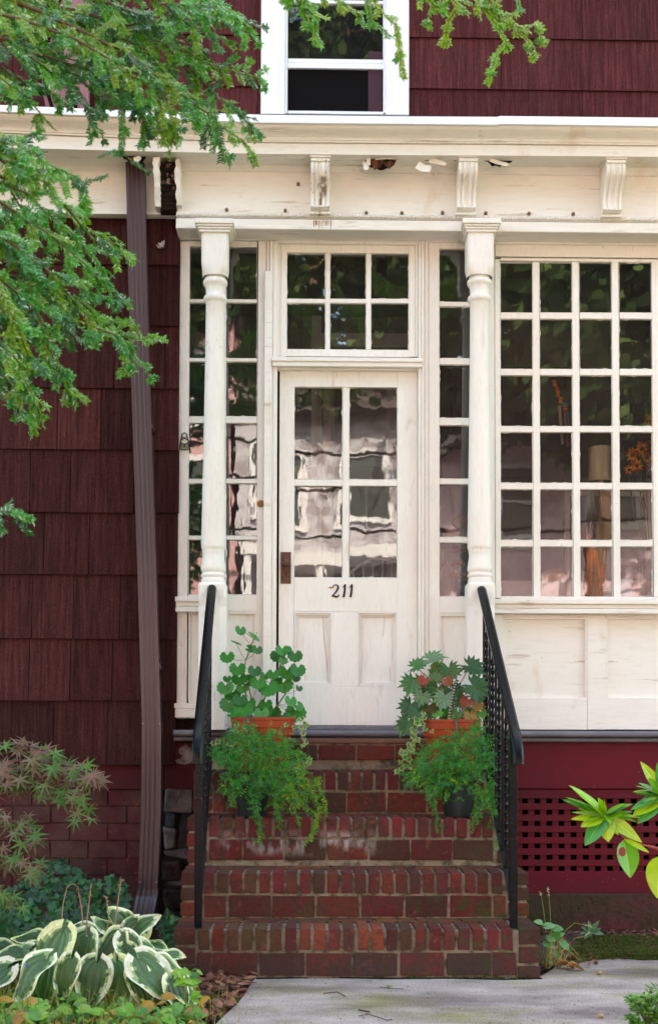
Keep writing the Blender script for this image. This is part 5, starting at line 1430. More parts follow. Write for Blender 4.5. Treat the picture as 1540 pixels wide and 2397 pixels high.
def begonia():
    c0 = P(1056, 1690, -.40); px, py, pz, h, r = c0.x, -.40, ZST[3], P(1056, 1684, -.42).z - ZST[3], .160
    root = tag(empty('potted_begonia', (px, py, pz)), 'star-leaved bronze green begonia in a terracotta pot by the handrail', 'potted plant')
    mb = MB(); zs_ = ribpot(mb, px, py, pz, r, h); mb.build('terracotta_pot', M['terracotta'], root, 'auto')
    mb = MB(); mb.lathe(px, py, [(.14, zs_), (.13, zs_ + .006), (.02, zs_ + .012)], 24); mb.build('potting_soil', M['soil'], root)
    lv, st = MB(), MB()
    BC = [(.04, .12, .03), (.03, .09, .025), (.11, .19, .10), (.035, .10, .03), (.025, .07, .022)]
    L = [(972, 1560, 62, 50, .6), (1008, 1542, 66, 38, .5), (1020, 1576, 66, 95, .8), (1050, 1566, 60, -80, .5), (1072, 1572, 30, 60, .5), (1100, 1560, 72, -20, .7), (965, 1596, 66, 130, .8), (1040, 1632, 60, 180, .8), (990, 1602, 70, 170, .9), (1024, 1612, 64, 190, .9), (1060, 1616, 64, -50, .8),
         (1108, 1606, 78, -30, .9), (1114, 1628, 50, -70, .7), (960, 1650, 62, 165, .8), (1002, 1655, 72, 190, .9), (988, 1628, 50, 150, .8), (955, 1690, 60, 170, .8), (975, 1672, 50, 150, .7), (1075, 1646, 44, -20, .8), (1020, 1590, 40, 90, .8), (945, 1700, 46, 170, .6), (1000, 1688, 44, 190, .7), (1090, 1660, 40, -60, .8)]
    for (x, y, s, an, fc) in L:
        Y = py + R.uniform(-.12, .06); c = P(x, y, Y); a = math.radians(an)
        d = V((math.cos(a) * .4 + R.uniform(-.15, .15) - .0, -.25, -.9)) if an > 100 else V((math.cos(a), -.2, math.sin(a) * .6 - .25))
        n = V((R.uniform(-.25, .25), -fc, .75))
        cc = pick(*BC); sz = s * 1.03 / 430
        leaf_fan(lv, c, d, n, sz, BEGON, cc, .16, .18, c2=tuple(v * 1.7 for v in cc), ctr=(.0, 0))
        st.tube([V((px + R.uniform(-.03, .03), py, zs_ + .05)), P((x + 1056) / 2, (y + 1650) / 2 - 8, (Y + py) / 2), c], .0026, 5, pick((.30, .05, .03), (.24, .07, .04)), cap=False)
    for (x, y, s, cc) in ((1090, 1690, 50, (.28, .14, .02)), (1100, 1672, 44, (.35, .2, .05)), (1093, 1640, 40, (.30, .05, .015)), (1045, 1592, 34, (.28, .06, .02)), (992, 1590, 34, (.3, .04, .02)), (1118, 1650, 36, (.25, .12, .02)), (1070, 1668, 36, (.06, .16, .03)), (1110, 1684, 34, (.05, .2, .02)), (1126, 1668, 32, (.06, .22, .02))):
        leaf_fan(lv, P(x, y, py - .1), V((R.uniform(-.6, .6), -.3, -.8)), V((R.uniform(-.3, .3), -.9, .5)), s / 430, BEGON, cc, .15, .2)
    for _ in range(16):
        x, y = R.uniform(1030, 1110), R.uniform(1630, 1690)
        leaf_fan(lv, P(x, y, py - R.uniform(0, .08)), V((R.uniform(-.6, .6), -.3, -.8)), V((R.uniform(-.3, .3), -.9, .5)), R.uniform(.05, .07), GERAN, pick((.03, .14, .02), (.05, .17, .03)), .1, .1, ctr=(.1, 0))
    for (x, y) in ((1030, 1668), (1018, 1672), (1055, 1676)):
        leaf_fan(lv, P(x, y, py - .12), V((.1, -.3, -.9)), V((0, -1, .4)), .06, IVY, (.08, .28, .02), .1, .1, ctr=(.12, 0))
    lv.build('leaves', M['leaf'], root); st.build('stems', M['stem'], root, True)
    # banded curling frond
    mb = MB(); pts = [(1052, 1690), (1053, 1670), (1056, 1650), (1060, 1630), (1064, 1610), (1070, 1592)]
    w = [P(x, y, py - .13) for x, y in pts]
    for a, b in zip(w, w[1:]):
        for k in range(6):
            p, q = a.lerp(b, k / 6), a.lerp(b, (k + 1) / 6); wob = V((.0025 * (1 if k % 2 else -1), 0, 0))
            mb.tube([p + wob, q + wob], [.0075, .0065], 7, (.012, .01, .01) if k % 2 else (.30, .22, .2))
    mb.build('banded_stake', M['flat'], root)
    iv = MB()
    for pts in ([(990, 1670), (975, 1680), (968, 1700), (972, 1725), (968, 1750)], [(985, 1680), (1000, 1700), (1005, 1712)], [(968, 1705), (958, 1735), (950, 1770), (940, 1790)], [(962, 1750), (945, 1758), (932, 1754)], [(965, 1745), (960, 1775), (942, 1800), (930, 1812)]):
        w = [P(x, y, py - r * .9 - .03) for x, y in pts]; iv.tube(w, .0012, 4, (.1, .12, .03), cap=False)
        for a, b in zip(w, w[1:]):
            for t in (.15, .65):
                p = a.lerp(b, t) + V((R.uniform(-.015, .015), R.uniform(-.02, 0), R.uniform(-.01, .01))); sz = R.uniform(.042, .065); dd = V((R.uniform(-1, 1), -.3, -1)); nn = V((R.uniform(-.4, .4), -1, .5))
                leaf_fan(iv, p, dd, nn, sz, IVY, pick((.40, .48, .08), (.45, .5, .2)), .1, .1, ctr=(.12, 0)); leaf_fan(iv, p + V((0, -.002, 0)), dd, nn, sz * .72, IVY, pick((.05, .18, .03), (.1, .2, .07)), .1, .1, ctr=(.12, 0))
    iv.build('trailing_ivy', M['leaf'], root)
    hk = MB(); w = [P(x, y, py - r - .012) for x, y in ((1068, 1755), (1070, 1738), (1070, 1715), (1068, 1695), (1066, 1687), (1069, 1684), (1072, 1689))]
    hk.tube(w, [.0015, .002, .004, .005, .005, .0045, .003], 6, (.04, .13, .11)); hk.build('hanging_hook', M['flat'], root, True)
begonia()

# ---------------------------------------------------------------- asparagus ferns in black pots
def fern(cx_, cy_, potx, label, blobs, strands, ypot, potyb):
    q = P(potx, potyb, ypot)
    root = tag(empty('asparagus_fern', (q.x, ypot, ZST[2])), label, 'potted plant')
    mb = MB(); z = ZST[2]; h = P(potx, 1836, ypot).z - z
    mb.lathe(q.x, ypot, [(.072, z), (.074, z + .01), (.092, z + h * .88), (.100, z + h * .885), (.102, z + h), (.094, z + h), (.09, z + h * .85), (.004, z + h * .85)], 28)
    mb.build('black_pot', M['blackpot'], root, 'auto')
    st, nd_ = MB(), MB()
    FG = [(.02, .24, .02), (.03, .30, .03), (.012, .16, .018), (.05, .34, .04), (.06, .30, .11)]
    FY = [(.16, .40, .02), (.28, .44, .02), (.08, .32, .02)]
    top = V((q.x, ypot, z + h))
    def whorl(p, d, s, c):
        d = V(d).normalized(); a = d.orthogonal().normalized(); b = d.cross(a)
        for k in range(9):
            an = R.uniform(0, 2 * PI); e = (a * math.cos(an) + b * math.sin(an) + d * R.uniform(.1, .9)).normalized(); l = s * R.uniform(.6, 1.1)
            w = e.cross(V((R.uniform(-.3, .3), 1, R.uniform(-.3, .3)))).normalized() * .0013
            k_ = R.uniform(.7, 1.35); nd_.add([p - w, p + w, p + e * l], [(0, 1, 2)], tuple(v * k_ for v in c))
    def sprig(p, d, L, c, s=.013):
        n = max(3, int(L / .012)); dd = V(d).normalized(); pts = [V(p)]
        for k in range(n): dd = (dd + V((R.uniform(-.15, .15), R.uniform(-.15, .15), R.uniform(-.18, .08)))).normalized(); pts.append(pts[-1] + dd * L / n)
        st.tube(pts, .0006, 3, (.06, .13, .02), cap=False)
        for a, b in zip(pts, pts[1:]): whorl(a, b - a, s * (1.1 - .4 * (a - pts[0]).length / L), c)
    for (bx, by, br, n, yel) in blobs:
        for _ in range(n):
            a = R.uniform(0, 2 * PI); rr = math.sqrt(R.random()); x = bx + br * rr * math.cos(a); y = by + br * .8 * rr * math.sin(a)
            Y = ypot - R.uniform(-.06, .17); p = P(x, y, Y); out = V((x - cx_, 0, 0)).x * .01
            sprig(p, V((out * .6 + R.uniform(-.7, .7), R.uniform(-1, .2), R.uniform(-.7, .6))), R.uniform(.03, .075), pick(*(FY if R.random() < yel else FG)))
    for pts, yel in strands:
        w = [P(x, y, ypot - .14 - .02 * i / len(pts)) for i, (x, y) in enumerate(pts)]
        w = [top, P(pts[0][0], pts[0][1] - 10, ypot - .08)] + w
        st.tube(w, .0012, 4, (.12, .16, .04), cap=False)
        for a, b in zip(w[1:], w[2:]):
            L = (b - a).length; m_ = max(1, int(L / .0075))
            for k in range(m_):
                p = a.lerp(b, k / m_) + V((R.uniform(-.008, .008), R.uniform(-.01, .01), 0)); sprig(p, V((R.uniform(-1, 1), R.uniform(-.8, .1), R.uniform(-.9, .1))), R.uniform(.02, .045), pick(*(FY if R.random() < yel else FG)))
    st.build('stems', M['stem'], root); nd_.build('fronds', M['needle'], root)
fern(600, 1800, 590, 'feathery fern spilling over the steps beneath the geranium',
     [(575, 1720, 40, 60, 0), (650, 1740, 40, 60, .02), (590, 1850, 30, 50, .05), (560, 1760, 55, 120, .05), (620, 1745, 50, 120, .05), (640, 1790, 50, 110, .1), (580, 1810, 50, 110, .05), (530, 1770, 32, 40, .05), (670, 1820, 45, 90, .3), (620, 1850, 48, 90, .1), (690, 1780, 30, 36, .2), (545, 1840, 30, 40, .1), (600, 1780, 60, 110, .03), (700, 1850, 36, 50, .6), (665, 1870, 34, 46, .35)],
     [([(600, 1860), (605, 1900), (612, 1950), (608, 1980)], .15), ([(560, 1830), (545, 1860), (540, 1890)], .15), ([(640, 1860), (655, 1900), (652, 1940)], .2), ([(700, 1800), (735, 1860), (750, 1890), (735, 1940), (720, 1975)], .85), ([(680, 1840), (700, 1880), (745, 1910), (730, 1950)], .8), ([(660, 1850), (690, 1890), (700, 1930)], .4), ([(585, 1850), (596, 1890), (600, 1930)], .1), ([(740, 1830), (762, 1880), (760, 1905)], .9)], -.60, 1905)
fern(1070, 1800, 1072, 'feathery fern in a black pot beneath the begonia',
     [(1075, 1850, 34, 46, .1), (1045, 1850, 24, 30, .1), (1100, 1720, 34, 40, 0), (1060, 1755, 52, 120, .05), (1020, 1785, 48, 110, .05), (1100, 1770, 52, 120, .05), (1130, 1730, 32, 46, 0), (1060, 1810, 50, 100, .12), (1120, 1820, 44, 90, .08), (990, 1800, 36, 50, .08), (965, 1825, 22, 26, .05), (1140, 1870, 26, 36, .2), (1010, 1840, 30, 30, .2), (1040, 1780, 60, 90, 0), (1140, 1780, 28, 50, 0)],
     [([(1020, 1840), (1018, 1880), (1022, 1920), (1020, 1945)], .15), ([(1120, 1850), (1112, 1900), (1105, 1940)], .3), ([(1140, 1850), (1150, 1900), (1145, 1940)], .2), ([(1150, 1860), (1165, 1920), (1160, 1985)], .1), ([(985, 1810), (970, 1830), (955, 1835)], .1), ([(1000, 1840), (1008, 1870), (1012, 1890)], .3), ([(1130, 1870), (1118, 1910), (1115, 1930)], .4)], -.60, 1915)

# ---------------------------------------------------------------- hosta
hp = G(215, 2345)
hosta = tag(empty('hosta', (hp.x, hp.y, -.01)), 'hosta with broad green leaves edged in cream beside the stoop', 'plant')
lv, st = MB(), MB()
HC = ((.06, .16, .05), (.84, .82, .60), (.30, .42, .18))
HL = [(120, 2250, 108, -110, 1.0), (190, 2218, 100, 150, .6), (45, 2228, 90, 160, .5), (280, 2205, 96, 200, .7), (350, 2240, 92, -10, .7), (400, 2262, 80, -20, .6), (300, 2268, 80, -80, 1), (240, 2268, 78, -95, 1.1), (365, 2290, 92, -40, .9), (175, 2180, 100, 165, .4), (80, 2195, 90, 150, .4), (330, 2170, 84, 60, .8),
      (290, 2160, 84, 110, .8), (240, 2195, 80, 180, .5), (20, 2260, 96, -150, .7), (150, 2290, 80, -110, .9), (215, 2310, 96, -100, .95), (280, 2318, 96, -80, .95), (335, 2316, 84, -60, .8), (395, 2310, 100, -50, .7), (410, 2290, 84, -30, .6), (130, 2210, 88, 170, .5), (60, 2290, 90, -140, .8), (250, 2240, 90, -120, .9), (355, 2215, 84, 10, .6), (190, 2250, 86, -100, .9), (310, 2235, 80, -60, .9), (-10, 2240, 90, 170, .5), (420, 2330, 70, -60, .7), (250, 2170, 74, 120, .6), (-20, 2210, 84, 150, .5), (-30, 2300, 90, -150, .8), (100, 2320, 88, -100, .9), (170, 2335, 84, -70, .9), (390, 2235, 80, 20, .5), (300, 2200, 80, -120, .8), (160, 2225, 84, -60, .8), (65, 2215, 80, -170, .6), (430, 2320, 64, -20, .5)]
for (x, y, s, an, fc) in HL:
    a = math.radians(an); Y = hp.y + (-.28 if y > 2280 else (-.12 if y > 2230 else .08)) + R.uniform(-.05, .05)
    c = P(x, y, Y); L = s * R.uniform(1.0, 1.3) / 560
    out = V((c.x - hp.x, -.25 if y > 2200 else .1, 0)); 
    d = V((math.cos(a), -.30, math.sin(a) * .9 - .15)).normalized(); n = V((R.uniform(-.3, .3), -fc * .8, 1.0)).normalized()
    base = c - d * L * .5
    cc = pick(HC[0], (.045, .105, .04), (.07, .15, .055)); oval_leaf(lv, base, d, n, L, L * R.uniform(.66, .84), (cc, pick(HC[1], (.86, .84, .68), (.78, .78, .42)), HC[2]), 9, R.uniform(.12, .34), R.uniform(.08, .24), heart=True, margin=R.uniform(.22, .46), wave=R.uniform(.1, .26))
    b0 = V((hp.x + R.uniform(-.05, .05), hp.y + R.uniform(-.04, .04), 0)); m_ = b0.lerp(base, .55) + V((0, 0, .06)); st.tube([b0, m_, base + d * .01], [.006, .005, .003], 5, (.12, .2, .05), cap=False)
for _ in range(10):
    x, y = R.uniform(60, 400), R.uniform(2230, 2330); c = P(x, y, hp.y - .02)
    oval_leaf(lv, c, V((R.uniform(-1, 1), -.4, -.6)), V((0, -1, .4)), .15, .09, ((.42, .25, .03), (.5, .36, .1), (.3, .15, .03)), 6, .3, .2, heart=True, margin=.4, wave=.2)
lv.build('leaves', M['leaf'], hosta, 'auto'); st.build('leaf_stalks', M['stem'], hosta)
for (bx, pts) in ((0, [(232, 2225), (233, 2180), (238, 2120), (255, 2075), (278, 2068), (297, 2078), (298, 2092)]), (0, [(316, 2240), (318, 2180), (310, 2130), (302, 2100), (298, 2092)]), (0, [(322, 2215), (330, 2150), (340, 2100), (345, 2070)]), (0, [(395, 2240), (405, 2180), (412, 2150), (405, 2110), (400, 2098)]), (0, [(420, 2230), (438, 2150), (452, 2085), (458, 2062), (466, 2060)])):
    mb = MB(); w = [P(x * .62 + 0, y, hp.y + .02) for x, y in pts]; mb.tube(w, [.003 - .0003 * i for i in range(len(w))], 5, (.30, .17, .10))
    for a, b in zip(w[-3:], w[-2:]):
        for k in range(9):
            p = a.lerp(b, k / 9); e = V((R.uniform(-1, 1), R.uniform(-1, 1), R.uniform(-.8, .6))).normalized() * .014; s_ = e.orthogonal().normalized() * .003
            mb.add([p - s_, p + s_, p + e], [(0, 1, 2)], pick((.2, .09, .06), (.3, .16, .1), (.12, .05, .035)))
    mb.build('flower_stalk', M['stem'], hosta)

# ---------------------------------------------------------------- ivy over the ground and wall foot
mb = MB()
for _ in range(1500):
    x = R.uniform(-60, 420); y = 2010 + 215 * R.random() ** .9
    top = 2105 - 95 * math.exp(-((x - 140) / 70.0) ** 2) * .95 - 50 * math.exp(-((x - 270) / 55.0) ** 2) - 20 * math.exp(-((x - 40) / 80.0) ** 2)
    if y < top or (x > 372 and y < 2150): continue
    t = max(0, min(1, (y - 2010) / 215)); Y = -.08 - 1.1 * t + R.uniform(-.08, .05)
    if 300 < x < 372 and Y < -.3: continue
    p = P(x, y, Y)
    if p.z < .01: p = G(x, y, .03)
    leaf_fan(mb, p, V((R.uniform(-1, 1), R.uniform(-.5, .1), R.uniform(-1, .4))), V((R.uniform(-.5, .5), -1, R.uniform(0, 1.1))), R.uniform(.045, .085), IVY, pick((.010, .075, .025), (.015, .11, .03), (.008, .05, .018), (.02, .13, .025)), .12, .12, ctr=(.12, 0))
mb.build('ground_ivy', M['leaf'], kind='stuff')
mb = MB()
for (x, y, a) in ((612, 3450, 100), (650, 3470, 60), (640, 3436, 90), (668, 3440, 20), (640, 3460, -60)): pass
for k, (x, y, an) in enumerate(((376, 2152, 160), (392, 2140, 95), (412, 2146, 20), (384, 2168, 200), (402, 2168, -40))):
    a = math.radians(an); oval_leaf(mb, P(395, 2156, -.75), V((math.cos(a), -.2, math.sin(a) * .8)), V((0, -1, .5)), .07, .042, ((.02, .10, .03), (.35, .42, .3)), 6, .2, .1)
mb.tube([G(395, 2180, 0), P(395, 2156, -.75)], .0015, 4, (.05, .1, .03))
tag(mb.build('silver_nettle', M['leaf']), 'small silver-veined seedling in the dark gap between downspout and stoop', 'plant')
mb = MB()
for an in (10, 70, 130, 190, 250, 310):
    a = math.radians(an); oval_leaf(mb, P(371, 2238, -1.15), V((math.cos(a), -.3, math.sin(a) * .7 + .2)), V((0, -.8, .7)), .06, .028, ((.06, .14, .08), (.2, .3, .2)), 6, .2, .1)
mb.tube([G(371, 2255, 0), P(371, 2238, -1.15)], .0015, 4, (.05, .1, .03))
tag(mb.build('leafy_seedling', M['leaf']), 'star-shaped bluish seedling among dead leaves at the left foot of the stoop', 'plant')

# ---------------------------------------------------------------- japanese maple
mt = tag(empty('japanese_maple', (-1.72, -1.5, -.03)), 'young maple with fine-fingered green and mauve leaves at the left edge', 'tree')
mb = MB(); mb.tube([V((-1.72, -1.5, -.05)), V((-1.70, -1.5, .4)), V((-1.66, -1.48, .8)), V((-1.6, -1.45, 1.25))], [.035, .03, .024, .012], 10); mb.build('trunk', M['bark'], mt, True)
MC = [(.16, .10, .075), (.10, .13, .045), (.20, .12, .095), (.075, .14, .035), (.13, .11, .065)]
def maple(pix, n, Y0, sc, cols, spread=24, org=None):
    pts = [P(x, y, Y0) for x, y in pix]; path = ([org] if org else []) + pts
    mb = MB(); mb.tube(path, [.006 * (1 - .8 * k / len(path)) + .001 for k in range(len(path))], 6, (.09, .04, .035)); br = mb.build('branch', M['stem'], mt, True)
    lv = MB(); tot = len(pix) - 1
    for k in range(n):
        t = (k + R.random()) / n * tot; i = min(int(t), tot - 1); f = t - i
        x = pix[i][0] * (1 - f) + pix[i + 1][0] * f + R.gauss(0, spread * .6); y = pix[i][1] * (1 - f) + pix[i + 1][1] * f + R.gauss(0, spread * .5) + 4
        c = P(x, y, Y0 + R.uniform(-.10, .10)); d = V((R.uniform(-.2, 1.0), -.25, R.uniform(-1, .1))); nn = V((R.uniform(-.5, .5), -R.uniform(.2, 1), R.uniform(.5, 1.1)))
        leaf_fan(lv, c, d, nn, R.uniform(.095, .135) * sc, MAPLE, pick(*cols), .1, .3)
        lv.tube([P(pix[i][0] * (1 - f) + pix[i + 1][0] * f, pix[i][1] * (1 - f) + pix[i + 1][1] * f, Y0), c], .0008, 3, (.2, .05, .03), cap=False)
    lv.build('leaves', M['leaf'], br)
o_ = V((-1.64, -1.47, 1.0))
MP = [(.19, .095, .07), (.17, .10, .065), (.15, .11, .05)]; MGc = [(.06, .18, .025), (.09, .20, .03), (.14, .17, .06)]
maple([(-80, 1740), (30, 1740), (90, 1752), (140, 1770)], 26, -1.5, .95, MGc + MP, 18, o_)
maple([(-80, 1790), (60, 1780), (150, 1790), (210, 1812), (232, 1822)], 46, -1.55, 1.0, MP + MGc[:1], 20, o_)
maple([(-80, 1840), (40, 1830), (110, 1838), (165, 1860), (200, 1900)], 40, -1.5, .95, MGc + MP[:1], 24, o_)
maple([(-80, 1800), (0, 1800), (50, 1830)], 16, -1.6, 1, MP, 24, o_)
maple([(-80, 1900), (10, 1910), (60, 1940), (80, 1965)], 26, -1.6, 1, MP + MGc, 24, o_)
maple([(-80, 1990), (0, 2000), (50, 2020), (90, 2040)], 26, -1.6, 1, MGc + MP, 26, V((-1.68, -1.5, .7)))
maple([(-80, 2070), (-10, 2080), (30, 2110)], 18, -1.6, .9, MGc, 24, V((-1.70, -1.5, .5)))

# ---------------------------------------------------------------- rhododendron
rh0 = P(1700, 2300, -2.3)
rd = tag(empty('rhododendron', (1.75, -2.3, -.03)), 'rhododendron with long glossy leaves reaching in from the right edge', 'shrub')
j0 = V((1.75, -2.3, -.03)); j1 = V((1.72, -2.3, .35)); j2 = P(1600, 2000, -2.3)
mb = MB(); mb.tube([j0, j1, V((1.66, -2.3, .55)), j2], [.02, .016, .012, .008], 8); mb.build('trunk', M['bark'], rd, True)
def twigs(pts, r, c=(.30, .06, .05)):
    mb = MB(); mb.tube([P(x, y, -2.3) for x, y in pts], [r * (1 - .1 * k) for k in range(len(pts))], 8, c); return mb.build('branch', M['stem'], rd, True)
b1 = twigs([(1600, 2000), (1540, 1986), (1490, 1975), (1455, 1958), (1430, 1925), (1412, 1905)], .0055)
b2 = twigs([(1640, 1960), (1600, 1900), (1570, 1870), (1545, 1862)], .0055)
b3 = twigs([(1600, 2010), (1560, 2000), (1536, 1988)], .004)
RC = [(.24, .48, .02), (.13, .38, .02), (.36, .52, .025), (.06, .28, .05), (.18, .42, .02)]
def rleaf(parent_mb, b, t, w, c, fc=.6, bend=.08, Y=-2.3):
    """leaf from base px b to tip px t, width px w"""
    p0, p1 = P(b[0], b[1], Y), P(t[0], t[1], Y - .04); d = p1 - p0; L = d.length
    n = V((-d.z, 0, d.x)).normalized() * R.choice((-.25, .25)) + V((0, -fc, .8 - fc * .5))
    oval_leaf(parent_mb, p0, d, n, L, w / 611, (c, tuple(min(.9, v * 1.5 + .05) for v in c)), 9, bend, R.uniform(.1, .3), tip=R.uniform(.75, .95), wave=R.uniform(0, .08))
lv = MB(); h1 = (1415, 1908)
def Z3(x, y): return (1850 + x / 2.369) / 1.6234, (2500 + y / 2.369) / 1.6234
for (t, w, c, fc) in (((760, 1130), 34, 0, .3), ((725, 1228), 26, 1, .3), ((693, 1258), 26, 3, .4), ((768, 1368), 22, 0, .4), ((765, 1440), 24, 2, .5), ((845, 1300), 26, 1, .5), ((848, 1512), 40, 2, .9), ((880, 1680), 50, 3, .95), ((1090, 1652), 52, 2, .95), ((1180, 1590), 30, 4, .8),
                     ((1400, 1655), 40, 2, .6), ((1385, 1420), 26, 4, .3), ((1350, 1460), 26, 1, .4), ((1312, 1370), 28, 3, .3), ((1296, 1300), 30, 1, .4), ((1250, 1320), 24, 3, .4), ((1215, 1400), 30, 4, .5), ((1010, 1285), 16, 0, .5), ((1065, 1275), 12, 4, .5), ((960, 1330), 16, 0, .5)):
    rleaf(lv, (h1[0] + R.uniform(-4, 4), h1[1] + R.uniform(-4, 4)), Z3(*t), w * .78, RC[c], fc)
rleaf(lv, Z3(1225, 1640), Z3(1300, 1975), 56, RC[1], 1.0); rleaf(lv, Z3(1228, 1630), Z3(1460, 1745), 14, RC[2], .5); rleaf(lv, Z3(1560, 1780), Z3(1530, 2160), 60, RC[2], 1.0)
for k in range(6):
    a = k * 2 * PI / 6 + .3; rleaf(lv, (h1[0], h1[1] - 2), (h1[0] + 62 * math.cos(a), h1[1] - 10 + 30 * math.sin(a)), 20, RC[R.choice((0, 1, 3, 4))], R.uniform(.3, .6))
lv.build('leaves', M['gloss_leaf'], b1, True)
mb = MB(); c0 = P(*Z3(1215, 1745), -2.345)
mb.extr([c0 + V((.014 * math.cos(a), 0, .018 * math.sin(a))) for a in [k * PI / 5 for k in range(10)]], (0, 1, 0), .001, (.22, .03, .02)); mb.build('leaf_spot', M['flat'], b1)
lv = MB()
for (t, w, c, fc) in (((1398, 935), 40, 2, .4), ((1375, 1112), 26, 3, .3), ((1347, 1130), 26, 1, .3), ((1342, 1203), 24, 3, .3), ((1290, 1350), 34, 3, .5), ((1312, 1410), 44, 2, .8), ((1355, 1480), 50, 3, .9), ((1530, 950), 26, 3, .5), ((1650, 1000), 30, 1, .4), ((1700, 1150), 30, 1, .4), ((1720, 1350), 40, 2, .6), ((1620, 1500), 44, 1, .8), ((1480, 1180), 26, 1, .4), ((1400, 1290), 30, 3, .5)):
    rleaf(lv, (1550 + R.uniform(-4, 4), 1864 + R.uniform(-4, 4)), Z3(*t), w * .78, RC[c], fc)
for k in range(6):
    a = k * 2 * PI / 6 + .1; rleaf(lv, (1548, 1862), (1548 + 66 * math.cos(a), 1852 + 34 * math.sin(a)), 20, RC[R.choice((0, 1, 3, 4))], R.uniform(.3, .6))
lv.build('leaves', M['gloss_leaf'], b2, True)

# ---------------------------------------------------------------- little shrub bottom right
sp = G(1520, 2397, 0); sp = V((sp.x, -2.42, 0))
bx = tag(empty('azalea_shrub', (P(1530, 2400, -2.42).x, -2.42, -.03)), 'low twiggy shrub with tiny bright leaves in the lower right corner', 'shrub')
st, lv = MB(), MB(); o0 = V((P(1530, 2400, -2.42).x, -2.42, -.03))
for k in range(46):
    x, y = R.uniform(1462, 1600), R.uniform(2296, 2430)
    if x < 1500 and y < 2330: continue
    t = P(x, y, -2.42 + R.uniform(-.12, .12)); t.z = max(t.z, .03); m_ = o0.lerp(t, .55) + V((R.uniform(-.02, .02), R.uniform(-.02, .02), .02))
    st.tube([o0, m_, t], [.003, .0018, .0009], 5, (.09, .05, .03), cap=False)
    for q in (m_.lerp(t, .5), m_.lerp(t, .8), t, t):
        for j in range(9):
            a = R.uniform(0, 6.28); d = V((math.cos(a), math.sin(a), R.uniform(-.1, .9)))
            oval_leaf(lv, q + V((R.uniform(-.012, .012), R.uniform(-.012, .012), R.uniform(-.01, .01))), d, V((R.uniform(-.3, .3), -.5, 1)), R.uniform(.016, .028), .010, (pick((.09, .26, .02), (.16, .34, .03), (.03, .12, .02)),), 3, .1, .1)
st.build('stems', M['stem'], bx); lv.build('leaves', M['gloss_leaf'], bx)

# ---------------------------------------------------------------- weeds by the right foot of the stoop
wp = G(1285, 2262, 0)
wd = tag(empty('weed_clump', (wp.x, wp.y, 0)), 'tangle of straw, grass stalks and heart leaves at the right foot of the stoop', 'weeds')
mb = MB()
for _ in range(60):
    b = V((wp.x + R.uniform(-.03, .05), wp.y + R.uniform(-.05, .12), 0)); a = R.uniform(-.4, 1.0); h = R.uniform(.05, .15)
    e = b + V((a * .07, R.uniform(-.06, .03), h)); f = e + V((a * .05, 0, -h * R.uniform(.2, .9))); mb.tube([b, b.lerp(e, .6) + V((0, 0, .015)), e, f], [.0014, .0012, .001, .0005], 3, pick((.45, .26, .10), (.55, .36, .16), (.16, .22, .04)), cap=False)
mb.build('dry_grass', M['stem'], wd)
for pts in ([(1279, 2200), (1274, 2150), (1270, 2120), (1266, 2095), (1262, 2088)], [(1290, 2210), (1288, 2160), (1286, 2120), (1283, 2090), (1281, 2075)], [(1298, 2240), (1320, 2180), (1345, 2160), (1370, 2166), (1390, 2172)], [(1310, 2230), (1345, 2196), (1365, 2192), (1380, 2184)]):
    mb = MB(); w = [P(x, y, wp.y + .05) for x, y in pts]; mb.tube(w, [.0014] * 3 + [.001] * (len(w) - 3), 4, (.22, .3, .07))
    for k in range(16):
        p = w[-1].lerp(w[-2], R.random() * 1.3); e = V((R.uniform(-.5, .5), R.uniform(-.5, .5), R.uniform(-.4, 1))).normalized() * .012; s_ = e.orthogonal().normalized() * .0018; mb.add([p - s_, p + s_, p + e], [(0, 1, 2)], (.5, .42, .25))
    mb.build('seed_stalk', M['stem'], wd)
mb = MB()
for (x, y, s, an) in ((1283, 2168, .05, 20), (1300, 2172, .055, 0), (1275, 2160, .04, 150), (1290, 2195, .05, -10), (1306, 2198, .05, 80), (1282, 2208, .05, -30), (1322, 2206, .05, -60), (1302, 2228, .045, -70), (1256, 2280, .035, 150), (1270, 2286, .04, 30), (1288, 2246, .04, -50), (1310, 2190, .04, 40)):
    a = math.radians(an); oval_leaf(mb, P(x - 8, y, wp.y), V((math.cos(a), -.2, math.sin(a) * .5)), V((R.uniform(-.2, .2), -.7, .7)), s, s * .8, (pick((.10, .28, .08), (.16, .34, .12)),), 6, .2, .15, heart=True)
    mb.tube([V((wp.x, wp.y, 0)), P(x - 8, y, wp.y)], .001, 3, (.1, .2, .05), cap=False)
mb.build('leaves', M['leaf'], wd)
mb = MB(); q = G(1385, 2205, 0); cq = P(1382, 2180, q.y)
for an in (100, 60, 150, 200, -20, 20, 240):
    a = math.radians(an); oval_leaf(mb, cq, V((math.cos(a), -.2, math.sin(a) * .7 + .15)), V((R.uniform(-.3, .3), -.8, .6)), R.uniform(.05, .075), .032, (pick((.06, .16, .06), (.10, .22, .09)),), 7, .2, .15)
mb.tube([V((q.x, q.y, 0)), cq], .0022, 5, (.1, .15, .05))
tag(mb.build('leafy_weed', M['leaf']), 'grey-green weed rosette growing out of the moss patch', 'weed')
mb = MB(); q = G(910, 2310, .006)
for a_ in range(5):
    a = a_ * 2 * PI / 5 + .4; d = V((math.cos(a), math.sin(a), 0)); s_ = V((-d.y, d.x, 0)) * .009; p = V((q.x, q.y, .006)); mb.add([p - s_, p + d * .03 + V((0, 0, .006)), p + s_, p + V((0, 0, .004))], [(0, 1, 3), (3, 1, 2)], (.14, .30, .03))
tag(mb.build('green_leaf', M['leaf']), 'fresh green star-shaped leaf fallen on the path below the steps', 'leaf')

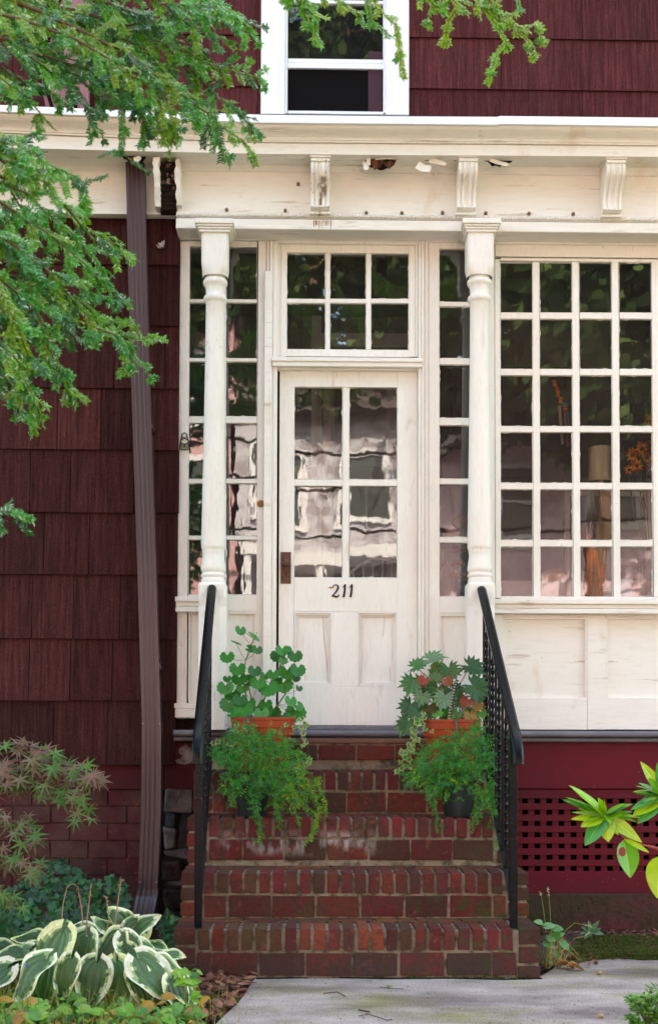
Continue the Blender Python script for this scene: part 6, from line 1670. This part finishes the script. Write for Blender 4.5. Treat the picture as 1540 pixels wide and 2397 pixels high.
# ---------------------------------------------------------------- weeds and grass in the lower left
mb = MB()
for _ in range(900):
    x = R.uniform(-80, 560) ; y = R.uniform(2310, 2460)
    if x > 430 and R.random() < .72: continue
    b = G(x, y, -.01); h = R.uniform(.04, .16) * (1.3 if x < 330 else .9)
    if x > 450: b = G(x, max(y, 2360), -.01)
    dx = R.uniform(-.4, .4); w = V((.0016, .0005, 0)); c = pick((.10, .24, .03), (.16, .30, .04), (.30, .34, .12), (.07, .17, .03), (.42, .30, .14))
    p = [b, b + V((dx * h * .3, -.01, h * .6)), b + V((dx * h, -.02, h))]
    mb.add([p[0] - w, p[0] + w, p[1] + w * .8, p[1] - w * .8, p[2]], [(0, 1, 2, 3), (3, 2, 4)], c)
mb.build('grass', M['leaf'], kind='stuff')
mb = MB()
for _ in range(620):
    x = R.uniform(-60, 470); y = 2290 + 140 * R.random() ** .7
    if x < 400 and y < 2352 + R.uniform(-16, 24): continue
    b = G(x, y + 10, 0); p = b + V((R.uniform(-.02, .02), -.02, R.uniform(.02, .11))); a = R.uniform(0, 6.28); big = R.random() < .25
    oval_leaf(mb, p, V((math.cos(a), -.3, math.sin(a) * .5)), V((R.uniform(-.3, .3), -.5, 1)), R.uniform(.045, .065) if big else R.uniform(.02, .038), .05 if big else .018, (pick((.08, .24, .03), (.13, .32, .03), (.05, .17, .03), (.20, .36, .05), (.36, .2, .03)),), 4, .2, .15, heart=big)
    if R.random() < .5: mb.tube([b, p], .0009, 3, (.1, .2, .05), cap=False)
mb.build('ground_weeds', M['leaf'], kind='stuff')
for (px_, ys, lb) in (((440, 2397), [(446, 2330), (436, 2300), (430, 2290), (424, 2268)], 'upright seedling with yellow green leaves before the leaf heap'), ((60, 2397), [(62, 2360), (50, 2372), (80, 2345), (30, 2378)], 'pair of round-leaved weeds in the lower left corner')):
    b = G(px_[0], 2400, 0); mb = MB()
    for (x, y) in ys:
        c = P(x, y, b.y); mb.tube([V((b.x, b.y, 0)), c], .0014, 4, (.15, .25, .04), cap=False)
        for k in range(3 if px_[0] > 300 else 1):
            a = R.uniform(0, 6.28); oval_leaf(mb, c, V((math.cos(a), -.3, .3 * math.sin(a))), V((0, -.8, .7)), .05 if px_[0] > 300 else .075, .028 if px_[0] > 300 else .075, (pick((.16, .36, .03), (.22, .4, .05)),), 6, .2, .1, heart=px_[0] < 300)
    tag(mb.build('seedling', M['leaf']), lb, 'weed')
bf = MB(); q = P(62, 2260, hp.y - .35)
for k in range(3):
    a = k * 2.1; bf.extr([q + V((.009 * math.cos(a + t) * (1 if t else .2), -.002, .009 * math.sin(a + t))) for t in (-.5, 0, .5)] + [q], (0, 1, 0), .0015, (.02, .05, .55))
bf.tube([G(64, 2330, 0), q], .001, 3, (.1, .2, .04)); tag(bf.build('dayflower', M['flat']), 'tiny blue flower in front of the hosta', 'flower')
# ================================================================ things inside the glazed porch
def at(x, y, Y): return P(x, y, Y)
q0 = at(1404, 1128, .13); q1 = at(1404, 1048, .13); r = (at(1432, 1090, .13).x - at(1376, 1090, .13).x) / 2
lamp = tag(empty('table_lamp', (q0.x, .13, at(1404, 1362, .13).z)), 'lamp with a pale drum shade behind the many-paned window', 'lamp')
mb = MB(); n = 32
mb.lathe(q0.x, .13, [(r * 1.0, q0.z), (r * .97, q1.z), (r * .95, q1.z), (r * .98, q0.z)], n); mb.build('lamp_shade', M['fabric'], lamp, 'auto')
mb = MB(); zl = at(1404, 1362, .13).z; mb.lathe(q0.x, .13, [(.06, zl), (.06, zl + .012), (.018, zl + .02), (.012, zl + .16), (.03, zl + .2), (.03, zl + .26), (.010, zl + .3), (.006, q0.z + .06)], 20, (.16, .11, .07)); mb.build('lamp_base', M['flat'], lamp, 'auto')
def bunch(name, label, cat, spots, Y, zb, col_, ctr, size, stemc=(.1, .14, .03)):
    root = tag(empty(name, (at(spots[0][0], 1360, Y).x, Y, zb)), label, cat)
    pe, st = MB(), MB(); b = V((at(spots[0][0], 1360, Y).x, Y, zb))
    for (x, y, s) in spots:
        c = at(x, y, Y + R.uniform(-.03, .03)); st.tube([b, b.lerp(c, .6) + V((R.uniform(-.03, .03), 0, 0)), c], .003, 5, stemc, cap=False)
        nrm = V((R.uniform(-.5, .5), -1, R.uniform(-.2, .5))).normalized(); u = nrm.orthogonal().normalized(); v = nrm.cross(u)
        for k in range(22):
            a = k * 2 * PI / 11 + R.uniform(-.1, .1); e = (u * math.cos(a) + v * math.sin(a)); L = s * R.uniform(.8, 1.05); w = nrm.cross(e) * s * .16
            pe.add([c, c + e * L * .5 + w + nrm * .004, c + e * L + nrm * R.uniform(-.01, .02), c + e * L * .5 - w + nrm * .004], [(0, 1, 2, 3)], pick(*col_))
        pe.tube([c - nrm * .004, c + nrm * .014], [s * .3, s * .2], 10, ctr)
    pe.build('flower_heads', M['leaf'], root); st.build('stems', M['stem'], root)
    vz = MB(); vz.lathe(b.x, Y, [(.04, zb), (.055, zb + .05), (.05, zb + .12), (.03, zb + .18), (.035, zb + .2)], 20, (.10, .04, .03)); vz.build('vase', M['flat'], root, 'auto')
zled = P(1400, 1362, .14).z
bunch('orange_flowers', 'spray of orange daisies at the right edge of the big window', 'flowers', [(1524, 985, .05), (1530, 1040, .055), (1500, 1050, .05), (1478, 1065, .05), (1512, 1072, .05), (1490, 1090, .045), (1530, 1010, .04), (1525, 1095, .05), (1470, 1100, .035)], .14, zled, [(.85, .26, .01), (.9, .40, .02), (.7, .12, .01)], (.18, .05, .02), .05)
# string of wind chimes
wc = tag(empty('wind_chime', at(1312, 880, .12)), 'orange and blue beaded hanging with dangling tubes in the second column of panes', 'wind chime')
mb = MB(); c = at(1300, 905, .12)
for k in range(9):
    p = at(1292 + k * 3.4, 893 + k * 8, .12); mb.lathe(p.x + R.uniform(-.01, .01), .12, [(.002, p.z - .012), (.013, p.z - .006), (.013, p.z + .006), (.002, p.z + .012)], 8, pick((.8, .18, .02), (.7, .26, .03), (.5, .08, .03)))
mb.build('beads', M['flat'], wc, True)
mb = MB(); p = at(1320, 948, .12); mb.lathe(p.x, .12, [(.03, p.z - .004), (.036, p.z), (.03, p.z + .004), (.02, p.z)], 16, (.05, .3, .45)); mb.build('ring', M['flat'], wc, True)
for (a, b, cc) in (((1308, 950), (1316, 1040), (.4, .3, .25)), ((1318, 950), (1328, 1045), (.3, .10, .08)), ((1326, 950), (1338, 1060), (.2, .22, .3))):
    mb = MB(); mb.tube([at(*a, .12), at(*b, .12)], .009, 8, cc); mb.build('chime_tube', M['flat'], wc, 'auto')
# orange cloth streamers and tools hanging in the lower right panes
oc = tag(empty('orange_streamers', at(1385, 1392, .10)), 'bundle of orange cloth streamers behind the lower panes', 'cloth')
mb = MB()
for k in range(4):
    pts = [at(1372 + k * 5, 1232 + k * 16, .07), at(1376 + k * 6, 1296, .07), at(1374 + k * 9, 1340, .07), at(1366 + k * 14, 1396, .07)]; mb.tube(pts, [.003, .011, .006, .010], 6, pick((.85, .20, .02), (.75, .13, .015)))
mb.build('streamers', M['flat'], oc, True)
sc = tag(empty('garden_shears', at(1413, 1360, .09)), 'red-handled shears standing in the lower panes beside the orange cloth', 'shears')
mb = MB(); mb.tube([at(1414, 1290, .09), at(1412, 1320, .09)], .006, 8, (.5, .5, .52)); mb.build('blade', M['flat'], sc)
mb = MB(); mb.tube([at(1412, 1318, .09), at(1408, 1345, .09), at(1412, 1375, .09)], [.010, .018, .012], 10, (.55, .01, .03)); mb.build('handle', M['flat'], sc, True)
bk = tag(empty('stack_of_cards', at(1372, 1392, .09)), 'upright fan of pale booklets at the foot of the third window column', 'booklets')
mb = MB()
for k in range(5):
    a, b = at(1360 + k * 7, 1394, .09 + .01 * k), at(1368 + k * 7, 1338 + k * 3, .09 + .01 * k); w = V((.010, 0, 0)); mb.add([a - w, a + w, b + w, b - w, a - w + V((0, .004, 0)), a + w + V((0, .004, 0)), b + w + V((0, .004, 0)), b - w + V((0, .004, 0))], [(0, 1, 2, 3), (7, 6, 5, 4), (0, 4, 5, 1), (1, 5, 6, 2), (2, 6, 7, 3), (3, 7, 4, 0)], pick((.75, .72, .75), (.5, .47, .5)))
mb.build('booklets', M['flat'], bk)
def simple(name, label, cat, prof, x, y, Y, c, mat='flat', sub=None):
    b = at(x, y, Y); root = tag(empty(name, b), label, cat); mb = MB(); mb.lathe(b.x, Y, [(r_, b.z + z_) for r_, z_ in prof], 24, c); mb.build(sub or 'body', M[mat], root, 'auto'); return root, b
rt, b = simple('squat_bottle', 'small pale bottle with dark cap behind the last full column of panes', 'bottle', [(.022, 0), (.024, .005), (.024, .045), (.014, .055), (.012, .06)], 1494, 1362, .22, (.5, .46, .42))
mb = MB(); mb.lathe(b.x, .22, [(.013, b.z + .06), (.014, b.z + .085), (.004, b.z + .088)], 16, (.03, .03, .035)); mb.build('cap', M['flat'], rt, 'auto')
rt, b = simple('brown_jug', 'curvy glazed brown jug at the right end of the window ledge', 'jug', [(.05, 0), (.062, .03), (.058, .07), (.034, .10), (.03, .12), (.05, .15), (.048, .17), (.02, .18)], 1527, 1388, .16, (.20, .045, .03))
mb = MB(); mb.tube([(b.x + .03, .16, b.z + .14), (b.x + .08, .16, b.z + .13), (b.x + .08, .16, b.z + .06), (b.x + .055, .16, b.z + .04)], .006, 6, (.20, .045, .03)); mb.build('handle', M['flat'], rt, True)
bb = at(1462, 1392, .13); t_ = tag(empty('blue_box', bb), 'blue and brown craft box on the window ledge', 'box')
mb = MB(); mb.box(bb.x - .035, bb.x + .04, .12, .2, bb.z, bb.z + .085, (.14, .36, .60)); mb.box(bb.x - .037, bb.x + .042, .118, .202, bb.z + .085, bb.z + .095, (.2, .36, .5)); mb.build('carton', M['flat'], t_, bevel=.002)
mb = MB(); mb.box(bb.x + .045, bb.x + .13, .12, .2, bb.z, bb.z + .09, (.22, .10, .06)); mb.build('carton', M['flat'], t_, bevel=.002)
fz = tag(empty('folded_blanket', at(1300, 1362, .14)), 'fluffy peach blanket folded on the ledge in the second column', 'blanket')
mb = MB(); b = at(1303, 1362, .13); vs = []; N = 18
for i in range(N + 1):
    th = PI * i / N
    for k in range(24):
        ph = 2 * PI * k / 24; rr = 1 + .12 * mnoise.noise(V((math.cos(ph) * 2, math.sin(ph) * 2, th * 2))); vs.append((b.x + .085 * math.sin(th) * math.cos(ph) * rr, .2 + .05 * math.sin(th) * math.sin(ph) * rr, b.z + .035 + .05 * math.cos(th) * rr))
mb.add(vs, [(i * 24 + k, i * 24 + (k + 1) % 24, (i + 1) * 24 + (k + 1) % 24, (i + 1) * 24 + k) for i in range(N) for k in range(24)], (.55, .28, .2)); mb.build('blanket', M['flat'], fz, True)
# windsor chair behind the door
zfl = zf
ch = tag(empty('windsor_chair', (at(890, 1400, .45).x, .62, zfl)), 'white spindle-back chair seen through the lower door panes', 'chair')
X = at(895, 1400, .5).x; W3 = (.55, .52, .54)
mb = MB(); hoop = [V((X + .23 * math.cos(a), .52 + .02 * math.sin(a), at(890, 1306, .5).z - .20 + .20 * math.sin(a))) for a in [PI * k / 14 for k in range(15)]]
hoop = [V((X + .23, .5, zfl + .45))] + hoop + [V((X - .23, .5, zfl + .45))]; mb.tube(hoop, .011, 8, W3); mb.build('back_hoop', M['flat'], ch, True)
for k in range(7):
    mb = MB(); x = X - .18 + .06 * k; zt = at(890, 1306, .5).z - .20 + .20 * math.sqrt(max(.05, 1 - ((x - X) / .23) ** 2)); mb.tube([(X + (x - X) * .8, .52, zfl + .44), (x, .52, zt)], .006, 6, W3); mb.build('spindle', M['flat'], ch)
mb = MB(); mb.lathe(X, .72, [(.2, zfl + .42), (.23, zfl + .43), (.23, zfl + .445), (.2, zfl + .455)], 28, W3); mb.build('seat', M['flat'], ch, 'auto')
for sx in (-1, 1):
    for sy in (-1, 1):
        mb = MB(); mb.tube([(X + sx * .14, .72 + sy * .13, zfl + .425), (X + sx * .2, .72 + sy * .18, zfl)], [.016, .011], 8, W3); mb.build('leg', M['flat'], ch)
# toy and flowers in the right sidelight
ty = tag(empty('plush_toy', at(1075, 1265, .16)), 'brown and white plush toy behind the right sidelight', 'toy')
mb = MB()
for (x, y, rx, c) in ((1078, 1222, .055, (.20, .06, .025)), (1060, 1250, .05, (.55, .42, .36)), (1084, 1256, .04, (.45, .30, .25)), (1076, 1282, .04, (.4, .4, .28))):
    b = at(x, y, .16); vs = []
    for i in range(9):
        th = PI * i / 8
        for k in range(14): ph = 2 * PI * k / 14; vs.append((b.x + rx * math.sin(th) * math.cos(ph), .16 + rx * .6 * math.sin(th) * math.sin(ph), b.z + rx * .7 * math.cos(th)))
    mb.add(vs, [(i * 14 + k, i * 14 + (k + 1) % 14, (i + 1) * 14 + (k + 1) % 14, (i + 1) * 14 + k) for i in range(8) for k in range(14)], c)
mb.build('plush_body', M['flat'], ty, True)
zt2 = at(1070, 1400, .25).z
tb = tag(empty('side_table', (at(1075, 1400, .22).x, .22, zfl)), 'small table under the plush toy inside the right sidelight', 'table')
mb = MB(); xx = at(1075, 1400, .22).x; mb.box(xx - .14, xx + .12, .09, .36, at(1075, 1292, .2).z - .02, at(1075, 1292, .2).z, (.12, .07, .05)); mb.build('table_top', M['flat'], tb)
for sx in (-1, 1):
    for sy in (-1, 1):
        mb = MB(); mb.box(xx - .01 + sx * .11 - .012, xx - .01 + sx * .11 + .012, .225 + sy * .11 - .012, .225 + sy * .11 + .012, zfl, at(1075, 1292, .2).z - .021, (.12, .07, .05)); mb.build('leg', M['flat'], tb)
bunch('dried_flowers', 'pinkish dried flowers low behind the right sidelight', 'flowers', [(1048, 1330, .035), (1065, 1345, .03), (1078, 1320, .03), (1040, 1365, .03), (1060, 1372, .035), (1085, 1350, .03)], .08, P(1060, 1402, .08).z, [(.5, .2, .16), (.55, .32, .2), (.35, .03, .03)], (.3, .12, .06), .03)

# ================================================================ across the street (what the old glass reflects)
oh = tag(empty('mauve_house', (4.0, -21, 0)), 'sunlit mauve stucco house across the street, mirrored in the window panes', 'house', 'houses across the street')
mb = MB(); mb.box(2.4, 12.4, -29, -21.0, 0, 6.9); mb.add([(2.4, -21.001, 6.9), (12.4, -21.001, 6.9), (7.4, -21.001, 10.6), (2.4, -29, 6.9), (12.4, -29, 6.9), (7.4, -29, 10.6)], [(0, 2, 1)[::-1], (3, 4, 5)], (1, 1, 1)); mb.build('wall', M['mauve'], oh)
mb = MB()
for s_ in (-1, 1):
    a = V((7.4 + s_ * 5.6, 0, 6.45)); b = V((7.4, 0, 10.75))
    mb.add([(a.x, -20.6, a.z), (b.x, -20.6, b.z), (b.x, -29.4, b.z), (a.x, -29.4, a.z), (a.x, -20.6, a.z + .25), (b.x, -20.6, b.z + .25), (b.x, -29.4, b.z + .25), (a.x, -29.4, a.z + .25)], [(0, 1, 2, 3), (7, 6, 5, 4), (0, 4, 5, 1), (2, 6, 7, 3), (0, 3, 7, 4), (1, 5, 6, 2)])
mb.build('roof', M['roof'], oh)
mb = MB()
for s_ in (-1, 1):
    a = V((7.4 + s_ * 5.6, 0, 6.45)); b = V((7.4, 0, 10.75)); mb.add([(a.x, -20.58, a.z), (b.x, -20.58, b.z), (b.x, -20.58, b.z + .28), (a.x, -20.58, a.z + .28), (a.x, -20.55, a.z), (b.x, -20.55, b.z), (b.x, -20.55, b.z + .28), (a.x, -20.55, a.z + .28)], [(4, 5, 6, 7), (0, 4, 7, 3), (0, 1, 5, 4), (3, 7, 6, 2)])
mb.build('barge_board', M['trim'], oh)
def win(root, x, z, w, h, Y=-21.0):
    e = empty('window', (0, 0, 0), root); mb = MB()
    for (a, b, c_, d) in ((x - w / 2 - .12, x + w / 2 + .12, z + h, z + h + .14), (x - w / 2 - .16, x + w / 2 + .16, z - .12, z), (x - w / 2 - .12, x - w / 2, z, z + h), (x + w / 2, x + w / 2 + .12, z, z + h), (x - w / 2, x + w / 2, z + h / 2 - .03, z + h / 2 + .03)):
        mb.box(a, b, Y + .001, Y + .09, c_, d)
    mb.build('frame', M['trim'], e); mb = MB(); mb.box(x - w / 2, x + w / 2, Y + .001, Y + .03, z, z + h, (.03, .035, .045)); mb.build('pane', M['blackpot'], e)
for (x, z, w, h) in ((5.0, 5.6, 1.0, 1.5), (7.2, 5.8, 1.3, 1.6), (9.8, 5.4, 1.0, 1.5), (3.6, 1.2, 1.1, 1.6), (5.6, 1.2, 1.1, 1.6), (9.0, 1.2, 1.1, 1.6)): win(oh, x, z, w, h)
nh = tag(empty('pale_house', (-2.2, -20, 0)), 'white clapboard house with a porch across the street, mirrored in the door', 'house', 'houses across the street')
mb = MB(); mb.box(-1.5, 2.2, -28, -20.2, 0, 8.6); mb.build('wall', M['mauve'] if False else pmat('pale_boards', (.34, .33, .38), .8, .3, layers=[(3.5, (1, 1, 1), .45, .6, (.16, .14, .16), 'MIX', .9)], bumps=[(9, (.01, 1, 6), .6, .05)]), nh)
mb = MB(); mb.prism_x([(-19.6, 8.5), (-24, 10.8), (-28.6, 8.5)], -1.6, 2.35); mb.build('roof', M['roof'], nh)
mb = MB(); mb.box(-1.5, 2.2, -20.19, -18.8, 4.75, 5.0); mb.box(-1.5, 2.2, -20.1, -19.0, 2.9, 3.1)
for x in (-1.4, .3, 2.1): mb.box(x - .08, x + .08, -18.98, -18.84, 0, 4.75)
mb.build('porch', M['trim'], nh)
for (x, z, w, h) in ((-.6, 5.9, .9, 1.6), (1.3, 5.9, .9, 1.6), (-.6, 1.2, 1.0, 1.6), (1.3, 1.2, 1.0, 1.6)): win(nh, x, z, w, h, -20.2)
ph = tag(empty('pink_house', (-9, -20, 0)), 'tall dusty pink house across the street, mirrored in the left sidelight', 'house', 'houses across the street')
mb = MB(); mb.box(-14, -1.7, -28, -20.4, 0, 10.9); mb.build('wall', pmat('pink_boards', (.34, .20, .22), .8, .2, bumps=[(8, (.01, 1, 5), .5, .05)]), ph)
mb = MB(); mb.prism_x([(-19.8, 10.8), (-24, 13.4), (-28.6, 10.8)], -14.2, -1.62); mb.build('roof', M['roof'], ph)
for (x, z, w, h) in ((-2.5, 5.4, .7, 1.9), (-2.5, 8.2, .7, 1.5), (-4.4, 5.4, .9, 1.8), (-6.2, 5.2, 1.0, 1.7), (-9, 5.2, 1.0, 1.7), (-11.6, 5.2, 1.0, 1.7), (-6.2, 1.2, 1.0, 1.6), (-9, 1.2, 1.0, 1.6)): win(ph, x, z, w, h, -20.4)
def bigtree(x, y, h, r, zc0, n, label, ls=1.0, c=((.022, .045, .014), (.04, .07, .018), (.014, .03, .01))):
    root = tag(empty('street_tree', (x, y, -.03)), label, 'tree', 'trees across the street')
    mb = MB(); top = V((x, y, h)); mb.tube([(x, y, -.04), (x + .1, y, h * .3), (x - .1, y, h * .6), (x, y, h * .9)], [.3, .22, .14, .03], 10)
    cl = []
    for k in range(34):
        a = R.uniform(0, 6.28); rr = r * math.sqrt(R.random()); zz = R.uniform(zc0, h); f = 1 - .5 * abs((zz - (zc0 + h) / 2) / ((h - zc0) / 2)) ** 2; cl.append(V((x + rr * f * math.cos(a), y + rr * f * math.sin(a), zz)))
        if k % 2: mb.tube([(x, y, max(h * .25, zz - 1.5)), cl[-1]], [.07, .02], 5, cap=False)
    mb.build('trunk', M['bark'], root, True); lf = MB()
    for _ in range(n):
        q = R.choice(cl); p = q + V((R.gauss(0, .55), R.gauss(0, .55), R.gauss(0, .4))); u = V((R.uniform(-1, 1), R.uniform(-1, 1), R.uniform(-1, 1))).normalized() * R.uniform(.12, .24) * ls; v = u.orthogonal().normalized() * R.uniform(.07, .14) * ls
        lf.add([p - u, p + v, p + u, p - v], [(0, 1, 2, 3)], pick(*c))
    lf.build('crown', M['crown'], root)
bigtree(6.2, -18.4, 15.5, 3.2, 7.6, 15000, 'broad leafy tree before the mauve gable across the street', 1.3)
bigtree(1.4, -22.0, 17, 3.4, 8.2, 9000, 'tall tree rising between the mauve and the white house')
bigtree(0, -30.5, 24, 4.2, 10.5, 20000, 'thick crowned tree close behind the white house', 1.5); bigtree(-3.4, -18.8, 16, 1.9, 10.5, 7000, 'high crowned tree over the white porch across the street')
bigtree(10.6, -18.6, 14, 2.8, 6.8, 8000, 'street tree at the far end of the mauve house')
bigtree(-7.0, -31, 19, 5.5, 7, 12000, 'tall tree behind the pink house across the street')
bigtree(1.5, -34, 33, 6.5, 9, 20000, 'very tall tree standing far behind the white house', 1.7); bigtree(9, -33, 22, 6, 7, 12000, 'big tree far behind the mauve house across the street')
bigtree(16.5, -22, 16, 4, 5, 8000, 'tree at the right end of the opposite street side')
bigtree(-17.5, -22, 16, 4, 5, 8000, 'tree at the left end of the opposite street side')
for (x, lb) in ((-12, 'wooden utility pole on the opposite pavement near the pink house'), (14.5, 'wooden utility pole on the opposite pavement beyond the mauve house')):
    r_ = tag(empty('utility_pole', (x, -17.9, 0)), lb, 'pole'); mb = MB(); mb.tube([(x, -17.9, 0), (x, -17.9, 9)], [.15, .11], 12); mb.build('pole', M['bark'], r_, True)
    mb = MB(); mb.box(x - .06, x + .06, -18.8, -17.0, 8.0, 8.12); mb.build('crossarm', M['bark'], r_)
for k, (z, lb) in enumerate(((7.0, 'topmost black cable strung across the street'), (6.2, 'middle black cable strung across the street'), (5.2, 'lowest black cable strung across the street'))):
    mb = MB(); mb.tube([V((-12 + 26.5 * t / 16, -17.8, z + .9 * (2 * t / 16 - 1) ** 2)) for t in range(17)], .035, 6); tag(mb.build('utility_cable', M['black']), lb, 'cable', 'cables between the utility poles')

# ================================================================ light
w = bpy.data.worlds.new('World'); scene.world = w; w.use_nodes = True
nt = w.node_tree; nt.nodes.clear(); o_ = nt.nodes.new('ShaderNodeOutputWorld'); bg = nt.nodes.new('ShaderNodeBackground'); sky = nt.nodes.new('ShaderNodeTexSky')
EL, AZ = math.radians(43), math.radians(18)       # sun stands behind the house
sky.sky_type = 'NISHITA'; sky.sun_disc = False; sky.sun_elevation = EL; sky.sun_rotation = AZ; sky.air_density = 1.2; sky.dust_density = 3.0; sky.ozone_density = .6
bg.inputs[1].default_value = .15
nt.links.new(sky.outputs[0], bg.inputs[0]); nt.links.new(bg.outputs[0], o_.inputs[0])
sd = bpy.data.lights.new('sun', 'SUN'); sd.energy = 4.6; sd.angle = math.radians(.5); sd.color = (1, .95, .87)
so = bpy.data.objects.new('sun', sd); col.objects.link(so)
sdir = V((math.sin(AZ) * math.cos(EL), math.cos(AZ) * math.cos(EL), math.sin(EL)))
so.rotation_euler = sdir.to_track_quat('Z', 'Y').to_euler(); so.location = (0, 10, 30)
vs_ = scene.view_settings; vs_.view_transform = 'Standard'; vs_.look = 'None'; vs_.gamma = 1; vs_.exposure = 3.05; vs_.use_white_balance = True; vs_.white_balance_temperature = 7900; vs_.white_balance_tint = 4; vs_.use_curve_mapping = False
scene.cycles.max_bounces = 8; scene.cycles.transparent_max_bounces = 24; scene.cycles.use_denoising = True; scene.cycles.sample_clamp_indirect = 8
scene.cycles.caustics_reflective = False; scene.cycles.caustics_refractive = False
